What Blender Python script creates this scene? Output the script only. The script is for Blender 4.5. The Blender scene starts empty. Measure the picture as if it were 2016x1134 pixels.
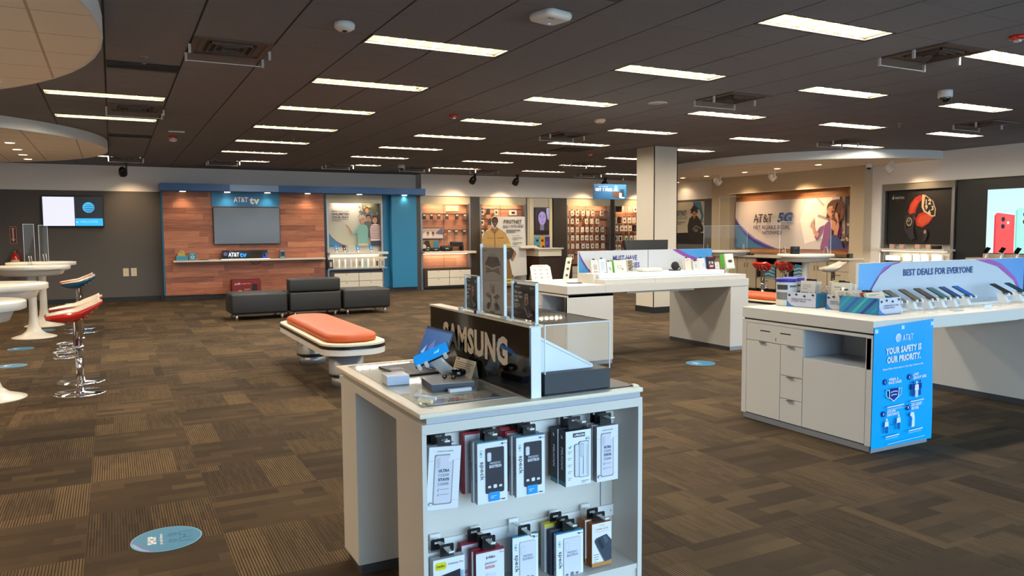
import bpy, bmesh, math, random
from mathutils import Vector, Matrix
random.seed(7)
D = bpy.data
SC = bpy.context.scene
COL = SC.collection

# ------------------------------------------------------------------ camera
CH = 1.485                      # eye height
CE = CH + 1.527                 # main ceiling
YAW, PITCH, ROLL, FPX = .48036, -.07253, -.00663, 1507.0
def cam_axes():
    cy, sy, cp, sp = math.cos(YAW), math.sin(YAW), math.cos(PITCH), math.sin(PITCH)
    f = Vector((sy*cp, cy*cp, sp)); r = Vector((cy, -sy, 0)); u = r.cross(f)
    return r*math.cos(ROLL)+u*math.sin(ROLL), u*math.cos(ROLL)-r*math.sin(ROLL), f
r_, u_, f_ = cam_axes()
cd = D.cameras.new('camera'); cd.sensor_width = 36.0; cd.lens = FPX/2016*36.0
cd.clip_end = 120; cd.clip_start = .02
cam = D.objects.new('camera', cd); COL.objects.link(cam)
M = Matrix((r_, u_, -f_)).transposed().to_4x4(); M.translation = Vector((0, 0, CH))
cam.matrix_world = M
SC.camera = cam

# ------------------------------------------------------------------ world, daylight, exposure
SKY = 8.0
LAMP_W = 33.0
TROFFER_GLOW = 0.85
w = D.worlds.new('World'); SC.world = w; w.use_nodes = True
nt = w.node_tree; bg = nt.nodes['Background']
geo = nt.nodes.new('ShaderNodeTexCoord'); sep = nt.nodes.new('ShaderNodeSeparateXYZ')
ramp = nt.nodes.new('ShaderNodeValToRGB')
nt.links.new(geo.outputs['Generated'], sep.inputs[0]); nt.links.new(sep.outputs['Z'], ramp.inputs['Fac'])
ramp.color_ramp.elements[0].position = 0.0; ramp.color_ramp.elements[0].color = (.40, .42, .46, 1)
ramp.color_ramp.elements[1].position = .08; ramp.color_ramp.elements[1].color = (.50, .73, 1.0, 1)
nt.links.new(ramp.outputs['Color'], bg.inputs['Color'])
bg.inputs['Strength'].default_value = SKY
for x0, x1 in ((-.4, 4.6), (5.0, 9.6), (10.0, 14.2)):      # daylight through the three shop-front windows
    ld = D.lights.new('window_daylight', 'AREA'); ld.shape = 'RECTANGLE'
    ld.size = x1-x0; ld.size_y = 2.6; ld.cycles.is_portal = True
    lo = D.objects.new('window_daylight', ld); COL.objects.link(lo)
    lo.location = ((x0+x1)/2, -1.98, 1.38); lo.rotation_euler = (math.radians(90), 0, 0)
vs = SC.view_settings
vs.view_transform = 'Standard'; vs.look = 'None'; vs.exposure = 0.38; vs.gamma = 1.0
vs.use_curve_mapping = False
SC.display_settings.display_device = 'sRGB'
SC.cycles.max_bounces = 8; SC.cycles.transparent_max_bounces = 24
SC.cycles.diffuse_bounces = 4; SC.cycles.glossy_bounces = 4
SC.cycles.caustics_reflective = False; SC.cycles.caustics_refractive = False
SC.cycles.sample_clamp_indirect = 4.0
SC.cycles.use_denoising = True

# ------------------------------------------------------------------ colour + materials
def s2l(v):
    v /= 255.0
    return v/12.92 if v <= .04045 else ((v+.055)/1.055)**2.4
def rgb(r, g=None, b=None):
    if isinstance(r, str):
        h = r.lstrip('#'); r, g, b = int(h[:2], 16), int(h[2:4], 16), int(h[4:6], 16)
    return (s2l(r), s2l(g), s2l(b), 1.0)
MATS = {}
def mat(name, col=(200, 200, 200), rough=.5, metal=0.0, emit=0.0, coat=0.0, bump=0.0, bscale=200.0, spec=.5):
    if name in MATS: return MATS[name]
    m = D.materials.new(name); m.use_nodes = True; MATS[name] = m
    n = m.node_tree.nodes; l = m.node_tree.links
    p = n['Principled BSDF']
    c = rgb(*col) if not isinstance(col, str) else rgb(col)
    p.inputs['Base Color'].default_value = c
    p.inputs['Roughness'].default_value = rough; p.inputs['Metallic'].default_value = metal
    p.inputs['Specular IOR Level'].default_value = spec
    p.inputs['Coat Weight'].default_value = coat
    if emit:
        p.inputs['Emission Color'].default_value = c; p.inputs['Emission Strength'].default_value = emit
    if bump:
        t = n.new('ShaderNodeTexCoord'); no = n.new('ShaderNodeTexNoise'); no.inputs['Scale'].default_value = bscale
        b = n.new('ShaderNodeBump'); b.inputs['Strength'].default_value = bump; b.inputs['Distance'].default_value = .002
        l.new(t.outputs['Object'], no.inputs['Vector']); l.new(no.outputs['Fac'], b.inputs['Height']); l.new(b.outputs[0], p.inputs['Normal'])
    return m
def mixc(n, l, fac, a, b, mode='MIX'):
    x = n.new('ShaderNodeMix'); x.data_type = 'RGBA'; x.blend_type = mode
    for s, v in ((0, fac), (6, a), (7, b)):
        if isinstance(v, (int, float)): x.inputs[s].default_value = v
        elif isinstance(v, tuple): x.inputs[s].default_value = v
        else: l.new(v, x.inputs[s])
    return x.outputs[2]

def attr_mat(name, rough=.45, emit=0.0, coat=0.0):
    m = D.materials.new(name); m.use_nodes = True; MATS[name] = m
    n = m.node_tree.nodes; l = m.node_tree.links; p = n['Principled BSDF']
    a = n.new('ShaderNodeAttribute'); a.attribute_name = 'Col'
    p.inputs['Roughness'].default_value = rough; p.inputs['Coat Weight'].default_value = coat
    if emit:
        p.inputs['Base Color'].default_value = (.01, .01, .01, 1)
        l.new(a.outputs['Color'], p.inputs['Emission Color']); p.inputs['Emission Strength'].default_value = emit
    else: l.new(mixc(n, l, 1.0, a.outputs['Color'], (.84, .84, .84, 1), 'MULTIPLY'), p.inputs['Base Color'])
    return m
PRINT = attr_mat('printed_ink', .5)
GLOSSP = attr_mat('gloss_print', .22, coat=.3)
SCREEN = attr_mat('lit_screen', .3, emit=1.0)
def math_node(n, l, op, a, b=None):
    x = n.new('ShaderNodeMath'); x.operation = op
    for i, v in enumerate((a, b)):
        if v is None: continue
        if isinstance(v, (int, float)): x.inputs[i].default_value = v
        else: l.new(v, x.inputs[i])
    return x.outputs[0]
def acrylic(name, tint=(1, 1, 1, 1), ior=1.3, refl=.8):
    m = D.materials.new(name); m.use_nodes = True; MATS[name] = m
    n = m.node_tree.nodes; l = m.node_tree.links; n.remove(n['Principled BSDF'])
    tr = n.new('ShaderNodeBsdfTransparent'); tr.inputs[0].default_value = tint
    gl = n.new('ShaderNodeBsdfGlossy'); gl.inputs['Roughness'].default_value = .03
    gl.inputs['Color'].default_value = (refl, refl, refl, 1)
    fr = n.new('ShaderNodeFresnel'); fr.inputs['IOR'].default_value = ior
    mx = n.new('ShaderNodeMixShader'); ge = n.new('ShaderNodeNewGeometry')
    k = math_node(n, l, 'MULTIPLY', fr.outputs[0], math_node(n, l, 'SUBTRACT', 1.0, ge.outputs['Backfacing']))
    l.new(k, mx.inputs[0]); l.new(tr.outputs[0], mx.inputs[1]); l.new(gl.outputs[0], mx.inputs[2])
    l.new(mx.outputs[0], n['Material Output'].inputs[0])
    return m
ACR = acrylic('clear_acrylic', (.97, .98, .98, 1))
ACRE = mat('acrylic_edge', (226, 232, 232), .15, spec=.8)
GLASS = acrylic('window_glass', (.97, .99, .98, 1))

def nodes_of(name, rough=.6):
    m = D.materials.new(name); m.use_nodes = True; MATS[name] = m
    n = m.node_tree.nodes; l = m.node_tree.links
    p = n['Principled BSDF']; p.inputs['Roughness'].default_value = rough
    return m, n, l, p
def carpet_material():
    m, n, l, p = nodes_of('carpet_tiles', .95); p.inputs['Specular IOR Level'].default_value = .15
    T = .605
    g = n.new('ShaderNodeNewGeometry'); s = n.new('ShaderNodeSeparateXYZ'); l.new(g.outputs['Position'], s.inputs[0])
    MA = lambda op, a, b=None: math_node(n, l, op, a, b)
    x = MA('ADD', MA('DIVIDE', MA('ADD', s.outputs['X'], .17), T), 100.0); y = MA('ADD', MA('DIVIDE', MA('SUBTRACT', s.outputs['Y'], 3.96), T), 101.0)
    ix, iy = MA('FLOOR', x), MA('FLOOR', y)
    par = MA('MODULO', MA('ADD', ix, iy), 2.0)
    u, v = MA('SUBTRACT', x, ix), MA('SUBTRACT', y, iy)
    def sel(a, b):        # par ? a : b
        return MA('ADD', MA('MULTIPLY', par, a), MA('MULTIPLY', MA('SUBTRACT', 1.0, par), b))
    across, along = sel(u, v), sel(v, u)      # stripe coordinate and the direction the stripes run
    cid = n.new('ShaderNodeCombineXYZ'); l.new(ix, cid.inputs[0]); l.new(iy, cid.inputs[1])
    wn = n.new('ShaderNodeTexWhiteNoise'); wn.noise_dimensions = '2D'; l.new(cid.outputs[0], wn.inputs['Vector'])
    tile = wn.outputs['Value']
    # blocks of tone inside each tile
    bx = MA('FLOOR', MA('ADD', MA('MULTIPLY', across, sel(2.6, 7.0)), MA('MULTIPLY', tile, 50.0)))
    by = MA('FLOOR', MA('ADD', MA('MULTIPLY', along, sel(.6, 1.8)), MA('MULTIPLY', bx, .37)))
    c2 = n.new('ShaderNodeCombineXYZ'); l.new(MA('ADD', bx, MA('MULTIPLY', ix, 13.0)), c2.inputs[0]); l.new(MA('ADD', by, MA('MULTIPLY', iy, 7.0)), c2.inputs[1])
    w2 = n.new('ShaderNodeTexWhiteNoise'); w2.noise_dimensions = '2D'; l.new(c2.outputs[0], w2.inputs['Vector'])
    # ribs
    rib = MA('FLOOR', MA('MULTIPLY', across, 46.0))
    c3 = n.new('ShaderNodeCombineXYZ'); l.new(MA('ADD', rib, MA('MULTIPLY', ix, 61.0)), c3.inputs[0]); l.new(MA('ADD', MA('FLOOR', MA('MULTIPLY', along, 5.0)), MA('MULTIPLY', iy, 11.0)), c3.inputs[1])
    w3 = n.new('ShaderNodeTexWhiteNoise'); w3.noise_dimensions = '2D'; l.new(c3.outputs[0], w3.inputs['Vector'])
    tri = MA('MULTIPLY', MA('ABSOLUTE', MA('SUBTRACT', MA('FRACT', MA('MULTIPLY', across, 46.0)), .5)), 2.0)
    line = MA('MULTIPLY', MA('SUBTRACT', MA('MINIMUM', MA('MULTIPLY', tri, 1.9), 1.0), .62), MA('ADD', .45, MA('MULTIPLY', w2.outputs['Value'], .75)))
    amt = sel(1.0, .12)
    no = n.new('ShaderNodeTexNoise'); no.inputs['Scale'].default_value = 240.0; no.inputs['Detail'].default_value = 3
    l.new(g.outputs['Position'], no.inputs['Vector'])
    n2 = n.new('ShaderNodeTexNoise'); n2.inputs['Scale'].default_value = 1.3; n2.inputs['Detail'].default_value = 2
    l.new(g.outputs['Position'], n2.inputs['Vector'])
    base = MA('ADD', MA('ADD', .23, MA('MULTIPLY', w2.outputs['Value'], sel(.15, .2))), MA('ADD', MA('MULTIPLY', tile, .12), MA('MULTIPLY', MA('SUBTRACT', n2.outputs['Fac'], .5), .3)))
    f1 = MA('ADD', base, MA('MULTIPLY', MA('ADD', MA('MULTIPLY', line, .62), MA('MULTIPLY', MA('SUBTRACT', w3.outputs['Value'], .5), .12)), amt))
    f2 = MA('ADD', f1, MA('MULTIPLY', MA('SUBTRACT', no.outputs['Fac'], .5), .5))
    cr = n.new('ShaderNodeValToRGB'); l.new(f2, cr.inputs['Fac'])
    e = cr.color_ramp.elements; e[0].position = .05; e[0].color = rgb(34, 27, 20); e[1].position = .9; e[1].color = rgb(120, 98, 69)
    k = e.new(.42); k.color = rgb(68, 55, 40)
    l.new(cr.outputs['Color'], p.inputs['Base Color'])
    b = n.new('ShaderNodeBump'); b.inputs['Strength'].default_value = .5; b.inputs['Distance'].default_value = .004
    l.new(f2, b.inputs['Height']); l.new(b.outputs[0], p.inputs['Normal'])
    return m
def wood_material(name, axis, c0, c1, c2, plank=.13, length=1.1, rough=.45):
    """horizontal planks on a vertical panel; axis = 'X' or 'Y' is the direction the planks run"""
    m, n, l, p = nodes_of(name, rough)
    g = n.new('ShaderNodeNewGeometry'); s = n.new('ShaderNodeSeparateXYZ'); l.new(g.outputs['Position'], s.inputs[0])
    MA = lambda op, a, b=None: math_node(n, l, op, a, b)
    row = MA('FLOOR', MA('DIVIDE', s.outputs['Z'], plank))
    wr = n.new('ShaderNodeTexWhiteNoise'); wr.noise_dimensions = '1D'; l.new(row, wr.inputs['W'])
    al = MA('ADD', MA('DIVIDE', s.outputs[axis], length), MA('MULTIPLY', wr.outputs['Value'], 9.0))
    ia = MA('FLOOR', al)
    c = n.new('ShaderNodeCombineXYZ'); l.new(row, c.inputs[0]); l.new(ia, c.inputs[1])
    wn = n.new('ShaderNodeTexWhiteNoise'); wn.noise_dimensions = '2D'; l.new(c.outputs[0], wn.inputs['Vector'])
    cv = n.new('ShaderNodeCombineXYZ'); l.new(MA('MULTIPLY', s.outputs[axis], 2.2), cv.inputs[0]); l.new(MA('MULTIPLY', s.outputs['Z'], 38.0), cv.inputs[1]); l.new(MA('MULTIPLY', wn.outputs['Value'], 30.0), cv.inputs[2])
    no = n.new('ShaderNodeTexNoise'); no.inputs['Scale'].default_value = 1.0; no.inputs['Detail'].default_value = 5; no.inputs['Distortion'].default_value = .8
    l.new(cv.outputs[0], no.inputs['Vector'])
    f = MA('ADD', MA('MULTIPLY', wn.outputs['Value'], .34), MA('MULTIPLY', no.outputs['Fac'], .72))
    cr = n.new('ShaderNodeValToRGB'); l.new(f, cr.inputs['Fac'])
    e = cr.color_ramp.elements; e[0].position = .15; e[0].color = c0; e[1].position = .9; e[1].color = c2
    k = e.new(.5); k.color = c1
    fz = MA('FRACT', MA('DIVIDE', s.outputs['Z'], plank)); fa = MA('FRACT', al)
    gap = MA('MAXIMUM', MA('LESS_THAN', fz, .03), MA('LESS_THAN', fa, .004))
    out = mixc(n, l, MA('MULTIPLY', gap, .75), cr.outputs['Color'], (.012, .007, .004, 1))
    l.new(out, p.inputs['Base Color'])
    return m
def grid_material(name, col, line, step, ox, oy, wx, wy, rough=.9):
    m, n, l, p = nodes_of(name, rough)
    g = n.new('ShaderNodeNewGeometry'); s = n.new('ShaderNodeSeparateXYZ'); l.new(g.outputs['Position'], s.inputs[0])
    MA = lambda op, a, b=None: math_node(n, l, op, a, b)
    fx = MA('FRACT', MA('DIVIDE', MA('ADD', s.outputs['X'], 50*step-ox), step)); fy = MA('FRACT', MA('DIVIDE', MA('ADD', s.outputs['Y'], 50*step-oy), step))
    k = MA('MAXIMUM', MA('LESS_THAN', fx, wx), MA('LESS_THAN', fy, wy))
    l.new(mixc(n, l, k, col, line), p.inputs['Base Color'])
    return m
def speckle_material(name, c0, c1, scale, rough=.9, bump=.3):
    m, n, l, p = nodes_of(name, rough); p.inputs['Specular IOR Level'].default_value = .2
    g = n.new('ShaderNodeNewGeometry'); no = n.new('ShaderNodeTexNoise'); no.inputs['Scale'].default_value = scale; no.inputs['Detail'].default_value = 4
    l.new(g.outputs['Position'], no.inputs['Vector'])
    cr = n.new('ShaderNodeValToRGB'); l.new(no.outputs['Fac'], cr.inputs['Fac'])
    e = cr.color_ramp.elements; e[0].position = .35; e[0].color = c0; e[1].position = .65; e[1].color = c1
    l.new(cr.outputs['Color'], p.inputs['Base Color'])
    b = n.new('ShaderNodeBump'); b.inputs['Strength'].default_value = bump; b.inputs['Distance'].default_value = .002
    l.new(no.outputs['Fac'], b.inputs['Height']); l.new(b.outputs[0], p.inputs['Normal'])
    return m
CARPET = carpet_material()
TILE = speckle_material('ceiling_tile', rgb(112, 109, 113), rgb(130, 127, 131), 180.0)
WOOD = wood_material('walnut_planks', 'X', rgb(98, 50, 36), rgb(166, 98, 68), rgb(214, 142, 102))
WOODY = wood_material('oak_planks', 'Y', rgb(120, 72, 42), rgb(176, 115, 70), rgb(208, 150, 100), plank=.12)
WOODB = wood_material('rosy_planks', 'X', rgb(120, 76, 60), rgb(164, 110, 86), rgb(196, 146, 118), plank=.2, length=1.4)
BEIGE_GRID = grid_material('beige_soffit_tiles', rgb(244, 228, 208), rgb(188, 168, 148), .6096, .2, .1, .03, .018)
WHITE = mat('white_laminate', (208, 202, 192), .4)
WHITEP = mat('white_plastic', (236, 236, 232), .35)
PAPER = mat('white_card', (238, 238, 238), .55)
GREYB = mat('brushed_aluminium', (168, 172, 178), .35, .6)
KICK = mat('dark_kick', (70, 70, 74), .45, .2)
BLACK = mat('black_plastic', (18, 18, 20), .35)
BLACKG = mat('gloss_black', (10, 10, 12), .06, coat=.6)
CHROME = mat('chrome', (225, 225, 228), .08, 1.0)
STEEL = mat('satin_steel', (150, 150, 152), .35, .9)
DARKM = mat('dark_bronze_metal', (62, 58, 54), .4, .5)
LEATHER = mat('black_leather', (32, 31, 30), .5, bump=.25, bscale=300)
ORANGE = mat('orange_vinyl', (184, 78, 26), .5, bump=.1, bscale=200)
CREAM = mat('cream_laminate', (232, 216, 186), .35)
RED = mat('gloss_red', (206, 40, 24), .12, coat=.5)
TEAL = mat('gloss_teal', (14, 78, 108), .12, coat=.5)
BLUE = mat('blue_paint', (30, 116, 158), .5)
DKWALL = mat('charcoal_paint', (92, 89, 87), .85, bump=.05)
LTWALL = mat('off_white_paint', (246, 240, 235), .9, bump=.03)
SOFFITW = mat('soffit_paint', (226, 225, 222), .9)
DKWOOD = mat('dark_wood', (52, 36, 28), .4)
BASEB = mat('black_vinyl_base', (28, 28, 30), .5)
SHELFM = mat('shelf_laminate', (214, 204, 184), .45)
TROFF = mat('troffer_diffuser', (255, 247, 200), .4, emit=TROFFER_GLOW)
LOUVER = mat('louver_blade', (228, 222, 190), .35)
WARMLED = mat('warm_led', (255, 236, 196), .4, emit=4.0)

# ------------------------------------------------------------------ geometry collector
_text_cache = {}
def text_mesh(s, bold=0.0, res=3):
    k = (s, bold, res)
    if k in _text_cache: return _text_cache[k]
    cu = D.curves.new('t', 'FONT'); cu.body = s; cu.size = 1.0; cu.offset = bold; cu.resolution_u = res; cu.fill_mode = 'FRONT'
    cu.space_character = 1.0 + bold*1.5
    o = D.objects.new('t', cu); COL.objects.link(o)
    dg = bpy.context.evaluated_depsgraph_get(); me = o.evaluated_get(dg).to_mesh()
    vs_ = [(v.co.x, v.co.y) for v in me.vertices]; fs = [tuple(p.vertices) for p in me.polygons]
    o.evaluated_get(dg).to_mesh_clear(); D.objects.remove(o); D.curves.remove(cu)
    if not vs_: vs_ = [(0, 0)]; fs = []
    x0 = min(v[0] for v in vs_); x1 = max(v[0] for v in vs_)
    _text_cache[k] = (vs_, fs, x0, x1)
    return _text_cache[k]
CAP = .729                       # cap height of the built-in face at size 1

class G:
    def __init__(s): s.v = []; s.f = []; s.m = []; s.c = []; s.sm = []; s.mats = []
    def mi(s, m):
        if m not in s.mats: s.mats.append(m)
        return s.mats.index(m)
    def face(s, idx, m, col=None, smooth=False):
        s.f.append(tuple(idx)); s.m.append(s.mi(m)); s.c.append(col); s.sm.append(smooth)
    def poly(s, pts, m, col=None, smooth=False):
        b = len(s.v); s.v += [tuple(p) for p in pts]; s.face(range(b, b+len(pts)), m, col, smooth)
    def box(s, x0, y0, z0, x1, y1, z1, m, col=None, bev=0.0, R=None, o=None, seg=2):
        """axis-aligned box; R (3x3) and o put it in a turned frame"""
        if x1 < x0: x0, x1 = x1, x0
        if y1 < y0: y0, y1 = y1, y0
        if z1 < z0: z0, z1 = z1, z0
        if bev > 0:
            bm = bmesh.new(); bmesh.ops.create_cube(bm, size=1.0)
            for v in bm.verts: v.co = Vector((x0+(v.co.x+.5)*(x1-x0), y0+(v.co.y+.5)*(y1-y0), z0+(v.co.z+.5)*(z1-z0)))
            bmesh.ops.bevel(bm, geom=bm.edges[:], offset=min(bev, .49*min(x1-x0, y1-y0, z1-z0)), segments=seg, affect='EDGES', profile=.5)
            s.addbm(bm, m, col, R, o, smooth=seg > 2); bm.free(); return s
        b = len(s.v)
        P = [(x0, y0, z0), (x1, y0, z0), (x1, y1, z0), (x0, y1, z0), (x0, y0, z1), (x1, y0, z1), (x1, y1, z1), (x0, y1, z1)]
        if R is not None or o is not None: P = [tuple((R @ Vector(p) if R is not None else Vector(p)) + Vector(o or (0, 0, 0))) for p in P]
        s.v += P
        for q in ((3, 2, 1, 0), (4, 5, 6, 7), (0, 1, 5, 4), (1, 2, 6, 5), (2, 3, 7, 6), (3, 0, 4, 7)): s.face([b+i for i in q], m, col)
        return s
    def addbm(s, bm, m, col=None, R=None, o=None, smooth=False):
        b = len(s.v); bm.verts.ensure_lookup_table(); bm.verts.index_update()
        for v in bm.verts:
            p = v.co.copy()
            if R is not None: p = R @ p
            if o is not None: p = p + Vector(o)
            s.v.append(tuple(p))
        for f in bm.faces: s.face([b+v.index for v in f.verts], m, col, smooth)
    def lathe(s, prof, c, m, seg=32, axis=(0, 0, 1), col=None, caps=True):
        """prof = [(radius, height)...] turned round axis through c"""
        ax = Vector(axis).normalized(); a = ax.orthogonal().normalized(); bb = ax.cross(a); c = Vector(c)
        b = len(s.v)
        for r, h in prof:
            for i in range(seg):
                t = 2*math.pi*i/seg; s.v.append(tuple(c + ax*h + (a*math.cos(t)+bb*math.sin(t))*r))
        for k in range(len(prof)-1):
            for i in range(seg):
                j = (i+1) % seg; s.face((b+k*seg+i, b+k*seg+j, b+(k+1)*seg+j, b+(k+1)*seg+i), m, col, True)
        if caps:
            if prof[0][0] > 1e-5: s.face([b+i for i in reversed(range(seg))], m, col)
            if prof[-1][0] > 1e-5: s.face([b+(len(prof)-1)*seg+i for i in range(seg)], m, col)
        return s
    def cyl(s, p0, p1, r, m, r1=None, seg=16, col=None):
        p0, p1 = Vector(p0), Vector(p1); d = p1-p0
        return s.lathe([(r, 0), (r if r1 is None else r1, d.length)], p0, m, seg, d, col)
    def tube(s, pts, r, m, seg=8, closed=False, col=None, flat=None):
        pts = [Vector(p) for p in pts]; n = len(pts); b = len(s.v); prev = None
        for i in range(n):
            t = (pts[(i+1) % n]-pts[i-1]) if closed else (pts[min(i+1, n-1)]-pts[max(i-1, 0)])
            t.normalize(); a = t.orthogonal().normalized() if prev is None else (prev - t*prev.dot(t)).normalized(); prev = a
            bb = t.cross(a)
            for k in range(seg):
                w_ = 2*math.pi*k/seg; s.v.append(tuple(pts[i]+(a*math.cos(w_)+bb*math.sin(w_))*r))
        for i in range(n if closed else n-1):
            j = (i+1) % n
            for k in range(seg): q = (k+1) % seg; s.face((b+i*seg+k, b+i*seg+q, b+j*seg+q, b+j*seg+k), m, col, True)
        if not closed: s.face([b+k for k in reversed(range(seg))], m, col); s.face([b+(n-1)*seg+k for k in range(seg)], m, col)
        return s
    def prism(s, pts, fr, d0, d1, m, col=None, side=None, scol=None):
        """2-D outline in frame fr, extruded along the normal from d0 to d1"""
        n = len(pts); b = len(s.v)
        for d in (d0, d1): s.v += [tuple(fr.at(u, v, d)) for u, v in pts]
        s.face([b+i for i in reversed(range(n))], side or m, scol or col); s.face([b+n+i for i in range(n)], m, col)
        for i in range(n): j = (i+1) % n; s.face((b+i, b+j, b+n+j, b+n+i), side or m, scol or col)
        return s
    def ball(s, c, rx, ry, rz, m, seg=16, rings=8, col=None):
        pr = [(math.sin(math.pi*i/rings), -math.cos(math.pi*i/rings)) for i in range(rings+1)]
        b = len(s.v)
        for r, h in pr:
            for i in range(seg): t = 2*math.pi*i/seg; s.v.append((c[0]+rx*r*math.cos(t), c[1]+ry*r*math.sin(t), c[2]+rz*h))
        for k in range(rings):
            for i in range(seg): j = (i+1) % seg; s.face((b+k*seg+i, b+k*seg+j, b+(k+1)*seg+j, b+(k+1)*seg+i), m, col, True)
        return s
    def build(s, name, parent=None, link=True):
        off = Vector((0, 0, 0)); p = parent
        while p is not None: off += p.location; p = p.parent
        me = D.meshes.new(name)
        me.from_pydata([tuple(Vector(v)-off) for v in s.v], [], s.f)
        for m in s.mats: me.materials.append(m)
        me.polygons.foreach_set('material_index', s.m); me.polygons.foreach_set('use_smooth', s.sm)
        if any(c is not None for c in s.c):
            ca = me.color_attributes.new('Col', 'FLOAT_COLOR', 'CORNER'); flat = []
            for f, c in zip(s.f, s.c):
                c = c or (1, 1, 1, 1)
                if isinstance(c, list): 
                    for k in range(len(f)): flat += c[k % len(c)]
                else: flat += list(c)*len(f)
            ca.data.foreach_set('color', flat)
        me.validate(); me.update()
        o = D.objects.new(name, me); COL.objects.link(o)
        if parent is not None: o.parent = parent
        return o

class Fr:
    """flat frame: origin o, unit u to the right, unit v up, n towards the viewer"""
    def __init__(s, o, u, v, n=None):
        s.o, s.u, s.v = Vector(o), Vector(u).normalized(), Vector(v).normalized()
        s.n = Vector(n).normalized() if n is not None else s.u.cross(s.v)
    def at(s, u, v, d=0): return s.o + s.u*u + s.v*v + s.n*d
def FX(x, y, z): return Fr((x, y, z), (0, -1, 0), (0, 0, 1))       # faces -X, u runs towards the street (right in the picture)
def FY(x, y, z): return Fr((x, y, z), (1, 0, 0), (0, 0, 1))        # faces -Y
def FZ(x, y, z): return Fr((x, y, z), (1, 0, 0), (0, 1, 0))        # faces up

class Art:
    """printing: flat layers of colour on a frame, each a hair above the last"""
    def __init__(s, fr, g=None, m=None, eps=.0004, base=.0004):
        s.fr, s.g, s.m, s.eps, s.d = fr, g or G(), m or PRINT, eps, base
    def lay(s): s.d += s.eps; return s.d
    def poly(s, pts, col, d=None):
        d = s.lay() if d is None else d
        col = [rgb(*c) if isinstance(c, tuple) and len(c) == 3 else rgb(c) for c in col] if isinstance(col, list) else (rgb(*col) if not isinstance(col, str) else rgb(col))
        a = sum(pts[i][0]*pts[(i+1) % len(pts)][1]-pts[(i+1) % len(pts)][0]*pts[i][1] for i in range(len(pts)))
        if a < 0:
            pts = list(reversed(pts)); col = list(reversed(col)) if isinstance(col, list) else col
        s.g.poly([s.fr.at(u, v, d) for u, v in pts], s.m, col); return s
    def rect(s, u0, v0, u1, v1, col): return s.poly([(u0, v0), (u1, v0), (u1, v1), (u0, v1)], col)
    def ell(s, cu, cv, ru, rv, col, n=24, rot=0.0):
        c, k = math.cos(rot), math.sin(rot)
        return s.poly([(cu+ru*math.cos(t)*c-rv*math.sin(t)*k, cv+ru*math.cos(t)*k+rv*math.sin(t)*c) for t in [2*math.pi*i/n for i in range(n)]], col)
    def rrect(s, u0, v0, u1, v1, r, col, n=4): return s.poly(rrpts(u0, v0, u1, v1, r, n), col)
    def line(s, pts, w_, col):
        d = s.lay()
        for (a, b), (c, e) in zip(pts[:-1], pts[1:]):
            L = math.hypot(c-a, e-b) or 1; px, py = -(e-b)/L*w_/2, (c-a)/L*w_/2
            s.poly([(a+px, b+py), (a-px, b-py), (c-px, e-py), (c+px, e+py)], col, d)
        return s
    def text(s, t, u, v, h, col, bold=.0, align='c', w_=None, rot=0.0, skew=0.0, res=2):
        """cap height h; (u, v) is the baseline's left end, centre or right end; w_ squeezes the line to that width"""
        vs_, fs, x0, x1 = text_mesh(t, bold, res); k = h/CAP; kx = k if w_ is None else w_/max(x1-x0, 1e-6)
        sh = {'l': -x0, 'c': -(x0+x1)/2, 'r': -x1}[align]; d = s.lay(); c, q = math.cos(rot), math.sin(rot)
        b = len(s.g.v); cc = rgb(*col) if not isinstance(col, str) else rgb(col)
        for a, e in vs_:
            p, r = (a+sh)*kx + e*k*skew, e*k; s.g.v.append(tuple(s.fr.at(u+p*c-r*q, v+p*q+r*c, d)))
        for f in fs: s.g.face([b+i for i in f], s.m, cc)
        return s
    def lines(s, u0, u1, v, n, dv, col, h=None, ragged=.3):
        d = s.lay()
        for i in range(n):
            e = u1 if i < n-1 else u0+(u1-u0)*.6
            e = u0+(e-u0)*(1-ragged*random.random()*.5); s.poly([(u0, v-i*dv), (e, v-i*dv), (e, v-i*dv+(h or dv*.45)), (u0, v-i*dv+(h or dv*.45))], col, d)
        return s
    def globe(s, cu, cv, r, col, bg=(20, 22, 28)):
        """striped ball emblem: a disc crossed by curved, tapering gaps"""
        s.ell(cu, cv, r, r, col, 28)
        for yc, th in ((.62, .10), (.30, .13), (-.04, .15), (-.38, .14), (-.68, .11)):
            xe = math.sqrt(1-yc*yc)*1.02; top, bot = [], []
            for i in range(13):
                q = -1+2*i/12; y = yc-.15*(1-q*q); t_ = th*(.25+.75*(1-max(0, -q)**2))*(1.0 if q < .5 else 1-.3*(q-.5))*.9
                top.append((cu+r*xe*q, cv+r*(y+t_/2))); bot.append((cu+r*xe*q, cv+r*(y-t_/2)))
            s.poly(top+bot[::-1], bg)
        return s
def rrpts(u0, v0, u1, v1, r, n=4):
    out = []
    for cx, cy, a in ((u1-r, v1-r, 0), (u0+r, v1-r, 90), (u0+r, v0+r, 180), (u1-r, v0+r, 270)):
        for i in range(n+1): t = math.radians(a+90*i/n); out.append((cx+r*math.cos(t), cy+r*math.sin(t)))
    return out
def arc(c, r, a0, a1, n=16, ry=None):
    return [(c[0]+r*math.cos(math.radians(a0+(a1-a0)*i/n)), c[1]+(ry or r)*math.sin(math.radians(a0+(a1-a0)*i/n))) for i in range(n+1)]

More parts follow.
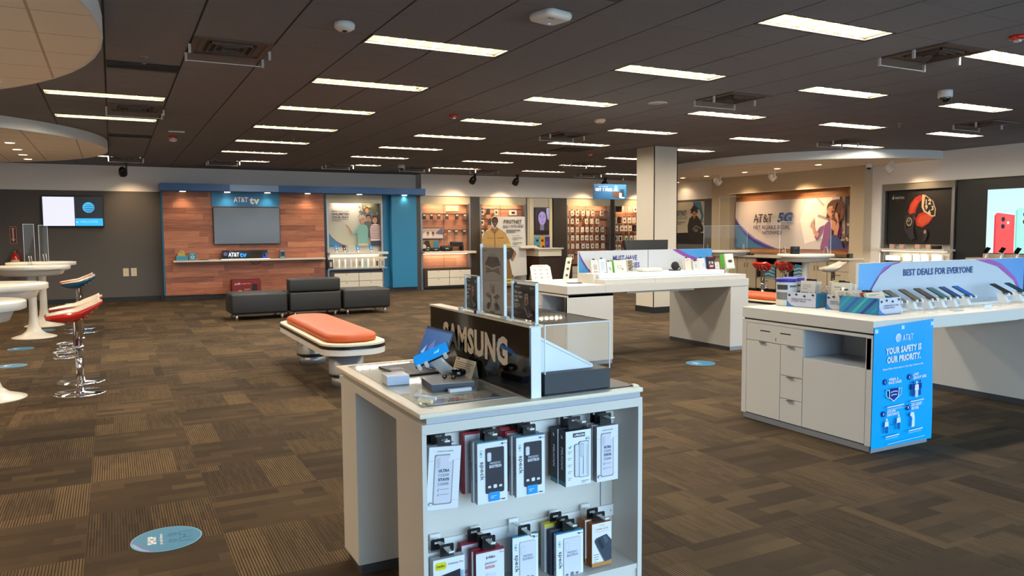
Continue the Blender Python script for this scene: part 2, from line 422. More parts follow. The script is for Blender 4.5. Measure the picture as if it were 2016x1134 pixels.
# ------------------------------------------------------------------ naming and grouping
def tag(o, label, cat, group=None, kind=None):
    o['label'] = label; o['category'] = cat
    if group: o['group'] = group
    if kind: o['kind'] = kind
    return o
def thing(name, label, cat, loc=(0, 0, 0), group=None, rz=0.0):
    o = D.objects.new(name, None); COL.objects.link(o); o.location = loc; o.rotation_euler = (0, 0, rz); o.empty_display_size = .05
    return tag(o, label, cat, group)
def struct(o): o['kind'] = 'structure'; return o
KIDS = {}
def dup(root, loc, label, rz=0.0, group=None, name=None):
    def cp(o, par):
        c = o.copy(); COL.objects.link(c)
        if par is not None: c.parent = par
        for ch in [x for x in D.objects if x.parent == o]: cp(ch, c)
        return c
    r = cp(root, None); r.location = loc; r.rotation_euler = (0, 0, rz); r['label'] = label
    if group: r['group'] = group
    return r
def ordn(i): return ['first', 'second', 'third', 'fourth', 'fifth', 'sixth', 'seventh', 'eighth', 'ninth', 'tenth'][i]
def rotz(a): return Matrix.Rotation(a, 3, 'Z')

# ------------------------------------------------------------------ the room
g = G(); g.box(-4.3, -2.0, -.1, 15.0, 19.3, 0, CARPET); struct(g.build('floor'))
T = .6096; GX, GY = .006, 5.834          # ceiling grid origin
LIT = {-1: (2, 3, 6), 3: (-1, 0, 1, 2, 3, 4, 5, 6), 7: (-1, 0, 1, 2, 3, 4, 5, 6), 11: (-1, 0, 1, 2, 3, 4, 5, 6), 15: (0, 1, 2, 3, 4, 5, 6), 19: (1, 2, 6)}
hole = set()
for i, js in LIT.items():
    for j in js: hole.add((i, 3*j)); hole.add((i+1, 3*j))
g = G()
gx, gy = .008, .0045
for k in range(-8, 24):
    for q in range(-14, 23):
        x0, x1 = GX+k*T+gx, GX+(k+1)*T-gx; y0, y1 = GY+q*T+gy*.5, GY+(q+1)*T-gy*.5
        if (k, q) in hole: y0 = GY+q*T+.3048+gy*.5
        x0, x1 = max(x0, -4.3), min(x1, 14.8); y0, y1 = max(y0, -2.0), min(y1, 19.3)
        if x1-x0 < .01 or y1-y0 < .01: continue
        b = len(g.v); h = .012
        g.v += [(x0, y0, CE), (x1, y0, CE), (x1, y1, CE), (x0, y1, CE), (x0, y0, CE+h), (x1, y0, CE+h), (x1, y1, CE+h), (x0, y1, CE+h)]
        for f in ((3, 2, 1, 0), (1, 5, 4, 0), (2, 6, 5, 1), (3, 7, 6, 2), (0, 4, 7, 3)): g.face([b+t for t in f], TILE)
RUN = mat('ceiling_runner', (20, 17, 17), .7)
g.box(-4.3, -2.0, CE+.12, 15.0, 19.3, CE+.2, RUN)
for k in range(-7, 25):                                  # T-bars under the gaps
    x = GX+k*T
    seg = [(-2.0, 19.3)]
    cuts = sorted((GY+q*T-.001, GY+q*T+.306) for (kk, q) in hole if kk == k and (k-1, q) in hole)
    y = -2.0
    for a, c_ in cuts: g.box(x-gx, y, CE+.006, x+gx, a, CE+.03, RUN); y = c_
    g.box(x-gx, y, CE+.006, x+gx, 19.3, CE+.03, RUN)
for q in range(-12, 23):
    y = GY+q*T; g.box(-4.3, y-gy, CE+.008, 14.8, y+gy, CE+.012, RUN)
struct(g.build('ceiling'))

g = G()                                                  # back wall: charcoal below, off-white band above
g.box(-4.3, 19.2, 0, 15.0, 19.3, 2.455, DKWALL); g.box(-4.3, 19.2, 2.455, 15.0, 19.3, CE+.12, LTWALL)
struct(g.build('wall_back'))
g = G(); g.box(7.16, 18.8, 2.45, 14.4, 19.2, CE, LTWALL); struct(g.build('trim_1'))          # bulkhead over the wall bays
g = G(); g.box(-4.4, -2.1, 0, -4.3, 19.3, CE+.12, LTWALL); struct(g.build('wall_left'))
g = G()                                                  # shop front behind the camera
for x0, x1 in ((-4.4, -.4), (4.6, 5.0), (9.6, 10.0), (14.2, 15.0)): g.box(x0, -2.15, 0, x1, -2.0, CE+.12, LTWALL)
g.box(-.4, -2.15, 2.72, 14.2, -2.0, CE+.12, LTWALL); g.box(-.4, -2.15, 0, 14.2, -2.0, .06, LTWALL)
struct(g.build('wall_front'))
for n, (x0, x1) in enumerate(((-.4, 4.6), (5.0, 9.6), (10.0, 14.2))):
    g = G(); fw = .06
    g.box(x0, -2.12, .06, x1, -2.04, .06+fw, STEEL); g.box(x0, -2.12, 2.66, x1, -2.04, 2.72, STEEL)
    for q in range(4): xx = x0+(x1-x0-fw)*q/3; g.box(xx, -2.12, .12, xx+fw, -2.04, 2.66, STEEL)
    wf = struct(g.build('window_%d' % (n+1)))
    g = G(); g.box(x0+.03, -2.085, .1, x1-.03, -2.079, 2.68, GLASS); g.build('pane', wf)
g = G(); g.box(-40, -40, -.16, 60, -2.2, -.12, mat('bright_pavement', (186, 182, 176), .9)); struct(g.build('pavement_outside'))  # unseen ground, colour paled to bounce more daylight onto the ceiling

# right-hand wall: bulkhead, then the bays under it
g = G()
g.box(14.4, -2.0, 2.44, 15.0, 11.0, CE+.1, LTWALL); g.box(14.4, 15.65, 0, 15.0, 19.2, CE+.1, LTWALL)
g.box(14.85, -2.0, 0, 15.0, 11.0, 2.44, DKWALL); g.box(14.4, 10.78, 0, 14.85, 11.0, 2.44, LTWALL)
g.box(14.4, -2.0, 0, 14.85, 7.0, 2.44, mat('near_black_panel', (30, 32, 33), .3)); g.box(14.47, 7.0, 0, 14.85, 9.18, 2.44, mat('near_black_panel'))
struct(g.build('wall_right'))
LT2 = mat('wall_beige', (190, 172, 146), .9, bump=.03)
g = G()
g.box(14.15, 11.0, 2.43, 14.6, 15.65, CE+.1, LT2)
g.box(14.15, 11.0, 0, 14.6, 11.35, 2.43, LT2); g.box(14.15, 14.98, 0, 14.6, 15.65, 2.43, LT2); g.box(14.42, 11.35, 0, 14.6, 14.98, 2.43, LT2)
struct(g.build('wall_alcove'))
g = G(); g.box(14.145, 11.3, 2.425, 14.17, 15.0, 2.44, mat('edge_strip', (240, 226, 205), .4)); struct(g.build('trim_2'))
g = G(); g.box(14.395, -2.0, 2.432, 14.42, 10.8, 2.446, MATS['edge_strip']); struct(g.build('trim_3'))
# charcoal panel on the far right wall
g = G(); g.box(14.34, 15.7, 0, 14.4, 19.1, 2.36, DKWALL); struct(g.build('wall_panel'))
# black vinyl base
g = G(); g.box(-4.3, 19.18, 0, .95, 19.2, .1, BASEB); struct(g.build('baseboard_back'))
g = G(); g.box(13.9, 18.7, 0, 14.34, 18.72, .1, BASEB); g.box(14.32, 15.7, 0, 14.34, 18.7, .1, BASEB); struct(g.build('baseboard_right'))

# square pillar
g = G(); px0, px1, py0, py1 = 8.68, 9.2, 11.1, 11.62
g.box(px0, py0, 0, px1, py1, CE, mat('pillar_paint', (204, 194, 178), .8))
for xx in (px0, px1):
    for s_ in (-1, 1): g.box(xx-.006, py0-.006, .1, xx+.006, py0+.006, CE, MATS['pillar_paint'])
g.box(px0-.012, py0-.012, 0, px1+.012, py1+.012, .11, BASEB)
struct(g.build('pillar'))

# lowered soffits
def disc_soffit(name, cx, cy, r, half=False, z0=2.86):
    g = G(); n = 72; b = len(g.v)
    a0, a1 = (90, 270) if half else (0, 360)
    P = [(cx+r*math.cos(math.radians(a0+(a1-a0)*i/n)), cy+r*math.sin(math.radians(a0+(a1-a0)*i/n))) for i in range(n+1)]
    if half: P = [(x, y if y < cy else cy+(y-cy)*5.3/r) for x, y in P]        # runs on further towards the back wall
    for i in range(n):
        (x, y), (x2, y2) = P[i], P[i+1]
        g.poly([(x, y, z0), (x, y, CE), (x2, y2, CE), (x2, y2, z0)], SOFFITW)
        k = 1-.02/r
        g.poly([(x, y, z0), (x2, y2, z0), (cx+(x2-cx)*k, cy+(y2-cy)*k, z0), (cx+(x-cx)*k, cy+(y-cy)*k, z0)], SOFFITW)
    g.poly([(cx+(x-cx)*(1-.02/r), cy+(y-cy)*(1-.02/r), z0+.001) for x, y in (P[:-1] if not half else P)][::-1], BEIGE_GRID)
    return struct(g.build(name))
disc_soffit('ceiling_soffit_1', -4.15, 6.17, 4.15); disc_soffit('ceiling_soffit_2', -3.34, 14.3, 3.34)
disc_soffit('ceiling_soffit_3', 14.4, 12.45, 3.0, half=True, z0=2.85)

# ------------------------------------------------------------------ ceiling fittings
def troffer():
    r = thing('ceiling_light', 'x', 'ceiling light', (0, 0, 0), 'recessed strip lights in the dark ceiling')
    W_, L_, h = 1.2192, .3048, .1; t = .03
    g = G()
    for a in ((0, 0, W_, .012), (0, L_-.012, W_, L_), (0, .012, .012, L_-.012), (W_-.012, .012, W_, L_-.012)): g.box(a[0], a[1], 0, a[2], a[3], .006, RUN)
    for a in ((.012, .012, W_-.012, .026), (.012, L_-.026, W_-.012, L_-.012), (.012, .026, .026, L_-.026), (W_-.026, .026, W_-.012, L_-.026)): g.box(a[0], a[1], .004, a[2], a[3], .06, mat('troffer_side', (120, 112, 96), .5))
    g.build('housing', r)
    g = G(); g.box(.026, .026, .024, W_-.026, L_-.026, .03, TROFF); g.build('diffuser', r)
    for k in range(1, 8): g = G(); x = W_*k/8; g.box(x-.0012, .027, .007, x+.0012, L_-.027, .0235, LOUVER); g.build('louver_blade', r)
    ld = D.lights.new('lamp', 'AREA'); ld.shape = 'RECTANGLE'; ld.size = 1.12; ld.size_y = .22; ld.energy = LAMP_W; ld.color = (1.0, .91, .77)
    ld.spread = math.radians(178)
    lo = D.objects.new('lamp', ld); COL.objects.link(lo); lo.location = (W_/2, L_/2, .0225); lo.parent = r
    return r
proto = None
rows = sorted(LIT)
for ci, i in enumerate(rows):
    js = sorted(LIT[i], reverse=True)
    for n, j in enumerate(js):
        lab = 'strip light %s the back wall in the %s row from left' % (ordn(n)+' from' if n else 'nearest', ordn(ci))
        loc = (GX+i*T, GY+3*j*T, CE)
        if proto is None: proto = troffer(); proto.location = loc; proto['label'] = lab
        else: dup(proto, loc, lab)

def vent():
    r = thing('ceiling_vent', 'x', 'ceiling vent', (0, 0, 0), 'square air vents with clear deflectors')
    s = .60; g = G(); fm = mat('vent_frame', (86, 70, 62), .5)
    for k, (a, z) in enumerate(((0, -.012), (.06, -.004))):
        b = s-a
        for q in ((a, a, b, a+.045), (a, b-.045, b, b), (a, a+.045, a+.045, b-.045), (b-.045, a+.045, b, b-.045)): g.box(q[0], q[1], z, q[2], q[3], -.0005, fm)
    g.build('frame', r)
    g = G(); dm = mat('vent_dark', (26, 22, 20), .6)
    g.box(.1, .1, -.002, s-.1, s-.1, -.0005, dm)
    for a in (.13, .18, .23):
        b = s-a
        for q in ((a, a, b, a+.012), (a, b-.012, b, b), (a, a, a+.012, b), (b-.012, a, b, b)): g.box(q[0], q[1], -.02, q[2], q[3], -.002, fm)
    g.build('louver', r)
    g = G(); g.poly([(-.02, s*.45, -.065), (s+.02, s*.45, -.065), (s+.02, s+.02, -.05), (-.02, s+.02, -.05)], ACR)
    g.box(-.02, s+.015, -.068, s+.02, s+.02, -.02, ACR); g.box(-.02, s+.0145, -.069, s+.02, s+.0205, -.063, ACRE); g.build('deflector', r)
    for x in (-.02, s): 
        for y in (s*.45, s): 
            g = G(); g.box(x, y, -.075, x+.02, y+.022, -.005, mat('clip_plastic', (196, 190, 186), .3)); g.build('clip', r)
    return r
VENTS = [((1, 1), 'square air vent nearest the round tiled soffit at the top left'), ((0, 7), 'square air vent between the two left strip lights'),
 ((10, 1), 'square air vent beside the round ceiling speaker'), ((10, -3), 'square air vent nearest the camera on the right side of the ceiling'),
 ((10, 7), 'square air vent just beyond the smoke detector'), ((15, 14), 'square air vent in front of the pillar top, second to its left'),
 ((10, 18), 'square air vent close to the back wall beside the dome camera'), ((13, 18), 'square air vent close to the back wall above the black spotlights'),
 ((3, 18), 'square air vent close to the back wall above the wood panelling'), ((7, 18), 'square air vent close to the back wall above the family poster bay'),
 ((18, 1), 'square air vent with bright deflector at the far right of the ceiling'), ((18, 5), 'square air vent just above the curved right soffit'),
 ((18, 18), 'square air vent by the back wall above the blue hanging sign'), ((0, 18), 'square air vent by the back wall above the charcoal wall')]
pv = None
for (k, q), lab in VENTS:
    loc = (GX+k*T+.005, GY+q*T+.005, CE)
    if pv is None: pv = vent(); pv.location = loc; pv['label'] = lab
    else: dup(pv, loc, lab)
def slot(k, y0, y1, lab):
    g = G(); x0, x1 = GX+k*T+.012, GX+(k+1)*T-.012
    g.box(x0, y0, CE-.012, x1, y1, CE-.0005, mat('slot_black', (16, 14, 14), .5))
    for q in range(1, 4): yy = y0+(y1-y0)*q/4; g.box(x0, yy-.006, CE-.018, x1, yy+.006, CE-.011, MATS['slot_black'])
    tag(g.build('slot_diffuser'), lab, 'ceiling vent')
slot(0, 7.67, 7.965, 'black slot air diffuser beside the upper round soffit'); slot(0, 13.155, 13.45, 'black slot air diffuser beyond the two left strip lights')
slot(12, 11.93, 12.53, 'dark square return grille in the ceiling left of the pillar')

WH = mat('white_device', (226, 222, 218), .4)
def dome(loc, lab, r=.075):
    t = thing('dome_camera', lab, 'security camera', loc, 'security domes on the ceiling')
    x, y, z = loc; g = G(); g.lathe([(r*.97, 0), (r, -.02), (r, -.07), (r*.94, -.078), (.001, -.078)], loc, WH, 28); g.build('housing', t)
    g = G(); g.ball((x, y, z-.076), r*.78, r*.78, r*.75, BLACKG, 20, 10); g.build('dome', t)
    return t
dome((8.2, 5.38, CE), 'white dome security camera with black bubble right of the long strip lights')
dome((5.82, 16.5, CE), 'white dome security camera in front of the back wall')
dome((13.95, 10.75, 2.85), 'white dome security camera under the right soffit edge', .06)
t = thing('fisheye_camera', 'round white fisheye camera on the ceiling above the sofa side', 'security camera', (1.56, 5.6, CE))
g = G(); g.lathe([(.07, 0), (.075, -.015), (.072, -.04), (.05, -.056), (.001, -.058)], t.location, WH, 32); g.build('housing', t)
g = G(); g.lathe([(.02, -.056), (.018, -.064), (.001, -.066)], t.location, BLACKG, 20); g.build('lens', t)
t = thing('wireless_access_point', 'white rounded access point with a blue light on the ceiling', 'access point', (2.79, 4.74, CE))
g = G(); a = math.radians(14); R = rotz(a)
fr = Fr((2.79, 4.74, CE), R @ Vector((1, 0, 0)), R @ Vector((0, -1, 0)), (0, 0, -1))
n = len(rrpts(-.12, -.12, .12, .12, .05)); prev = None
for k, (sc, d) in enumerate(((.94, 0), (1, .012), (1, .03), (.93, .045), (.7, .052))):
    ring = [fr.at(u*sc, v*sc, d) for u, v in rrpts(-.12, -.12, .12, .12, .05, 6)]; b = len(g.v); g.v += [tuple(p) for p in ring]; N = len(ring)
    if prev is not None:
        for q in range(N): e = (q+1) % N; g.face((prev+q, b+q, b+e, prev+e), WH, None, True)
    prev = b
g.face([prev+q for q in reversed(range(N))], WH); g.build('shell', t)
A = Art(fr, base=.0522); 
for q in range(4): A.line([(-.085+.014*q, .045+.012*(q % 2)), (-.075+.014*q, .07-.01*(q % 2)), (-.07+.014*q, .05)], .005, (74, 60, 50))
A.g.build('printed_mark', t)
g = G(); g.lathe([(.012, 0), (.009, .003), (.001, .004)], fr.at(.035, -.05, .05), mat('blue_led', (70, 130, 240), .3, emit=1.5), 14, (0, 0, -1)); g.build('status_light', t)
t = thing('smoke_detector', 'cream round smoke detector near the middle of the ceiling', 'smoke detector', (5.95, 8.8, CE))
g = G(); g.lathe([(.075, 0), (.078, -.02), (.06, -.045), (.03, -.055), (.001, -.056)], t.location, mat('cream_plastic', (222, 200, 176), .5), 28); g.build('body', t)
g = G(); g.ball((5.93, 8.77, CE-.055), .006, .006, .006, BLACK, 8, 6); g.build('indicator', t)
t = thing('ceiling_speaker', 'flat round white speaker grille in the ceiling', 'speaker', (5.83, 7.4, CE))
g = G(); g.lathe([(.115, 0), (.115, -.006), (.1, -.009)], t.location, WH, 36, caps=False); g.build('rim', t)
g = G(); g.lathe([(.101, -.006), (.06, -.008), (.001, -.008)], t.location, speckle_material('speaker_mesh', rgb(170, 166, 162), rgb(206, 202, 198), 900), 36); g.build('grille', t)
def sprinkler(x, y, lab, z=CE):
    t = thing('fire_sprinkler', lab, 'sprinkler', (x, y, z), 'sprinkler heads on the ceiling')
    g = G(); g.lathe([(.035, 0), (.03, -.006), (.012, -.008)], (x, y, z), STEEL, 18); g.build('escutcheon', t)
    g = G(); g.cyl((x, y, z-.008), (x, y, z-.03), .007, STEEL); 
    for s_ in (-1, 1): g.tube([(x+s_*.006, y, z-.028), (x+s_*.014, y, z-.04), (x+s_*.003, y, z-.056)], .0025, STEEL, 6)
    g.lathe([(.018, -.058), (.018, -.06), (.001, -.061)], (x, y, z), STEEL, 14); g.build('head', t)
for x, y, l in ((.305, 7.4, 'small sprinkler head by the upper black slot diffuser'), (2.82, 7.47, 'small sprinkler head beyond the nearest left strip light'), (10.1, 7.3, 'small sprinkler head left of the right dome camera'), (2.6, 12.4, 'small sprinkler head over the lobby seating'), (.3, 14.6, 'small sprinkler head beside the lower round soffit'), (6.6, 16.2, 'small sprinkler head near the back dome camera'), (10.3, 11.9, 'small sprinkler head just right of the pillar top')): sprinkler(x, y, l)
sprinkler(13.2, 16.0, 'small sprinkler head under the curved right soffit', 2.85)
def strobe(x, y, lab):
    t = thing('fire_strobe', lab, 'fire alarm', (x, y, CE), 'red fire alarm strobes on the ceiling')
    g = G(); g.lathe([(.06, 0), (.06, -.025), (.045, -.032), (.001, -.033)], t.location, RED, 28); g.build('housing', t)
    g = G(); g.box(x-.018, y-.025, CE-.05, x+.018, y+.025, CE-.031, ACRE, bev=.006); g.build('strobe_lens', t)
strobe(.9, 13.1, 'red fire strobe next to the small smoke detector on the left'); strobe(4.01, 9.3, 'red fire strobe in the middle of the ceiling'); strobe(6.42, 3.63, 'red fire strobe at the upper right picture edge'); strobe(8.3, 12.6, 'red fire strobe half hidden behind the pillar top')
t = thing('smoke_detector', 'small white smoke detector beside the red strobe on the left', 'smoke detector', (.93, 13.5, CE))
g = G(); g.lathe([(.06, 0), (.06, -.02), (.04, -.04), (.001, -.042)], t.location, WH, 24); g.build('body', t)
g = G(); g.box(.8, 12.42, CE-.02, 1.02, 12.46, CE-.0005, WH, bev=.004); tag(g.build('exit_sensor'), 'short white strip sensor on the ceiling near the small detector', 'sensor')

def track_spot(loc, aim, lab, m, energy=30, down=.10, grp='black spotlights along the back wall'):
    x, y, z = loc; t = thing('spotlight', lab, 'spotlight', loc, grp)
    d = (Vector(aim)-Vector((x, y, z-down-.1))).normalized(); hz = Vector((d.x, d.y, 0)).normalized()
    g = G(); g.box(x-.05, y-.03, z-.02, x+.05, y+.03, z-.0005, m); g.build('mount_plate', t)
    g = G(); g.box(x-.018, y-.04, z-down-.1, x+.018, y+.04, z-.02, m); g.build('arm', t)
    c = Vector((x, y, z-down-.1)); side = Vector((-hz.y, hz.x, 0))
    c2 = c + side*.07
    g = G(); g.lathe([(.001, -.12), (.05, -.112), (.078, -.06), (.086, .04), (.078, .07), (.07, .052), (.001, .045)], c2, m, 24, d); g.build('lamp_head', t)
    g = G(); g.lathe([(.064, .053), (.001, .06)], c2, WARMLED, 20, d); g.build('bulb', t)
    ld = D.lights.new('spot_beam', 'SPOT'); ld.energy = energy; ld.color = (1.0, .66, .36); ld.spot_size = math.radians(80); ld.spot_blend = 1.0; ld.shadow_soft_size = .04
    lo = D.objects.new('spot_beam', ld); COL.objects.link(lo); lo.parent = t; lo.location = c2 + d*.085 - Vector(loc)
    lo.rotation_euler = d.to_track_quat('-Z', 'Y').to_euler()
    return t
SPB = mat('spot_black', (20, 18, 18), .4); SPW = mat('spot_white', (228, 220, 208), .35)
track_spot((8.3, 17.95, CE), (8.1, 18.8, 1.95), 'black spotlight above the speaker bay', SPB, 90)
track_spot((9.62, 18.1, CE), (9.5, 18.8, 1.95), 'black spotlight above the firefighter standee', SPB, 90)
track_spot((12.42, 18.1, CE), (12.1, 18.8, 1.95), 'black spotlight in front of the blue hanging sign', SPB, 90)
track_spot((14.0, 18.1, CE), (14.15, 18.8, 1.95), 'black spotlight hidden behind the pillar', SPB, 90)
track_spot((.33, 18.3, CE), (.5, 19.2, 1.9), 'black spotlight above the charcoal wall', SPB, 40)
track_spot((13.3, 14.45, 2.85), (14.15, 14.2, 1.9), 'white spotlight at the left end of the right soffit', SPW, 60, .06, 'white spotlights under the right soffit')
track_spot((13.4, 12.8, 2.85), (14.15, 12.4, 1.9), 'white spotlight in the middle of the right soffit', SPW, 110, .06, 'white spotlights under the right soffit')
track_spot((13.75, 10.1, 2.85), (14.4, 9.75, 1.95), 'white spotlight above the watch poster', SPW, 40, .06, 'white spotlights under the right soffit')
def downlight(x, y, z, lab, grp, e=5):
    t = thing('downlight', lab, 'downlight', (x, y, z), grp)
    g = G(); g.lathe([(.085, 0), (.085, -.006), (.07, -.008), (.066, -.002)], (x, y, z), WH, 28, caps=False); g.build('trim_ring', t)
    g = G(); g.lathe([(.066, -.003), (.001, -.003)], (x, y, z), WARMLED, 24); g.build('lens', t)
    if e:
        ld = D.lights.new('lamp', 'SPOT'); ld.energy = e; ld.color = (1, .78, .52); ld.spot_size = math.radians(150); ld.spot_blend = .5; ld.shadow_soft_size = .06
        lo = D.objects.new('lamp', ld); COL.objects.link(lo); lo.parent = t; lo.location = (0, 0, -.02)
for n, y in enumerate((13.6, 14.6, 15.5, 16.36)): downlight(-1.285, y, 2.86, 'small round downlight, %s from the back wall in the lower round soffit' % ('nearest' if n == 3 else ordn(3-n)), 'downlights in the lower round soffit', 40)
downlight(-.9, 8.3, 2.86, 'small round downlight at the edge of the upper round soffit', None, 40)
for n, (x, y) in enumerate(((-1.6, 4.4), (-1.6, 6.4), (-2.8, 3.2), (-2.8, 5.4), (-2.8, 7.6), (-2.6, 13.2), (-2.6, 15.2))): downlight(x, y, 2.86, 'added round downlight out of view over the left tables, %s of seven' % ordn(n), 'added downlights over the left tables', 110)  # unseen downlights, added to bring warm light from the left
for n, (x, y) in enumerate(((13.08, 12.4), (13.15, 13.45), (13.2, 14.8), (13.03, 15.5), (14.1, 17.0), (13.1, 11.3))): downlight(x, y, 2.85, 'small round downlight under the curved right soffit, %s of the six' % ordn(n), 'downlights under the right soffit', 9)

# ------------------------------------------------------------------ people printed on posters (flat artwork)
SKIN = (196, 138, 104)
def head(A, u, v, r, skin=SKIN, hair=(60, 36, 24), long_=0.0, turn=0.0):
    """small printed portrait head: hair mass, face, eyes, brows, nose, mouth"""
    if long_: A.poly([(u-r*1.0, v+r*.3), (u-r*1.15, v-r*long_), (u-r*.5, v-r*(long_+.15)), (u+r*.5, v-r*(long_+.15)), (u+r*1.15, v-r*long_), (u+r*1.0, v+r*.3), (u+r*.6, v+r*1.15), (u-r*.6, v+r*1.15)], hair)
    else: A.ell(u, v+r*.25, r*.95, r*1.05, hair)
    A.rect(u-r*.3, v-r*1.5, u+r*.3, v-r*.6, tuple(int(c*.85) for c in skin))
    A.ell(u+turn*r*.1, v-r*.12, r*.74, r*.98, skin)
    A.poly([(u-r*.78, v+r*.35), (u-r*.3, v+r*.62), (u+r*.3, v+r*.66), (u+r*.78, v+r*.3), (u+r*.62, v+r*.95), (u, v+r*1.22), (u-r*.62, v+r*.95)], hair)
    for q in (-1, 1):
        A.ell(u+q*r*.3+turn*r*.15, v+r*.02, r*.12, r*.06, (40, 26, 22), 10); A.line([(u+q*r*.45+turn*r*.15, v+r*.18), (u+q*r*.15+turn*r*.15, v+r*.22)], r*.06, (50, 32, 24))
    A.poly([(u-r*.05+turn*r*.2, v), (u+r*.14+turn*r*.3, v-r*.32), (u-r*.12+turn*r*.2, v-r*.32)], tuple(int(c*.86) for c in skin))
    A.poly([(u-r*.28+turn*r*.15, v-r*.52), (u+r*.28+turn*r*.15, v-r*.52), (u+turn*r*.15, v-r*.7)], (150, 66, 58)); A.rect(u-r*.2+turn*r*.15, v-r*.57, u+r*.2+turn*r*.15, v-r*.52, (240, 232, 226))

# ------------------------------------------------------------------ charcoal wall on the left
t = thing('wall_television', 'lit wall screen with blue striped globe and WELCOME on the charcoal wall', 'television', (-.72, 19.2, 2.0))
g = G(); g.box(-1.31, 19.12, 1.665, -.135, 19.2, 2.335, BLACK, bev=.008); g.build('bezel', t)
A = Art(FY(-1.29, 19.12, 1.685), m=SCREEN, eps=.001, base=.001); W_, H_ = 1.135, .63
A.rect(0, 0, W_, H_, (10, 12, 18)); A.rect(.01, .005, .595, H_-.005, (214, 214, 255)); A.rect(.605, .005, W_-.005, .165, (40, 170, 236)); A.rect(.605, .17, W_-.005, H_-.005, (16, 18, 26))
A.globe(.865, .40, .115, (60, 178, 240)); A.text('WELCOME', .865, .068, .05, (150, 214, 246), 0, 'c', .34); A.poly([(.61, .1), (.65, .07), (.66, .085)], (250, 250, 250))
A.g.build('screen', t)
t = thing('arrow_sign', 'red sign with white downward arrow above the fire extinguisher', 'sign', (-1.84, 19.2, 1.5))
A = Art(FY(-1.91, 19.195, 1.31), eps=.001, base=.001); g = A.g; g.box(-1.91, 19.195, 1.31, -1.77, 19.2, 1.69, PRINT, rgb(90, 40, 34)); A.rect(.008, .008, .132, .372, (206, 160, 150)); A.rect(.018, .018, .122, .362, (96, 34, 28))
A.poly([(.07, .04), (.11, .11), (.085, .1), (.085, .3), (.1, .345), (.07, .33), (.04, .345), (.055, .3), (.055, .1), (.03, .11)], (226, 190, 180)); g.build('panel', t)
t = thing('fire_extinguisher', 'red fire extinguisher with white label mounted on the charcoal wall', 'fire extinguisher', (-1.82, 19.1, .62))
x, y = -1.82, 19.09; g = G(); g.lathe([(.07, .62), (.08, .64), (.08, 1.0), (.06, 1.07), (.03, 1.1), (.025, 1.13)], (x, y, 0), RED, 24); g.build('cylinder', t)
g = G(); g.lathe([(.082, .74), (.082, .98)], (x, y, 0), mat('label_white', (214, 206, 190), .6), 24, caps=False); g.build('label', t)
g = G(); g.box(x-.02, y-.03, 1.13, x+.02, y+.02, 1.17, STEEL); g.box(x-.01, y-.12, 1.18, x+.01, y+.03, 1.2, BLACK); g.box(x-.01, y-.11, 1.14, x+.01, y-.02, 1.155, BLACK); g.build('handle', t)
g = G(); g.tube([(x+.02, y, 1.14), (x+.1, y-.02, 1.2), (x+.14, y-.02, 1.1), (x+.1, y-.02, .9)], .012, mat('hose_red', (150, 40, 34), .4)); g.build('hose', t)
g = G(); g.box(x-.05, y+.06, .7, x+.05, 19.2, 1.0, STEEL); g.build('bracket', t)
for x, l in ((.25, 'cream blank wall plate, left of the pair on the charcoal wall'), (.41, 'cream double socket plate, right of the pair on the charcoal wall')):
    t = thing('wall_outlet', l, 'outlet', (x, 19.2, .65), 'outlets on the charcoal wall')
    g = G(); g.box(x-.058, 19.19, .56, x+.058, 19.2, .74, mat('outlet_cream', (222, 206, 178), .4), bev=.004); g.build('cover_plate', t)
    g = G()
    for z in ((.61, .69) if x > .3 else (.65,)): g.box(x-.03, 19.187, z-.025, x+.03, 19.19, z+.025, MATS['outlet_cream']); g.box(x-.012, 19.186, z-.008, x-.007, 19.187, z+.01, BLACK); g.box(x+.007, 19.186, z-.008, x+.012, 19.187, z+.01, BLACK)
    g.build('socket', t)

# ------------------------------------------------------------------ wood panelling with the television, the blue valance and column
t = thing('media_wall', 'wood plank feature wall with blue side edge behind the sofa', 'feature wall', (2.8, 18.8, 0))
g = G(); g.box(1.03, 18.8, .11, 4.62, 19.19, 2.455, WOOD); g.build('wood_panel', t)
g = G(); g.box(1.0, 18.82, .11, 1.03, 19.19, 2.455, BLUE); g.build('side_edge', t)
g = G(); g.box(1.0, 18.83, 0, 4.62, 19.19, .11, BASEB); g.build('base', t)
g = G(); g.box(4.62, 18.8, 0, 4.68, 19.19, 2.455, BLACK); g.build('end_post', t)
t = thing('valance', 'long blue overhead valance with a pale section above the wood panelling', 'valance', (4, 18.8, 2.455))
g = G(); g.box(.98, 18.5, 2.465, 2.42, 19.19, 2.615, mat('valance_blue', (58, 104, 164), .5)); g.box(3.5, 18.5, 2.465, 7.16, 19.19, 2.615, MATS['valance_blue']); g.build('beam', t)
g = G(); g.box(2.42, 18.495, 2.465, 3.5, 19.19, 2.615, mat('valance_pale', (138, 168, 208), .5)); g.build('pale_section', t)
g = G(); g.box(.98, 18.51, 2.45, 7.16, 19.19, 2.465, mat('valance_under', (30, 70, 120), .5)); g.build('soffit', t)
for x in (1.44, 2.38, 3.27, 4.2, 5.47, 6.64):
    g = G(); g.lathe([(.065, 2.45), (.065, 2.438), (.001, 2.437)], (x, 18.63, 0), WARMLED, 22); o = g.build('downlight', t)
    ld = D.lights.new('lamp', 'SPOT'); ld.energy = 9; ld.color = (1, .84, .62); ld.spot_size = math.radians(120); ld.spot_blend = .7; ld.shadow_soft_size = .05
    lo = D.objects.new('lamp', ld); COL.objects.link(lo); lo.parent = o; lo.location = Vector((x, 18.63, 2.42)) - t.location
t = thing('header_sign', 'blue sign with raised white service name above the switched-off television', 'sign', (2.8, 18.8, 2.28))
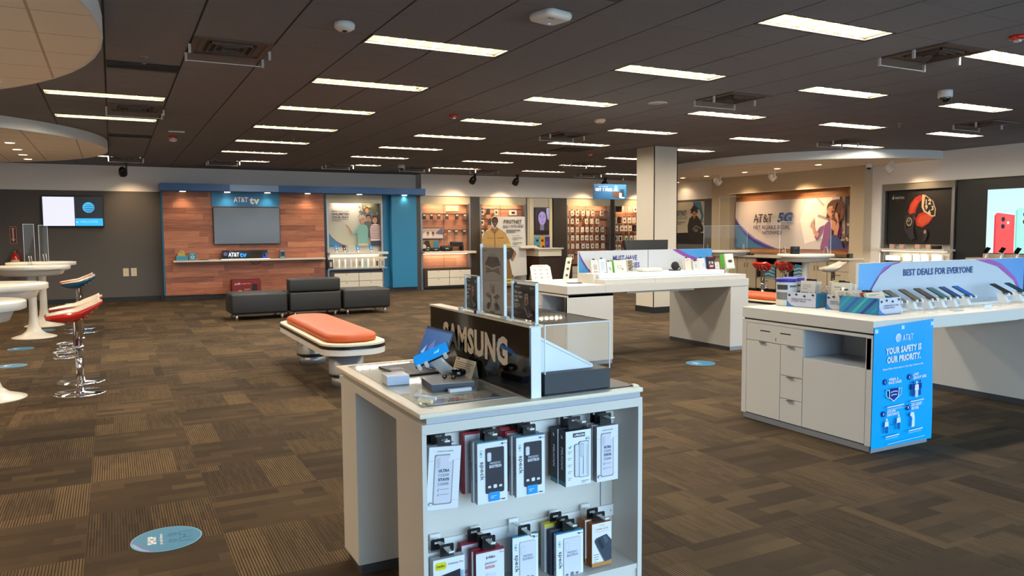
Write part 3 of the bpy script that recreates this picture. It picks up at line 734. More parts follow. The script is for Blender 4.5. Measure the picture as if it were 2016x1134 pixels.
g = G(); g.box(2.05, 18.775, 2.125, 3.565, 18.8, 2.45, mat('sign_blue', (34, 122, 176), .45)); g.build('panel', t)
A = Art(FY(2.05, 18.775, 2.125), m=WHITEP, base=.012); A.text('AT&T', .8, .105, .115, (255, 255, 255), .02, 'r', .32); A.text('tv', .83, .07, .16, (255, 255, 255), .045, 'l', .23); A.g.build('lettering', t)
t = thing('television', 'large switched-off television on the wood planks', 'television', (2.81, 18.75, 1.68))
g = G(); g.box(2.07, 18.72, 1.25, 3.555, 18.78, 2.105, BLACK, bev=.006); g.build('bezel', t)
g = G(); g.box(2.082, 18.717, 1.265, 3.543, 18.7205, 2.095, mat('dark_screen', (80, 84, 90), .16, spec=.6)); g.build('screen', t)
g = G(); g.box(2.7, 18.78, 1.5, 2.95, 18.8, 1.85, BLACK); g.build('wall_bracket', t)
t = thing('wall_shelf', 'long cream shelf across the wood panelling under the television', 'shelf', (2.87, 18.7, .86))
g = G(); g.box(1.19, 18.5, .868, 4.56, 18.8, .905, SHELFM, bev=.004); g.build('board', t)
g = G(); g.tube([(2.86, 18.78, .868), (2.9, 18.78, .80), (3.0, 18.78, .775), (3.08, 18.78, .82), (3.1, 18.78, .868)], .007, BLACK, 6); tag(g.build('cable'), 'thin black cable looping under the cream wall shelf', 'cable')
SH = .9055
t = thing('light_box_sign', 'black light box with glowing service name on the cream shelf', 'sign', (2.72, 18.62, SH))
g = G(); g.box(2.22, 18.6, SH, 3.23, 18.72, SH+.21, BLACKG); g.build('housing', t)
A = Art(FY(2.22, 18.6, SH), m=SCREEN, eps=.001, base=.001); A.globe(.075, .125, .045, (88, 84, 120)); A.text('AT&T', .135, .07, .09, (255, 255, 255), .03, 'l', .235); A.text('tv', .38, .055, .115, (40, 150, 255), .04, 'l', .16); A.poly([(.88, .03), (.99, .03), (.985, .05), (.9, .05)], (40, 60, 235)); A.line([(.895, .13), (.91, .05)], .012, (30, 40, 220)); A.line([(.965, .13), (.985, .05)], .012, (70, 90, 255)); A.g.build('glowing_lettering', t)
g = G(); g.box(2.2, 18.55, SH, 3.27, 18.6, SH+.012, mat('led_strip', (240, 236, 224), .4, emit=.8)); g.build('lit_base', t)
t = thing('gift_box', 'light blue box topped by a gold ring display at the shelf\'s left end', 'box', (1.36, 18.63, SH))
g = G(); g.box(1.25, 18.56, SH, 1.49, 18.72, SH+.1, mat('box_teal', (70, 150, 176), .6), bev=.004); g.build('box', t)
g = G(); gm = mat('ring_gold', (196, 172, 92), .45); g.box(1.29, 18.6, SH+.1, 1.44, 18.68, SH+.18, gm); g.lathe([(.035, -.03), (.055, -.03), (.055, .03), (.035, .03), (.035, -.03)], (1.365, 18.64, SH+.17), gm, 24, (0, 1, 0), caps=False); g.build('ring', t)
def card_box(name, x0, x1, y0, y1, z0, z1, col, label, cat, art=None):
    t = thing(name, label, cat, ((x0+x1)/2, y0, z0)); g = G(); g.box(x0, y0, z0, x1, y1, z1, PRINT, rgb(*col)); g.build('body', t)
    if art: A = Art(FY(x0, y0, z0), eps=.0008, base=.0008); art(A, x1-x0, z1-z0); A.g.build('printed_front', t)
    return t
card_box('product_box', 1.52, 1.665, 18.58, 18.66, SH, SH+.165, (58, 146, 176), 'upright blue box with a white round emblem on the cream shelf', 'box', lambda A, w, h: (A.ell(w*.5, h*.42, w*.26, w*.26, (220, 236, 240)), A.ell(w*.5, h*.42, w*.16, w*.16, (70, 160, 190)), A.rect(w*.2, h*.82, w*.8, h*.88, (220, 236, 240))))
g = G(); g.box(1.73, 18.6, SH, 1.92, 18.7, SH+.018, BLACK, bev=.003); tag(g.build('set_top_box'), 'flat black set-top box on the cream shelf', 'set-top box')
g = G(); g.box(1.96, 18.58, SH, 2.15, 18.7, SH+.012, SHELFM, bev=.002); tag(g.build('leaflet_stack'), 'flat cream leaflet beside the black light box', 'leaflet')
card_box('product_box', 3.51, 3.63, 18.6, 18.66, SH, SH+.2, (70, 92, 110), 'upright dark blue box at the right end of the shelf', 'box', lambda A, w, h: (A.rect(.01, h*.85, w-.01, h*.95, (180, 200, 210)), A.rect(w*.3, h*.35, w*.75, h*.75, (20, 26, 34)), A.rect(.01, .01, w-.01, h*.22, (150, 180, 190))))
t = thing('blue_column', 'tall blue painted column between two wall display bays', 'column', (6.6, 18.8, 0)); t['kind'] = 'thing'
g = G(); g.box(6.3, 18.66, .1, 6.97, 19.19, 2.45, BLUE); g.box(6.14, 18.86, .1, 6.3, 19.19, 2.45, BLUE); g.build('panel', t); g = G(); g.box(6.14, 18.7, 0, 6.97, 19.19, .1, BASEB); g.build('base', t)
g = G(); g.box(6.97, 18.8, 0, 7.0, 19.19, 2.45, mat('corner_metal', (150, 142, 132), .35, .6)); g.build('corner_trim', t)
t = thing('product_carton', 'dark red product carton standing on the carpet behind the left ottoman', 'carton', (2.7, 18.3, 0))
g = G(); g.box(2.37, 18.25, 0, 3.0, 18.55, .45, PRINT, rgb(120, 24, 22)); g.build('body', t)
A = Art(FY(2.37, 18.25, 0), eps=.001, base=.001); A.rect(.01, .01, .62, .44, (132, 22, 22)); A.text('polk', .06, .34, .05, (236, 220, 216), .02, 'l'); A.text('magnifi max', .2, .35, .03, (230, 210, 206), 0, 'l'); A.ell(.17, .19, .05, .022, (216, 190, 186)); A.lines(.26, .4, .22, 2, .04, (200, 160, 156)); A.poly(rrpts(.43, .1, .55, .35, .02), (24, 18, 18)); A.g.build('printed_front', t)

# ------------------------------------------------------------------ wall display bays
POSTM = mat('bay_post', (74, 70, 64), .35, .4); HOOD = mat('bay_hood', (196, 186, 160), .4); LOCK = mat('lock_dark', (40, 38, 36), .4)
def bay(x0, x1, label, wood=WOODB, z_wood=.56, drawers=True, shelf=None, warm=True):
    t = thing('display_bay', label, 'display bay', ((x0+x1)/2, 18.85, 0), 'recessed wall display bays')
    g = G(); g.box(x0, 18.86, 2.285, x1, 19.18, 2.445, HOOD); g.box(x0, 18.84, 2.235, x1, 18.86, 2.445, HOOD); g.build('hood', t)
    for x in (x0, x1-.05):
        g = G(); g.box(x, 18.82, 0, x+.05, 19.18, 2.26 if x == x0 else 2.26, STEEL); g.build('side_post', t)
    g = G(); g.box(x0+.05, 19.0, z_wood, x1-.05, 19.18, 2.26, wood); g.build('back_panel', t)
    g = G(); g.box((x0+x1)/2-.004, 18.997, z_wood, (x0+x1)/2+.004, 19.0, 2.25, BLACK); g.build('panel_joint', t)
    g = G(); g.box(x0+.2, 18.88, 2.272, x1-.3, 18.95, 2.285, WARMLED); o = g.build('light_bar', t)
    ld = D.lights.new('lamp', 'AREA'); ld.shape = 'RECTANGLE'; ld.size = x1-x0-.4; ld.size_y = .05; ld.energy = 6; ld.color = (1, .76, .48)
    lo = D.objects.new('lamp', ld); COL.objects.link(lo); lo.parent = o; lo.location = Vector(((x0+x1)/2, 18.9, 2.262))-t.location; lo.rotation_euler = (math.radians(-10), 0, 0)
    if drawers:
        g = G(); g.box(x0+.05, 18.72, .06, x1-.05, 19.18, .555, DKWOOD); g.build('drawer_unit', t)
        xm = (x0+.13+x1-.07)/2
        for a, b in ((x0+.13, xm-.006), (xm+.006, x1-.07)):
            for z0, z1 in ((.1, .295), (.305, .5)):
                g = G(); g.box(a, 18.7, z0, b, 18.72, z1, SHELFM, bev=.003); d_ = g.build('drawer', t)
                g = G(); g.lathe([(.012, 0), (.01, .006), (.001, .007)], ((a+b)/2, 18.7, z1-.03), LOCK, 12, (0, -1, 0)); g.build('lock', d_)
        g = G(); g.box(x0+.05, 18.8, 0, x1-.05, 19.18, .06, BASEB); g.build('plinth', t)
    if shelf:
        z = shelf; g = G(); g.box(x0+.01, 18.6, z-.06, x1+.06, 19.0, z, SHELFM, bev=.004); g.build('shelf', t)
        g = G(); g.box(x0+.1, 18.85, z-.075, x1-.1, 18.95, z-.06, WARMLED); o = g.build('under_light', t)
        ld = D.lights.new('lamp', 'AREA'); ld.shape = 'RECTANGLE'; ld.size = x1-x0-.3; ld.size_y = .06; ld.energy = 5; ld.color = (1, .8, .55)
        lo = D.objects.new('lamp', ld); COL.objects.link(lo); lo.parent = o; lo.location = Vector(((x0+x1)/2, 18.88, z-.09))-t.location
    return t
def post(x0, x1, label):
    g = G(); g.box(x0, 18.8, 0, x1, 19.18, 2.45, POSTM); tag(g.build('bay_divider'), label, 'divider', 'dark metal dividers between the wall bays')
post(7.0, 7.13, 'dark metal divider between the blue column and the speaker bay'); post(8.57, 8.83, 'dark metal divider between speaker bay and firefighter bay')
post(11.14, 11.58, 'broad dark metal divider right of the portrait screen'); post(13.12, 13.24, 'dark metal divider between the two densely hung bays')

# first bay: family poster, phone shelf, boxed cases
b1 = bay(4.69, 6.12, 'lit wall bay with a family poster, phone shelf and boxed cases', mat('bay_white', (214, 208, 198), .5), shelf=1.02)
g = G(); g.box(4.66, 18.66, .6, 6.16, 19.0, .625, STEEL); g.box(4.66, 18.66, .85, 6.16, 18.69, .9, SHELFM); g.build('case_rail', b1)
t = thing('poster', 'poster of a smiling family with UNLIMITED lettering in the first lit bay', 'poster', (5.4, 18.95, 1.2))
A = Art(FY(4.75, 18.985, 1.17), eps=.001, base=.001); A.g.box(4.75, 18.985, 1.17, 6.06, 18.999, 2.235, PRINT, rgb(200, 200, 200)); W_, H_ = 1.31, 1.065
A.poly([(0, 0), (W_, 0), (W_, H_), (0, H_)], [(206, 204, 178), (204, 200, 170), (186, 186, 190), (188, 188, 196)])
A.poly([(.92, .75), (W_, .62), (W_, H_), (.86, H_)], (92, 96, 84)); 
for k in range(26): A.ell(.8+.5*random.random(), .62+.42*random.random(), .035, .03, random.choice(((98, 102, 92), (120, 118, 104), (150, 146, 134))), 8)
A.line([(.78, .7), (.84, .9), (.8, H_-.02)], .012, (110, 96, 80)); A.line([(.84, .9), (.9, 1.0)], .008, (110, 96, 80))
A.poly([(0, 0), (.5, 0), (.34, .05), (.2, .13), (.08, .24), (0, .36)], (116, 90, 150)); A.poly([(0, 0), (.38, 0), (.24, .07), (.1, .18), (0, .31)], (72, 136, 176))
def torso(A, u, v, w, h, col, stripe=None):
    A.poly([(u-w*.5, v-h), (u+w*.5, v-h), (u+w*.55, v-h*.25), (u+w*.42, v-.02), (u+w*.15, v), (u-w*.15, v), (u-w*.42, v-.02), (u-w*.55, v-h*.25)], col)
    if stripe:
        for k in range(9): y = v-h*.12-k*h*.095; A.rect(u-w*.5, y, u+w*.5, y+h*.035, stripe)
head(A, 1.0, .9, .065, (206, 148, 116), (76, 48, 32)); torso(A, 1.02, .82, .22, .14, (92, 120, 150))
head(A, 1.03, .70, .075, (196, 140, 110), (54, 38, 30)); torso(A, 1.02, .62, .26, .4, (98, 104, 112))
head(A, 1.2, .66, .085, (214, 160, 128), (66, 40, 30), 1.4, -1); torso(A, 1.2, .55, .25, .42, (238, 228, 222), (176, 86, 84)); A.rect(1.07, 0, 1.31, .12, (54, 56, 74))
head(A, .88, .66, .085, (214, 156, 126), (196, 186, 176), 0, -1); torso(A, .86, .54, .26, .48, (138, 190, 178)); A.rect(.74, 0, .98, .06, (220, 204, 178))
A.poly([(.76, .5), (.62, .3), (.58, .33), (.5, .5), (.44, .53), (.46, .5), (.52, .4), (.56, .28), (.62, .26), (.78, .38)], (138, 190, 178)); A.poly([(.6, .34), (.5, .5), (.43, .54), (.42, .515), (.49, .46), (.55, .3)], (196, 138, 108))
A.text('AT&T', .03, 1.0, .022, (40, 50, 70), .02, 'l'); A.text('UNLIMITED', .085, .77, .055, (34, 40, 92), .04, 'l', .44); A.text('YOUR WAY', .085, .69, .055, (34, 40, 92), .04, 'l', .43); A.text('Save', .085, .85, .045, (34, 40, 92), .03, 'l', .13); A.text('more with', .235, .85, .045, (60, 64, 100), 0, 'l', .28); A.lines(.085, .5, .655, 2, .035, (120, 118, 128)); A.g.build('printed_sheet', t)
PHB = [(20, 22, 26), (44, 140, 206), (44, 140, 206), (40, 44, 52)]
def tilted_phone(x, y, z, col, label, cat='phone', grp=None, w=.075, h=.15, tilt=35, stand=True, m=None, scr=None):
    """phone leaning back on a small stand; screen towards -Y"""
    t = thing('display_phone', label, cat, (x, y, z), grp); a = math.radians(tilt); R = Matrix.Rotation(-a, 3, 'X'); o = Vector((x, y, z+.05))
    g = G(); g.box(-w/2, -.0045, 0, w/2, .0045, h, m or BLACKG, bev=.004, R=R, o=o); g.build('body', t)
    A = Art(Fr(o+R@Vector((-w/2, -.0046, 0)), R@Vector((1, 0, 0)), R@Vector((0, 0, 1))), m=SCREEN if scr else GLOSSP, eps=.0005, base=.0005); A.rrect(.004, .004, w-.004, h-.004, .006, scr or col); A.g.build('screen', t)
    if stand: g = G(); g.prism([(-.03, 0), (.04, 0), (.055, .1), (.03, .11)], Fr((x, y, z), (0, 1, 0), (0, 0, 1)), -.012, .012, WHITEP); g.build('stand', t)
    return t
for x, c, l in ((4.9, (52, 150, 220), 'blue-screened phone at the left of the family poster shelf'), (5.1, (30, 26, 30), 'dark phone second from left on the family poster shelf'), (5.44, (44, 160, 226), 'bright blue phone in the middle of the family poster shelf'), (5.78, (44, 150, 216), 'blue-screened phone at the right of the family poster shelf')): tilted_phone(x, 18.75, 1.0205, c, l, 'phone', 'phones on the family poster shelf', scr=tuple(int(q*.9) for q in c))
card_box('shelf_card', 5.18, 5.33, 18.72, 18.74, 1.0205, 1.19, (214, 210, 200), 'white card standing between phones on the family poster shelf', 'card', lambda A, w, h: A.rect(.03, h*.6, w-.03, h*.66, (160, 160, 160)))
for k, (x, c) in enumerate(zip((4.73, 4.87, 5.02, 5.17, 5.30, 5.45, 5.60, 5.75, 5.90, 6.04), ((40, 40, 44), (222, 212, 194), (216, 206, 186), (206, 206, 206), (226, 214, 194), (220, 210, 192), (204, 212, 210), (222, 212, 196), (222, 206, 180), (204, 196, 180)))):
    card_box('phone_case_box', x-.055, x+.055, 18.66, 18.7, .625, .85, c, '%s boxed phone case, %s from the left under the family poster shelf' % ('black' if k == 0 else 'pale', ordn(k)), 'boxed case', lambda A, w, h: A.rrect(w*.25, h*.2, w*.75, h*.75, .01, random.choice(((150, 150, 150), (60, 70, 80), (190, 184, 170), (196, 190, 180)))))['group'] = 'boxed cases in the first lit bay'

# second bay: speakers
b2 = bay(7.14, 8.57, 'lit wall bay with wood back, cables on pegs and speakers', shelf=1.0)
def pegs(t, x0, x1, zs):
    for z in zs: g = G(); g.box(x0, 18.94, z-.012, x1, 18.96, z+.012, DARKM); g.box(x0+.1, 18.96, z-.01, x0+.12, 19.0, z+.01, DARKM); g.box(x1-.12, 18.96, z-.01, x1-.1, 19.0, z+.01, DARKM); g.build('peg_rail', t)
def pack(x, y, z, w, h, d, col, label, grp, art=None, m=PRINT):
    """hanging retail pack: z is the top of its card; its printed face looks towards the shop"""
    t = thing('hanging_pack', label, 'hanging pack', (x, y, z), grp)
    g = G(); g.box(x-w/2, y, z-h, x+w/2, y+d, z-.03, m, rgb(*col)); g.box(x-.02, y+d*.3, z-.03, x+.02, y+d*.3+.003, z+.005, BLACK); g.build('card', t)
    A = Art(FY(x-w/2, y, z-h), eps=.0008, base=.0008)
    (art or (lambda A, w, h: A.ell(w*.5, h*.42, w*.22, h*.16, (70, 62, 58), 12)))(A, w, h-.03); A.g.build('printed_face', t)
    g = G(); g.tube([(x, y-.02, z-.008), (x, 18.95, z-.008)], .004, STEEL, 6); g.build('hook', t)
    return t
pegs(b2, 7.2, 8.5, (1.98, 1.56))
for k, x in enumerate((7.26, 7.46, 7.67, 7.9, 8.19, 8.42)): pack(x, 18.86, 2.0, .085, .16, .03, ((40, 36, 36), (34, 32, 32), (70, 62, 56), (60, 54, 50), (52, 48, 46), (90, 80, 74))[k], 'dark cable pack, %s from left on the upper rail of the speaker bay' % ordn(k), 'cable packs in the speaker bay', lambda A, w, h: A.rect(.01, h*.7, w-.01, h, (226, 206, 186)))
for k, x in enumerate((7.96, 8.16, 8.4)): pack(x, 18.86, 1.58, .09, .15, .03, ((120, 108, 100), (80, 76, 72), (50, 46, 44))[k], 'dark cable pack, %s from left on the lower rail of the speaker bay' % ordn(k), 'cable packs in the speaker bay', lambda A, w, h: A.rect(.01, h*.7, w-.01, h, (226, 206, 186)))
t = thing('framed_photo', 'framed photograph of people lying together in the speaker bay', 'picture', (7.48, 18.9, 1.33))
g = G(); g.box(7.15, 18.9, 1.32, 7.82, 18.93, 1.62, BLACK); g.build('frame', t)
A = Art(FY(7.165, 18.9, 1.335), eps=.001, base=.001); A.rect(0, 0, .64, .27, (176, 160, 150)); A.poly([(.05, .02), (.3, .02), (.38, .16), (.18, .2), (.04, .12)], (222, 212, 200)); A.poly([(.3, .02), (.62, .02), (.58, .14), (.4, .18)], (206, 198, 196)); head(A, .2, .13, .045, (196, 140, 110), (60, 40, 34)); head(A, .34, .13, .04, (150, 100, 78), (30, 22, 20)); A.poly([(.4, .14), (.55, .26), (.62, .26), (.62, .12)], (96, 84, 120)); A.g.build('print', t)
t = thing('display_card', 'black and yellow product card leaning behind the small speakers', 'card', (7.3, 18.9, 1.0))
A = Art(FY(7.15, 18.92, 1.0), eps=.001, base=.001); A.g.box(7.15, 18.92, 1.0, 7.68, 18.93, 1.3, PRINT, rgb(150, 120, 70)); A.poly([(.02, .02), (.14, .28), (.25, .28), (.3, .1), (.36, .02)], (34, 30, 28)); A.ell(.11, .12, .06, .07, (216, 206, 190)); A.poly([(.15, .02), (.22, .12), (.33, .05), (.34, .02)], (216, 190, 90)); A.rect(.38, .02, .52, .27, (40, 120, 160)); A.g.build('print', t)
def speaker(x, y, z, rx, rz, label):
    t = thing('bluetooth_speaker', label, 'speaker', (x, y, z), 'black speakers on the bay shelf')
    g = G(); g.lathe([(.001, -rx), (rz*.8, -rx), (rz, -rx+.02), (rz, rx-.02), (rz*.8, rx), (.001, rx)], (x, y, z+rz), mat('speaker_cloth', (24, 24, 26), .8), 24, (1, 0, 0)); g.build('grille', t)
    g = G(); g.box(x-rx*.3, y-rz-.004, z+rz*.8, x+rx*.3, y-rz+.01, z+rz*1.2, mat('badge', (170, 160, 150), .4)); g.build('badge', t)
    g = G(); g.box(x-rx*.5, y-rz*.6, z-.001, x+rx*.5, y+rz*.6, z+.012, BLACK); g.build('foot', t)
speaker(7.27, 18.72, 1.0005, .1, .045, 'smallest black speaker, left on the bay shelf'); speaker(7.5, 18.72, 1.0005, .12, .05, 'low black speaker in the middle of the bay shelf'); speaker(7.79, 18.7, 1.0005, .15, .075, 'largest black speaker on the bay shelf')
t = thing('speaker_bracket', 'long black speaker bar on brackets at the right of the speaker bay', 'speaker', (8.15, 18.8, 1.1)); g = G(); g.box(7.98, 18.8, 1.12, 8.34, 18.9, 1.25, BLACK, bev=.02); g.build('body', t)
for x in (7.98, 8.3): g = G(); g.box(x, 18.8, 1.0, x+.05, 18.99, 1.15, BLACK, bev=.006); g.build('arm', t)
card_box('bay_sign', 7.92, 8.28, 18.98, 18.995, 2.06, 2.2, (230, 204, 150), 'small cream sign at the top of the speaker bay', 'sign', lambda A, w, h: (A.ell(w*.2, h*.5, .012, .012, (150, 110, 60)), A.rect(w*.3, h*.42, w*.75, h*.56, (190, 160, 110))))

# third bay: behind the standee
b3 = bay(8.84, 10.27, 'lit wall bay with wood back behind the firefighter standee', drawers=True)
pegs(b3, 8.9, 10.2, (2.12, 1.85, 1.57, 1.28))
for k, (x, z, w, c) in enumerate(((8.94, 2.14, .1, (216, 200, 184)), (9.12, 2.14, .1, (50, 46, 44)), (9.36, 2.14, .11, (206, 190, 176)), (9.88, 2.13, .22, (236, 224, 212)), (8.93, 1.86, .1, (222, 206, 190)), (9.16, 1.86, .09, (70, 64, 62)), (8.92, 1.59, .11, (236, 226, 216)))):
    pack(x, 18.86, z, w, .17, .03, c, '%s accessory pack, %s among those behind the firefighter standee' % ('dark' if c[0] < 90 else 'pale', ordn(k)), 'packs in the firefighter bay', lambda A, w, h: A.rrect(w*.25, h*.25, w*.75, h*.7, .012, (46, 42, 42)))
t = thing('standee', 'cardboard standee of a firefighter in tan gear beside FIRSTNET lettering', 'standee', (9.5, 18.3, 0))
A = Art(FY(0, 18.3, 0), eps=.001, base=.001); g = A.g
fig = [(8.66, .05), (8.64, 1.1), (8.66, 1.4), (8.8, 1.55), (8.95, 1.62), (8.93, 1.75), (8.95, 1.88), (9.03, 1.93), (9.11, 1.88), (9.14, 1.91), (9.94, 1.91), (10.0, .33), (9.6, .3), (9.58, .05)]
g.prism(fig, FY(0, 18.3, 0), -.012, 0, PRINT, rgb(222, 216, 206))
A.poly([(9.14, .32), (9.99, .34), (9.935, 1.9), (9.1, 1.9)], (222, 216, 206)); A.poly([(8.66, .05), (9.58, .05), (9.58, .34), (8.66, .34)], (46, 50, 54))
TAN, TAND = (190, 148, 84), (140, 100, 56)
A.poly([(8.7, .05), (8.72, .75), (8.78, 1.1), (9.38, 1.1), (9.47, .7), (9.56, .3), (9.55, .05), (9.3, .05), (9.1, .6), (8.95, .05)], TAND)
for z in (.12, .2): A.rect(9.33, z, 9.56, z+.04, (206, 206, 70))
A.poly([(8.64, .8), (8.65, 1.3), (8.72, 1.48), (8.92, 1.6), (9.15, 1.6), (9.36, 1.46), (9.42, 1.1), (9.38, .95), (8.75, .95)], TAN); A.poly([(9.3, 1.5), (9.42, 1.35), (9.53, 1.08), (9.6, .85), (9.5, .8), (9.35, 1.0)], TAN); A.poly([(9.38, 1.2), (9.5, 1.16), (9.52, 1.1), (9.4, 1.13)], (206, 206, 70)); A.poly([(9.4, 1.1), (9.53, 1.06), (9.54, 1.02), (9.42, 1.05)], (206, 206, 70))
A.poly([(8.95, 1.64), (9.02, 1.56), (9.1, 1.64), (9.14, 1.56), (9.02, 1.44), (8.9, 1.56)], TAND); A.line([(9.02, 1.5), (9.03, 1.0)], .015, (90, 64, 40)); A.line([(8.8, 1.35), (8.98, 1.33)], .012, TAND); A.line([(9.1, 1.34), (9.28, 1.35)], .012, TAND)
head(A, 9.03, 1.77, .1, (96, 62, 46), (30, 20, 18)); A.ell(9.44, .93, .17, .15, (60, 54, 50)); A.ell(9.4, 1.0, .05, .035, (110, 78, 58)); A.poly([(9.5, .76), (9.56, .72), (9.66, .9), (9.62, 1.0), (9.58, .95)], (150, 110, 80))
A.text('FIRSTNET', 9.56, 1.725, .1, (34, 34, 38), .02, 'c', .54); A.text('BUILT WITH AT&T', 9.58, 1.61, .08, (34, 34, 38), .01, 'c', .62); A.lines(9.36, 9.82, 1.53, 2, .045, (70, 70, 72), .022); A.rect(9.53, 1.395, 9.77, 1.402, (60, 60, 60))
for z in (1.33, 1.2): A.lines(9.55, 9.85, z, 2, .04, (110, 110, 110), .015)
A.rect(9.53, 1.1, 9.8, 1.106, (60, 60, 60)); g.build('printed_board', t)
g = G(); g.prism([(0, 0), (.35, 0), (0, .9)], Fr((9.3, 18.312, 0), (0, 1, 0), (0, 0, 1)), -.006, .006, mat('kraft', (150, 130, 104), .8)); g.build('easel_back', t)

# portrait screen cabinet and podium
t = thing('screen_cabinet', 'cream cabinet column carrying a portrait screen between the bays', 'cabinet', (10.76, 18.9, 0))
g = G(); g.box(10.32, 18.84, 0, 11.12, 19.18, 2.44, SHELFM); g.build('body', t)
g = G(); g.box(10.36, 18.8, 1.0, 10.48, 18.84, 2.42, mat('lit_edge', (236, 220, 180), .4)); g.box(11.0, 18.8, 1.0, 11.1, 18.84, 2.42, MATS['lit_edge']); g.build('edge_strip', t)
t = thing('portrait_screen', 'upright screen showing a long-haired woman\'s face between the bays', 'screen', (10.76, 18.8, 1.8))
g = G(); g.box(10.52, 18.78, 1.42, 10.99, 18.84, 2.18, BLACK, bev=.006); g.build('bezel', t)
A = Art(FY(10.535, 18.78, 1.44), m=SCREEN, eps=.001, base=.001); A.rect(0, 0, .44, .725, (48, 44, 52)); A.rect(.36, .4, .44, .725, (150, 148, 180)); A.poly([(.02, .0), (.05, .45), (.12, .68), (.22, .71), (.34, .66), (.4, .4), (.43, 0)], (46, 32, 34)); A.rect(.15, .0, .28, .3, (112, 96, 116)); A.ell(.22, .44, .125, .19, (150, 132, 178)); A.poly([(.1, .55), (.13, .66), (.22, .68), (.31, .64), (.34, .5), (.3, .6), (.2, .63)], (46, 32, 34))
for q in (-1, 1): A.ell(.22+q*.055, .475, .025, .01, (40, 30, 44), 10); A.line([(.22+q*.085, .51), (.22+q*.03, .515)], .01, (52, 38, 48))
A.poly([(.21, .47), (.245, .4), (.205, .395)], (124, 106, 150)); A.poly([(.18, .345), (.265, .345), (.222, .325)], (112, 66, 96)); A.rect(0, 0, .44, .1, (20, 18, 22)); A.g.build('screen', t)
t = thing('podium', 'cream-topped dark wood podium in front of the portrait screen', 'podium', (10.5, 18.4, 0))
g = G(); g.box(10.16, 17.98, 1.02, 10.98, 18.78, 1.055, SHELFM, bev=.004); g.build('top', t); g = G(); g.box(10.21, 18.02, .835, 10.93, 18.76, 1.02, SHELFM); g.build('drawer_band', t)
g = G(); g.box(10.24, 18.05, .06, 10.9, 18.76, .835, DKWOOD); g.build('cabinet', t); g = G(); g.lathe([(.014, 0), (.001, .006)], (10.34, 18.05, .79), STEEL, 12, (0, -1, 0)); g.build('lock', t); g = G(); g.box(10.26, 18.08, 0, 10.88, 18.76, .06, BASEB); g.build('plinth', t)
for n, (x0, x1, c, l) in enumerate(((10.36, 10.52, (74, 158, 186), 'light blue leaflet card, left of the three on the podium'), (10.53, 10.68, (222, 150, 44), 'orange leaflet card in the middle of the podium'), (10.69, 10.84, (58, 62, 140), 'indigo leaflet card, right of the three on the podium'))):
    card_box('leaflet_card', x0, x1, 18.5, 18.515, 1.0555, 1.36, c, l, 'leaflet', (lambda A, w, h: (A.rect(w*.25, h*.55, w*.7, h*.75, (30, 30, 34)), A.poly([(.06, .0), (.14, .0), (.13, .05), (.07, .06)], (30, 24, 26)))) if n < 2 else (lambda A, w, h: A.lines(.02, w-.02, h*.5, 3, .03, (110, 116, 190))))['group'] = 'leaflets on the podium'
t = thing('tablet_wedge', 'low cream wedge display lying on the podium top', 'display', (10.5, 18.2, 1.055)); g = G(); g.prism([(0, 0), (.22, 0), (.22, .07), (0, .02)], Fr((10.3, 18.15, 1.0555), (0, 1, 0), (0, 0, 1)), -.55, 0, SHELFM); g.build('wedge', t)

# fourth and fifth bays, densely hung
b4 = bay(11.58, 13.12, 'lit wall bay with wood back hung with rows of white packs')
pegs(b4, 11.6, 13.1, (2.08, 1.85, 1.61, 1.37, 1.13, .83))
def arts(kind):
    return {0: lambda A, w, h: A.ell(w*.5, h*.4, w*.2, h*.15, (76, 66, 60), 10), 1: lambda A, w, h: A.line([(w*.3, h*.7), (w*.6, h*.55), (w*.4, h*.3), (w*.7, h*.2)], .006, (100, 90, 84)), 2: lambda A, w, h: (A.ell(w*.55, h*.45, w*.2, h*.2, (40, 36, 36), 12), A.rect(w*.1, h*.85, w*.5, h*.92, (160, 150, 140))), 3: lambda A, w, h: (A.rect(0, 0, w*.25, h, (76, 150, 56)), A.ell(w*.62, h*.4, w*.2, h*.18, (44, 38, 36), 12)), 4: lambda A, w, h: A.rrect(w*.25, h*.12, w*.75, h*.8, .01, (30, 28, 30))}[kind]
for r, (z, xs) in enumerate(((2.04, (11.62, 11.80, 11.98, 12.17, 12.33, 12.51, 12.83)), (1.81, (11.64, 11.80, 11.97, 12.29, 12.47, 12.67)), (1.57, (11.64, 11.8, 11.98, 12.15, 12.31, 12.48, 12.66, 12.84)), (1.33, (11.63, 11.81, 11.98, 12.15, 12.3, 12.46, 12.65, 12.86)), (1.09, (11.65, 11.82, 11.98, 12.18, 12.32, 12.5, 12.65, 12.87)), (.79, (11.66, 11.8)))):
    for k, x in enumerate(xs):
        kind = 3 if (r == 2 and k == 7) else (2 if r == 3 and k > 3 else random.choice((0, 1, 0, 2)))
        pack(x, 18.84+.02*random.random(), z+.09, .105, .18, .03, random.choice(((232, 220, 204), (226, 214, 198), (238, 230, 220), (216, 204, 190))), '%swhite hanging pack, %s in row %s of the bay beside the broad divider' % ('green-edged ' if kind == 3 else '', ordn(k), ('one', 'two', 'three', 'four', 'five', 'six')[r]), 'packs in the densely hung fourth bay', arts(kind))
b5 = bay(13.24, 14.32, 'lit wall bay hung with boxed gadgets, half hidden by the pillar')
pegs(b5, 13.28, 14.28, (2.24, 1.9, 1.66, 1.37, 1.1))
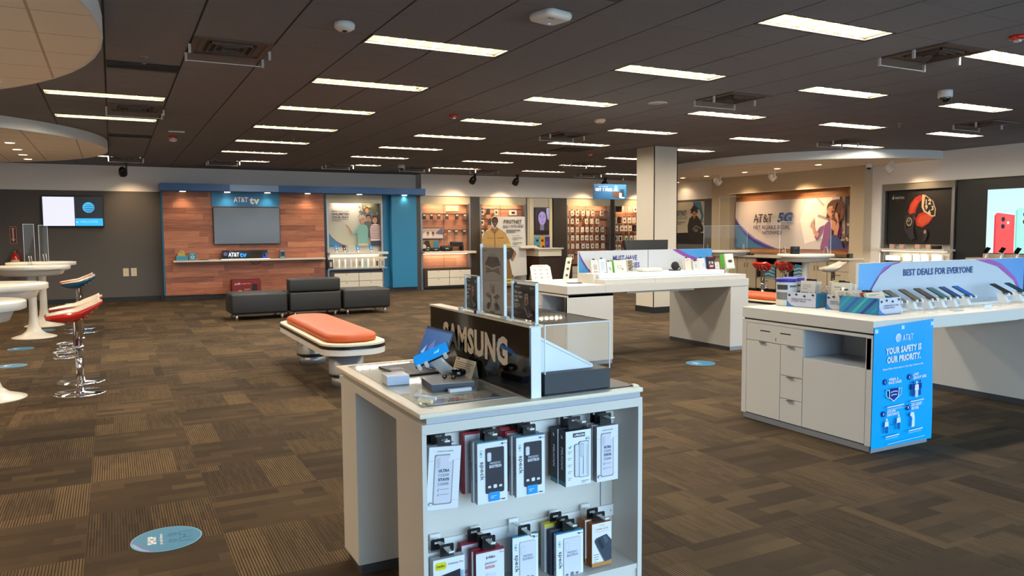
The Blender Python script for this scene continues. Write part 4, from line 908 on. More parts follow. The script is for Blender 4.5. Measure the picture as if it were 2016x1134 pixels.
for r, (z, xs) in enumerate(((2.17, (13.31, 13.46, 13.66, 13.85, 14.02, 14.16)), (1.84, (13.30, 13.43, 13.63, 13.82, 13.98, 14.17)), (1.6, (13.34, 13.53, 13.67, 13.83, 14.01, 14.19)), (1.3, (13.31, 13.48, 13.68, 13.87, 14.05, 14.2)), (1.03, (13.3, 13.44)))):
    for k, x in enumerate(xs):
        dark = (r == 0 and k < 2) or (r == 1 and k == 1) or (r == 2 and k == 4); kind = 3 if (r == 3 and k in (2, 3)) or r == 4 else (4 if r == 3 and k < 2 else random.choice((0, 1, 2)))
        pack(x, 18.83+.02*random.random(), z+.1, .13, .2, .035, (34, 32, 34) if dark else random.choice(((232, 218, 200), (222, 208, 190), (238, 228, 214))), '%s hanging box, %s in row %s of the bay by the pillar' % ('black' if dark else 'green-edged' if kind == 3 else 'pale', ordn(k), ('one', 'two', 'three', 'four', 'five')[r]), 'boxes in the fifth bay', (lambda A, w, h: A.ell(w*.5, h*.4, w*.25, h*.14, (84, 80, 78), 10)) if dark else arts(kind))
t = thing('hanging_sign', 'blue ceiling sign reading GET 1 FREE with a speaker picture', 'sign', (12.45, 17.3, 2.6))
A = Art(FY(11.5, 17.3, 2.36), eps=.001, base=.001); A.g.box(11.5, 17.3, 2.36, 12.575, 17.31, 2.77, PRINT, rgb(30, 90, 140)); A.poly([(.005, .005), (1.07, .005), (1.07, .405), (.005, .405)], [(28, 88, 136), (36, 100, 146), (44, 108, 152), (22, 78, 132)])
A.text('Buy 1 accessory', .17, .33, .025, (220, 236, 246), 0, 'l', .3); A.text('GET 1 FREE', .05, .225, .075, (250, 250, 250), .04, 'l', .55); A.poly([(.62, .06), (.6, .16), (.66, .22), (.82, .22), (.86, .12), (.8, .05)], (96, 62, 48)); A.rect(.86, .09, .99, .28, (40, 50, 70)); A.rrect(.83, .04, .92, .18, .03, (240, 206, 186)); A.ell(.94, .05, .08, .02, (240, 220, 206)); A.poly([(.62, .22), (.7, .38), (.76, .36), (.8, .22)], (120, 170, 206)); A.g.build('panel', t)
for x in (11.6, 12.47): g = G(); g.cyl((x, 17.305, 2.77), (x, 17.305, CE-.001), .003, STEEL, seg=6); g.build('hanging_wire', t)

# ------------------------------------------------------------------ alcove with the network poster, counter and cabinets
t = thing('plank_backdrop', 'oak planks framing the long network poster in the alcove', 'wall panel', (14.4, 13.2, 1.6))
g = G(); g.box(14.36, 11.36, .94, 14.42, 14.97, 2.425, WOODY); g.build('planks', t)
t = thing('network_poster', 'long poster with a woman taking a selfie beside 5G lettering', 'poster', (14.3, 13.1, 1.6))
g = G(); g.box(14.305, 11.36, 1.05, 14.36, 14.93, 2.225, PRINT, rgb(206, 196, 192)); g.build('board', t)
A = Art(FX(14.305, 14.93, 1.05), eps=.001, base=.001); W_, H_ = 3.57, 1.175
A.poly([(0, 0), (W_, 0), (W_, H_), (0, H_)], [(226, 214, 208), (196, 190, 190), (210, 202, 200), (214, 204, 200)])
A.poly([(0, 0), (1.42, 0), (1.1, .1), (.7, .25), (.38, .44), (.14, .62), (0, .78)], (150, 120, 190)); A.poly([(0, 0), (1.36, 0), (1.0, .1), (.62, .24), (.33, .42), (.12, .6), (0, .74)], (62, 62, 140)); A.poly([(0, 0), (1.05, 0), (.7, .12), (.4, .28), (.16, .5), (0, .64)], (64, 118, 158))
A.poly([(2.25, .12), (2.9, .3), (3.0, 1.17), (2.3, 1.17), (2.1, .7)], (246, 236, 226)); A.poly([(2.6, .74), (3.0, .62), (3.02, .68), (2.62, .8)], (176, 160, 160)); A.poly([(2.55, 1.17), (2.75, .98), (2.8, 1.0), (2.62, 1.17)], (190, 176, 176))
A.poly([(3.1, 0), (W_, 0), (W_, H_), (3.2, H_)], (70, 62, 64)); A.poly([(3.28, .2), (3.36, .2), (3.34, H_), (3.26, H_)], (170, 150, 140)); A.poly([(3.4, .3), (W_, .5), (W_, .8), (3.42, 1.0)], (104, 92, 92)); A.poly([(3.44, .0), (W_, .1), (W_, .3), (3.4, .2)], (52, 48, 54))
for k in range(14): A.ell(3.12+.35*random.random(), .2+.4*random.random(), .03, .03, random.choice(((200, 190, 176), (150, 60, 60), (120, 110, 106))), 10)
# printed woman
A.poly([(2.72, 0), (2.72, .08), (2.78, .3), (2.82, .55), (2.95, .68), (3.1, .66), (3.22, .62), (3.27, .45), (3.24, .2), (3.3, 0)], (136, 56, 116)); A.poly([(2.96, .1), (3.0, .62), (3.08, .62), (3.12, .4), (3.12, .1)], (36, 28, 34))
A.poly([(2.96, .72), (3.0, .5), (3.06, .42), (3.12, .5), (3.12, .72)], (206, 146, 112))
A.poly([(2.82, .56), (2.7, .3), (2.6, .2), (2.55, .3), (2.68, .5)], (136, 56, 116)); A.poly([(2.63, .26), (2.52, .36), (2.46, .58), (2.5, .6), (2.58, .44), (2.68, .36)], (206, 146, 112)); A.rrect(2.4, .52, 2.52, .74, .02, (236, 230, 226)); A.poly([(2.42, .52), (2.5, .5), (2.53, .62), (2.5, .68), (2.44, .6)], (206, 146, 112))
A.poly([(2.9, 1.02), (2.88, .8), (2.86, .7), (2.94, .72), (3.2, .58), (3.32, .66), (3.33, .9), (3.28, 1.04), (3.16, 1.12), (3.0, 1.1)], (92, 48, 32)); head(A, 3.0, .89, .13, (216, 156, 122), (92, 48, 32), 0, -1.0)
for k in range(16): a_ = k*.4; A.ell(3.2+.11*math.cos(a_)*(1+.3*random.random()), .86+.22*math.sin(a_), .045, .04, random.choice(((104, 56, 36), (120, 66, 42), (84, 44, 30))), 9)
A.poly([(3.2, .62), (3.12, .5), (3.1, .3), (3.18, .26), (3.24, .5), (3.2, .8), (3.13, .84), (3.12, .74)], (206, 146, 112))
A.poly([(2.98, 0), (2.96, .2), (3.04, .32), (3.16, .34), (3.3, .2), (3.38, 0)], (56, 72, 124)); A.poly([(3.1, 0), (W_, 0), (W_, .14), (3.4, .05)], (96, 50, 100))
A.text('AT&T', 1.0, .64, .215, (44, 36, 36), .012, 'c', .62); A.text('5G', 1.68, .645, .22, (46, 88, 148), .05, 'c', .44, skew=.22); A.text('FAST. RELIABLE. SECURE.', 1.28, .475, .09, (44, 40, 110), .02, 'c', 1.16); A.text('NATIONWIDE', 1.3, .345, .09, (44, 40, 110), .02, 'c', .62); A.g.build('printed_sheet', t)

t = thing('back_counter', 'cream counter top running along the alcove under the network poster', 'counter', (13.9, 12.9, .9))
g = G(); g.box(13.6, 10.95, .85, 14.14, 15.6, .895, SHELFM, bev=.004); g.build('worktop', t); g = G(); g.box(14.15, 11.36, .85, 14.36, 14.97, .895, SHELFM); g.build('inner_worktop', t)
CAB = mat('tan_cabinet', (196, 176, 146), .5)
def cab(y0, y1, kind, label):
    t = thing('base_cabinet', label, 'cabinet', (13.7, (y0+y1)/2, 0), 'tan cabinets under the alcove counter')
    g = G()
    if kind == 'open':
        for a in ((13.7, y0, .1, 14.12, y0+.02, .85), (13.7, y1-.02, .1, 14.12, y1, .85), (14.1, y0, .1, 14.12, y1, .85), (13.7, y0, .36, 14.1, y1, .38), (13.7, y0, .1, 14.1, y1, .12), (13.7, y0, .83, 14.1, y1, .85)): g.box(*a, CAB if a[2] > .2 else DKWOOD)
    else: g.box(13.71, y0, .1, 14.12, y1, .85, CAB)
    g.build('carcass', t)
    def front(name, a, b, z0, z1, hz=None, vert=None):
        g = G(); g.box(13.69, a+.004, z0, 13.71, b-.004, z1, CAB, bev=.002); d = g.build(name, t)
        g = G()
        if vert is not None: g.tube([(13.69, vert, z1-.13), (13.67, vert, z1-.16), (13.67, vert, z1-.2), (13.69, vert, z1-.23)], .006, LOCK, 6)
        elif hz: m_ = (a+b)/2; g.tube([(13.69, m_-.07, hz), (13.67, m_-.05, hz), (13.67, m_+.05, hz), (13.69, m_+.07, hz)], .006, LOCK, 6)
        if g.v: g.build('handle', d)
    if kind == 'doors': m_ = (y0+y1)/2; front('door', y0, m_, .12, .84, vert=m_-.05); front('door', m_, y1, .12, .84, vert=m_+.05)
    if kind == 'drawers': 
        for z0, z1 in ((.12, .36), (.37, .6), (.61, .84)): front('drawer', y0, y1, z0, z1, hz=z1-.07)
    if kind == 'open': front('drawer', y0, y1, .12, .35, hz=.3)
    g = G(); g.box(13.76, y0, 0, 14.12, y1, .1, BASEB); g.build('toe_kick', t)
for y0, y1, k, l in ((14.22, 15.0, 'drawers', 'tan drawer cabinet at the far left under the alcove counter'), (13.6, 14.2, 'doors', 'tan double-door cabinet, left one under the alcove counter'), (12.97, 13.56, 'open', 'tan open cubby with bags above one drawer, left one'), (12.6, 12.95, 'drawers', 'narrow tan drawer cabinet between the two open cubbies'), (12.1, 12.58, 'open', 'tan open cubby with bags, right one under the alcove counter'), (11.53, 12.07, 'doors', 'tan double-door cabinet, right one behind the second white table'), (10.97, 11.51, 'drawers', 'tan drawer cabinet at the right end of the alcove counter')): cab(y0, y1, k, l)
def bag(y, w, label):
    t = thing('gift_bag', label, 'bag', (13.85, y, .3805)); g = G()
    for k, (dx, r, c) in enumerate(((0, 0, (60, 146, 178)), (.05, .04, (206, 208, 208)), (.1, -.03, (50, 128, 164)))):
        z0 = .3805; P = [(-w/2, 0), (w/2, 0), (w/2-.03, .3-.04*k), (-w/2+.06+r, .34-.03*k)]
        g.prism(P, Fr((13.78+dx, y, z0), (0, -1, 0), (0, 0, 1)), -.03, 0, PRINT, rgb(*c))
        A = Art(Fr((13.78+dx, y, z0), (0, -1, 0), (0, 0, 1)), g, eps=.001, base=.001)
        for q in range(3): A.line([(-w/2+.02, .05+.08*q), (0, .09+.08*q), (w/2-.04, .04+.08*q)], .025, (226, 230, 230) if k != 1 else (70, 150, 180))
    g.build('folded_bags', t)
bag(13.26, .45, 'blue and white folded bags in the left open cubby'); bag(12.34, .4, 'blue and white folded bags in the right open cubby')
t = thing('counter_phone', 'small black desk phone at the left of the alcove counter', 'phone', (13.75, 13.9, .8955)); g = G(); g.box(13.68, 13.8, .8955, 13.85, 13.98, .93, BLACK, bev=.01); g.build('base', t); g = G(); g.tube([(13.72, 13.82, .945), (13.72, 13.9, .955), (13.72, 13.96, .945)], .014, BLACK); g.build('handset', t)
g = G(); g.box(13.68, 11.15, .8955, 13.95, 11.45, .915, BLACK, bev=.004); tag(g.build('laptop'), 'closed black laptop at the right end of the alcove counter', 'laptop')
t = thing('card_reader', 'black upright device at the right end of the alcove counter', 'card reader', (13.8, 11.05, .8955)); g = G(); g.box(13.74, 11.0, .8955, 13.86, 11.08, .99, BLACK, bev=.008); g.build('body', t)
t = thing('acrylic_partition', 'tall clear partition panel at the left of the network poster', 'partition', (14.1, 15.1, .9)); g = G(); g.box(14.1, 14.6, .9, 14.108, 15.3, 2.35, ACR); g.build('panel', t); g = G(); g.box(14.098, 14.6, 2.35, 14.11, 15.3, 2.356, ACRE); g.box(14.098, 15.296, .9, 14.11, 15.302, 2.35, ACRE); g.build('edge', t)

# ------------------------------------------------------------------ charcoal panel with the firefighter poster
t = thing('firefighter_poster', 'dark framed poster of a firefighter and FIRSTNET lettering beside the pillar', 'poster', (14.34, 16.9, 1.7))
A = Art(FX(14.335, 17.75, 1.13), eps=.001, base=.001); W_, H_ = 1.6, 1.17; A.g.box(14.335, 16.15, 1.13, 14.34, 17.75, 2.3, PRINT, rgb(190, 176, 154)); A.rect(0, .02, W_, H_-.01, (196, 182, 158))
A.poly([(0, 0), (W_, 0), (W_, .3), (1.3, .32), (0, .3)], (30, 28, 28)); A.poly([(1.15, 1.16), (1.2, 1.0), (1.4, .95), (1.5, .75), (1.4, .6), (1.5, .58), (1.58, .75), (1.52, 1.0), (1.45, 1.16)], (60, 120, 150)); A.line([(1.15, 1.16), (1.25, 1.02), (1.45, .95), (1.55, .78), (1.4, .6), (1.58, .62)], .02, (40, 60, 80))
A.poly([(.95, .3), (.93, .5), (1.0, .7), (1.12, .78), (1.32, .78), (1.45, .65), (1.58, .45), (1.58, .35), (1.4, .3), (1.58, .02), (1.05, .02)], (34, 32, 32)); A.poly([(1.05, .85), (1.1, 1.0), (1.2, 1.08), (1.3, 1.0), (1.36, .86)], (44, 36, 30)); head(A, 1.21, .84, .1, (176, 116, 84), (30, 26, 24)); A.poly([(1.0, .92), (1.1, .98), (1.21, 1.1), (1.32, .98), (1.42, .92), (1.3, .95), (1.12, .95)], (46, 36, 28)); A.line([(1.15, .4), (1.3, .5), (1.5, .42)], .03, (150, 130, 110)); A.ell(1.3, .38, .09, .05, (120, 110, 100), 14)
A.text('FIRSTNET', .64, .8, .14, (60, 84, 104), .02, 'c', .53); A.text('BUILT WITH AT&T', .64, .68, .09, (90, 104, 112), 0, 'c', .6); A.lines(.45, .85, .6, 2, .05, (110, 104, 92), .02); A.rect(.1, .12, .2, .15, (220, 220, 220)); A.rect(.1, .17, .2, .2, (220, 220, 220)); A.text('FIRSTNET', .28, .16, .05, (226, 226, 226), .02, 'l', .2); A.lines(.28, .5, .1, 1, .03, (200, 200, 200)); A.g.build('printed_sheet', t)

# ------------------------------------------------------------------ watch bay and phone light box
t = thing('watch_bay', 'metal framed wall bay with the black watch poster over a shelf', 'display bay', (14.5, 10, 0))
g = G(); g.box(14.42, 9.2, 2.3, 14.84, 10.76, 2.435, mat('bay_metal', (140, 134, 122), .35, .3)); g.build('hood', t)
for y in (9.2, 10.7): g = G(); g.box(14.42, y, .0, 14.84, y+.06, 2.3, STEEL); g.build('side_post', t)
g = G(); g.box(14.6, 9.26, 0, 14.84, 10.7, 1.2, mat('bay_white')); g.build('lower_panel', t)
g = G(); g.box(14.12, 9.18, 1.06, 14.6, 10.76, 1.1, SHELFM, bev=.004); g.build('shelf', t); g = G(); g.box(14.3, 9.3, 1.045, 14.4, 10.66, 1.06, WARMLED); o = g.build('under_light', t)
ld = D.lights.new('lamp', 'AREA'); ld.shape = 'RECTANGLE'; ld.size = .06; ld.size_y = 1.3; ld.energy = 7; ld.color = (1, .88, .66); lo = D.objects.new('lamp', ld); COL.objects.link(lo); lo.parent = o; lo.location = Vector((14.35, 9.98, 1.03))-t.location
g = G(); g.box(14.12, 9.25, 0, 14.6, 10.7, .72, DKWOOD); g.build('cabinet', t)
t = thing('watch_poster', 'black poster with red and dark smart watches above the bay shelf', 'poster', (14.5, 9.98, 1.7))
A = Art(FX(14.5, 10.68, 1.19), eps=.001, base=.001); A.g.box(14.5, 9.27, 1.19, 14.6, 10.68, 2.29, PRINT, rgb(10, 9, 9)); A.rect(.003, .003, 1.407, 1.097, (16, 12, 12))
ap = [(.0, .3), (.1, .35), (.2, .3), (.3, .05), (.3, -.1), (.16, -.4), (.02, -.34), (-.12, -.4), (-.28, -.1), (-.28, .1), (-.2, .3), (-.1, .35)]
A.poly([(.11+.07*x, .955+.08*y) for x, y in ap], (236, 230, 226)); A.poly([(.11, .985), (.12, 1.01), (.135, 1.015), (.125, .99)], (236, 230, 226)); A.ell(.136, .965, .008, .012, (16, 12, 12), 10)
A.text('WATCH', .15, .93, .05, (236, 230, 226), .02, 'l', .21); A.text('SERIES 6', .24, .885, .018, (140, 60, 50), 0, 'c', .12)
A.poly([(.72, 1.0), (.6, .94), (.5, .82), (.46, .66), (.5, .6), (.62, .62), (.64, .72), (.7, .84), (.78, .92)], (178, 46, 30)); A.poly([(.6, .9), (.52, .78), (.5, .64), (.56, .62), (.6, .74), (.7, .88)], (206, 74, 48)); A.poly([(.7, .62), (.62, .5), (.66, .38), (.78, .34), (.92, .42), (1.02, .56), (.98, .64), (.84, .66)], (190, 52, 30)); A.poly([(.74, .58), (.68, .48), (.72, .4), (.8, .38), (.92, .46), (.98, .56), (.9, .6)], (214, 84, 50))
A.poly([(.76, 1.0), (.83, .99), (1.0, .86), (1.06, .7), (1.05, .56), (.98, .55), (.8, .66), (.755, .75)], (224, 190, 150)); A.poly([(.83, .97), (.98, .86), (1.04, .7), (1.03, .58), (.98, .58), (.83, .68), (.8, .76)], (18, 14, 14))
for s_, x, y, h in (('12', .9, .8, .1), ('9', .86, .7, .09), ('3', .99, .68, .09), ('6', .93, .6, .09)): A.text(s_, x, y, h, (240, 224, 190), .03)
A.poly([(.42, .58), (.6, .64), (.63, .6), (.6, .34), (.42, .26), (.38, .34)], (52, 44, 50)); A.poly([(.43, .55), (.57, .6), (.57, .36), (.42, .3)], (12, 10, 12)); A.ell(.5, .46, .06, .09, (216, 200, 170)); A.ell(.5, .46, .05, .078, (14, 12, 12))
for k in range(12): a_ = k*math.pi/6; A.line([(.5+.036*math.cos(a_), .46+.056*math.sin(a_)), (.5+.048*math.cos(a_), .46+.072*math.sin(a_))], .006, (230, 216, 180))
A.line([(.5, .46), (.53, .52)], .007, (240, 230, 200)); A.line([(.5, .46), (.46, .49)], .007, (240, 230, 200)); A.ell(.63, .53, .018, .03, (150, 40, 40), 12)
A.poly([(.42, .26), (.6, .34), (.62, .22), (.66, .12), (.56, .08), (.5, .16)], (46, 38, 46)); A.poly([(.8, .28), (.9, .3), (.92, .18), (.88, .08), (.8, .06), (.84, .16)], (46, 38, 46)); A.ell(.865, .25, .045, .055, (24, 20, 22)); A.ell(.865, .25, .03, .04, (196, 140, 120), 14); A.g.build('print', t)
for k, y in enumerate((10.42, 10.2, 9.85, 9.62)):
    t = thing('watch_stand', 'small watch display block on the bay shelf, %s from the left' % ordn(k), 'display stand', (14.3, y, 1.1), 'watch stands in the watch bay'); g = G(); g.box(14.28, y-.05, 1.1005, 14.36, y+.05, 1.19, mat('rosy_block', (196, 160, 146), .4), bev=.006); g.build('block', t)
    if k in (0, 2): g = G(); g.tube([(14.3, y+.07, 1.105), (14.34, y+.05, 1.15), (14.4, y+.03, 1.2)], .008, BLACK); g.build('cord', t)
g = G(); g.box(14.28, 9.42, 1.1005, 14.42, 9.54, 1.17, BLACK, bev=.01); tag(g.build('watch_charger'), 'black charger block at the right end of the watch bay shelf', 'charger')
for k, (y, w, h) in enumerate(((10.62, .14, .1), (10.46, .14, .1), (10.2, .14, .14), (10.0, .12, .16), (9.82, .12, .16), (9.55, .2, .16))):
    t = thing('white_product_box', 'white product box, %s from left below the watch bay shelf' % ordn(k), 'box', (14.5, y, .9), 'white boxes in the watch bay'); z1 = .985 if k > 1 else .95
    g = G(); g.box(14.46, y-w/2, z1-h, 14.54, y+w/2, z1, PAPER, bev=.003); g.build('box', t); g = G(); g.tube([(14.5, y, z1-.01), (14.6, y, z1+.01)], .004, STEEL, 6); g.build('hook', t)
t = thing('phone_light_box', 'glowing wall light box showing red and mint phones', 'light box', (14.47, 7.9, 1.6))
g = G(); g.box(14.44, 7.05, 1.03, 14.47, 8.6, 2.23, BLACK); g.build('frame', t)
A = Art(FX(14.44, 8.585, 1.045), m=SCREEN, eps=.001, base=.001); W_, H_ = 1.52, 1.17; A.poly([(0, 0), (W_, 0), (W_, H_), (0, H_)], [(206, 236, 246), (214, 240, 248), (190, 226, 240), (186, 222, 238)])
for u, c, dk in ((.14, (240, 80, 84), (206, 50, 60)), (.52, (160, 240, 216), (120, 210, 190)), (.92, (170, 150, 220), (140, 120, 190))):
    hh = .74 if u < .3 else .82; A.poly([(u, 0)]+[(u, hh-.06), (u+.02, hh-.015), (u+.06, hh), (u+.36, hh-.05), (u+.36, 0)], c); A.poly([(u, 0), (u, hh-.06), (u+.03, hh-.03), (u+.03, 0)], dk); A.rrect(u+.1, hh-.31, u+.3, hh-.06, .04, tuple(min(255, q+8) for q in c))
    for dv in (.12, .25): A.ell(u+.16, hh-dv, .035, .045, (60, 40, 60), 16); A.ell(u+.16, hh-dv, .018, .024, (20, 18, 30), 14)
    A.ell(u+.25, hh-.185, .02, .028, (250, 240, 220), 12)
A.g.build('glowing_panel', t)
t = thing('phone_counter', 'tan counter ledge under the phone light box', 'counter', (14.2, 7.9, 1.0))
g = G(); g.box(14.1, 7.0, .93, 14.47, 8.75, .96, mat('ledge_tan', (176, 160, 138), .45)); g.build('ledge', t); g = G(); g.box(14.35, 7.02, .96, 14.44, 8.58, 1.03, MATS['ledge_tan']); g.build('riser', t); g = G(); g.box(14.14, 7.05, 0, 14.4, 8.7, .93, DKWOOD); g.build('cabinet', t)
for k, y in enumerate((8.46, 8.19, 7.92)):
    t = thing('display_phone', 'dark phone tilted on a white stand at the light box ledge, %s from left' % ordn(k), 'phone', (14.27, y, .96), 'phones at the light box ledge')
    g = G(); g.prism([(-.03, 0), (.04, 0), (.06, .1), (.03, .1)], Fr((14.25, y, .9605), (1, 0, 0), (0, 0, 1)), -.012, .012, WHITEP); g.build('stand', t)
    R = Matrix.Rotation(math.radians(50), 3, 'Y') @ rotz(.4); g = G(); g.box(-.005, -.038, -.075, .005, .038, .075, BLACKG, bev=.004, R=R, o=(14.27, y, 1.1)); g.build('body', t)

# ------------------------------------------------------------------ white pedestal tables and swivel stools
TBL = mat('table_white', (224, 216, 202), .3, coat=.2); TBLT = mat('table_top_edge', (226, 220, 208), .3, coat=.2)
def ped_table(x, y, label, h=1.05, r=.5, grp='white pedestal tables'):
    t = thing('pedestal_table', label, 'table', (x, y, 0), grp)
    g = G(); g.lathe([(r-.008, h-.055), (r, h-.05), (r, h-.006), (r-.006, h), (.001, h)], (x, y, 0), TBLT, 56); g.lathe([(.001, h-.055), (r-.008, h-.055)], (x, y, 0), TBLT, 56, caps=False); g.build('tabletop', t)
    g = G(); g.lathe([(.06, h-.15), (r*.68, h-.145), (r*.8, h-.128), (r*.87, h-.056)], (x, y, 0), TBL, 48, caps=False); g.build('dish', t)
    g = G(); g.lathe([(.29, 0), (.29, .008), (.25, .022), (.16, .05), (.1, .1), (.07, .18), (.055, .3), (.052, .55), (.055, .75), (.062, h-.15)], (x, y, 0), TBL, 40); g.build('pedestal', t)
    return t
tb = ped_table(-1.04, 14.7, 'white pedestal table farthest back in the left row, by the extinguisher')
T2 = dup(tb, (-1.06, 13.1, 0), 'white pedestal table second from the back in the left row'); T3 = dup(tb, (-1.04, 8.3, 0), 'white pedestal table second from the front, beside the red stools'); T4 = dup(tb, (-1.03, 6.1, 0), 'white pedestal table nearest the camera, cut by the left picture edge')
dup(tb, (12.5, 13.3, 0), 'pedestal table in front of the left end of the alcove counter'); dup(tb, (11.42, 10.1, 0), 'pedestal table in front of the right half of the alcove counter')
def stool(label, top, under, perf):
    t = thing('swivel_stool', label, 'stool', (0, 0, 0), 'chrome swivel stools')
    def surf(s, q):      # s along tip..back, q across
        x = -.25+.46*s-.03*max(0, s-.8)*5*max(0, s-.8); wid = .07+.115*math.sin(math.pi*min(.62, s*.62+.03)) - .16*max(0, s-.7)
        z = .0+.025*s-.012*math.sin(math.pi*min(1, s*1.4)) + .105*max(0, (s-.5)/.5)**1.5
        return (x, wid*q*2, z + .045*(abs(q)*2)**2.4*math.sin(math.pi*min(1, .1+s*.8)))
    NS, NQ = 20, 12; pts = [[surf(i/NS, -.5+j/NQ) for j in range(NQ+1)] for i in range(NS+1)]
    for name, dz, m_ in (('seat', .0, top), ('shell', -.03, under)):
        g = G(); th = .012 if name == 'seat' else .03
        up = [[g.v.append((p[0]*(1 if name == 'seat' else 1.03), p[1]*(1 if name == 'seat' else 1.04), .745+p[2]+(.0 if name == 'seat' else -.0125))) or len(g.v)-1 for p in row] for row in pts]
        lo = [[g.v.append((p[0]*(1 if name == 'seat' else 1.0), p[1]*(1 if name == 'seat' else .74), (.745+p[2]-.012 if name == 'seat' else .745+p[2]-.022-.05*math.sin(math.pi*min(1, .12+.76*(p[0]+.25)/.46))))) or len(g.v)-1 for p in row] for row in pts]
        for i in range(NS):
            for j in range(NQ): g.face((up[i][j], up[i+1][j], up[i+1][j+1], up[i][j+1]), m_, None, True); g.face((lo[i][j], lo[i][j+1], lo[i+1][j+1], lo[i+1][j]), m_, None, True)
        for i in range(NS): g.face((up[i][0], lo[i][0], lo[i+1][0], up[i+1][0]), m_, None, True); g.face((up[i][NQ], up[i+1][NQ], lo[i+1][NQ], lo[i][NQ]), m_, None, True)
        for j in range(NQ): g.face((up[0][j], up[0][j+1], lo[0][j+1], lo[0][j]), m_, None, True); g.face((up[NS][j], lo[NS][j], lo[NS][j+1], up[NS][j+1]), m_, None, True)
        if name == 'shell':
            for i_ in range(3):
                for j_ in range(4):
                    s = .7+.1*i_; q = -.36+.24*j_; p = Vector(surf(s, q)); p2 = Vector(surf(s+.02, q)); p3 = Vector(surf(s, q+.02)); n_ = (p2-p).cross(p3-p).normalized(); c_ = p+Vector((.006, 0, .745-.045))*1
                    c_ = Vector((p.x, p.y*.74, .745+p.z-.0225-.05*math.sin(math.pi*min(1, .12+.76*(p.x+.25)/.46)))); a_ = (p2-p).normalized(); b_ = n_.cross(a_)
                    g.poly([c_+a_*(.018*math.cos(w))+b_*(.014*math.sin(w)) for w in [2*math.pi*e/10 for e in range(10)]][::-1], perf)
        g.build(name, t)
    g = G(); g.lathe([(.1, .712), (.05, .70), (.038, .69), (.038, .45)], (0, 0, 0), CHROME, 28); g.lathe([(.05, .455), (.05, .43), (.03, .42)], (0, 0, 0), CHROME, 28); g.lathe([(.028, .44), (.028, .03)], (0, 0, 0), CHROME, 28); g.build('post', t)
    g = G(); g.lathe([(.225, 0), (.225, .008), (.21, .012), (.06, .018), (.034, .022), (.03, .05)], (0, 0, 0), CHROME, 48); g.build('base', t)
    g = G(); 
    for z in (.35, .40): g.tube([(-.085+.085*math.cos(a_)*1.0-.03, .075*math.sin(a_), z) for a_ in [2*math.pi*k/28 for k in range(28)]], .008, CHROME, 8, True)
    for y in (-.04, .04): g.tube([(-.17, y, .35), (-.175, y, .375), (-.17, y, .40)], .006, CHROME, 6)
    g.lathe([(.036, .34), (.036, .41)], (0, 0, 0), CHROME, 24, caps=False); g.build('footrest', t)
    return t
SEATW = mat('seat_white', (228, 214, 196), .18, coat=.5)
sr = stool('red shelled stool with white seat nearest the camera on the left', SEATW, RED, mat('hole_white', (226, 180, 166), .5))
sr.location = (-.32, 8.2, 0); sr.rotation_euler = (0, 0, .1)
dup(sr, (-.33, 8.85, 0), 'red shelled stool with white seat, just behind the nearest one', .12)
sb = stool('blue shelled stool with white seat beside the far left table', SEATW, TEAL, mat('hole_pale', (190, 206, 210), .5)); sb.location = (-.46, 13.4, 0); sb.rotation_euler = (0, 0, .05)
dup(sr, (-.5, 13.95, 0), 'red shelled stool half hidden behind the blue shelled one', .02)
s3 = stool('red stool under the second right table, left of the pair', RED, RED, MATS['hole_white']); s3.location = (11.33, 11.06, 0); s3.rotation_euler = (0, 0, math.pi+.5)
dup(s3, (11.6, 10.75, 0), 'red stool under the second right table, right of the pair', math.pi+.45)
s4 = stool('cream stool on its chrome post right of the red pair', SEATW, SEATW, mat('hole_dark', (90, 60, 44), .5)); s4.location = (12.35, 10.25, 0); s4.rotation_euler = (0, 0, -.35)

# clear shields on the tables
def shield(x, y, z, w, h, label, rz=0.0, dome_=True):
    t = thing('sneeze_guard', label, 'sneeze guard', (x, y, z), 'clear shields standing on the white tables'); R = rotz(rz)
    g = G(); g.box(-w/2, -.003, 0, w/2, .003, h, ACR, R=R, o=(x, y, z)); g.build('panel', t)
    g = G(); e = .004
    for a in ((-w/2-e, -e, 0, -w/2, e, h), (w/2, -e, 0, w/2+e, e, h), (-w/2-e, -e, h, w/2+e, e, h+e)): g.box(*a, ACRE, R=R, o=(x, y, z))
    g.build('edge', t)
    for s_ in (-1, 1):
        g = G(); g.prism([(.16*math.cos(k*math.pi/14), .002+.13*math.sin(k*math.pi/14)) for k in range(15)], Fr(Vector((x, y, z))+R@Vector((s_*(w/2-.08), 0, 0)), R@Vector((0, 1, 0)), (0, 0, 1)), -.003, .003, ACR)
        P = [Vector((x, y, z))+R@Vector((s_*(w/2-.08), .16*math.cos(k*math.pi/14), .004+.13*math.sin(k*math.pi/14))) for k in range(15)]; g.tube(P, .003, ACRE, 6); g.build('foot', t)
shield(-1.08, 13.25, 1.0505, .13, .6, 'narrow clear shield with blue reflection, left one on the far tables', .15); shield(-1.0, 14.75, 1.0505, .12, .6, 'narrow clear shield, right one on the far tables', .15)
shield(12.35, 13.2, 1.0505, .95, .55, 'wide clear shield on the right table by the alcove', -.65); shield(11.4, 10.1, 1.0505, .9, .6, 'wide clear shield on the right table nearer the camera', -.65)
t = thing('payment_terminal', 'small black payment terminal on the right pedestal table', 'terminal', (11.25, 10.2, 1.05)); g = G(); g.box(11.17, 10.15, 1.0505, 11.33, 10.24, 1.19, BLACK, bev=.01); g.build('body', t); g = G(); g.box(11.185, 10.147, 1.11, 11.315, 10.15, 1.18, BLACKG); g.build('screen', t)

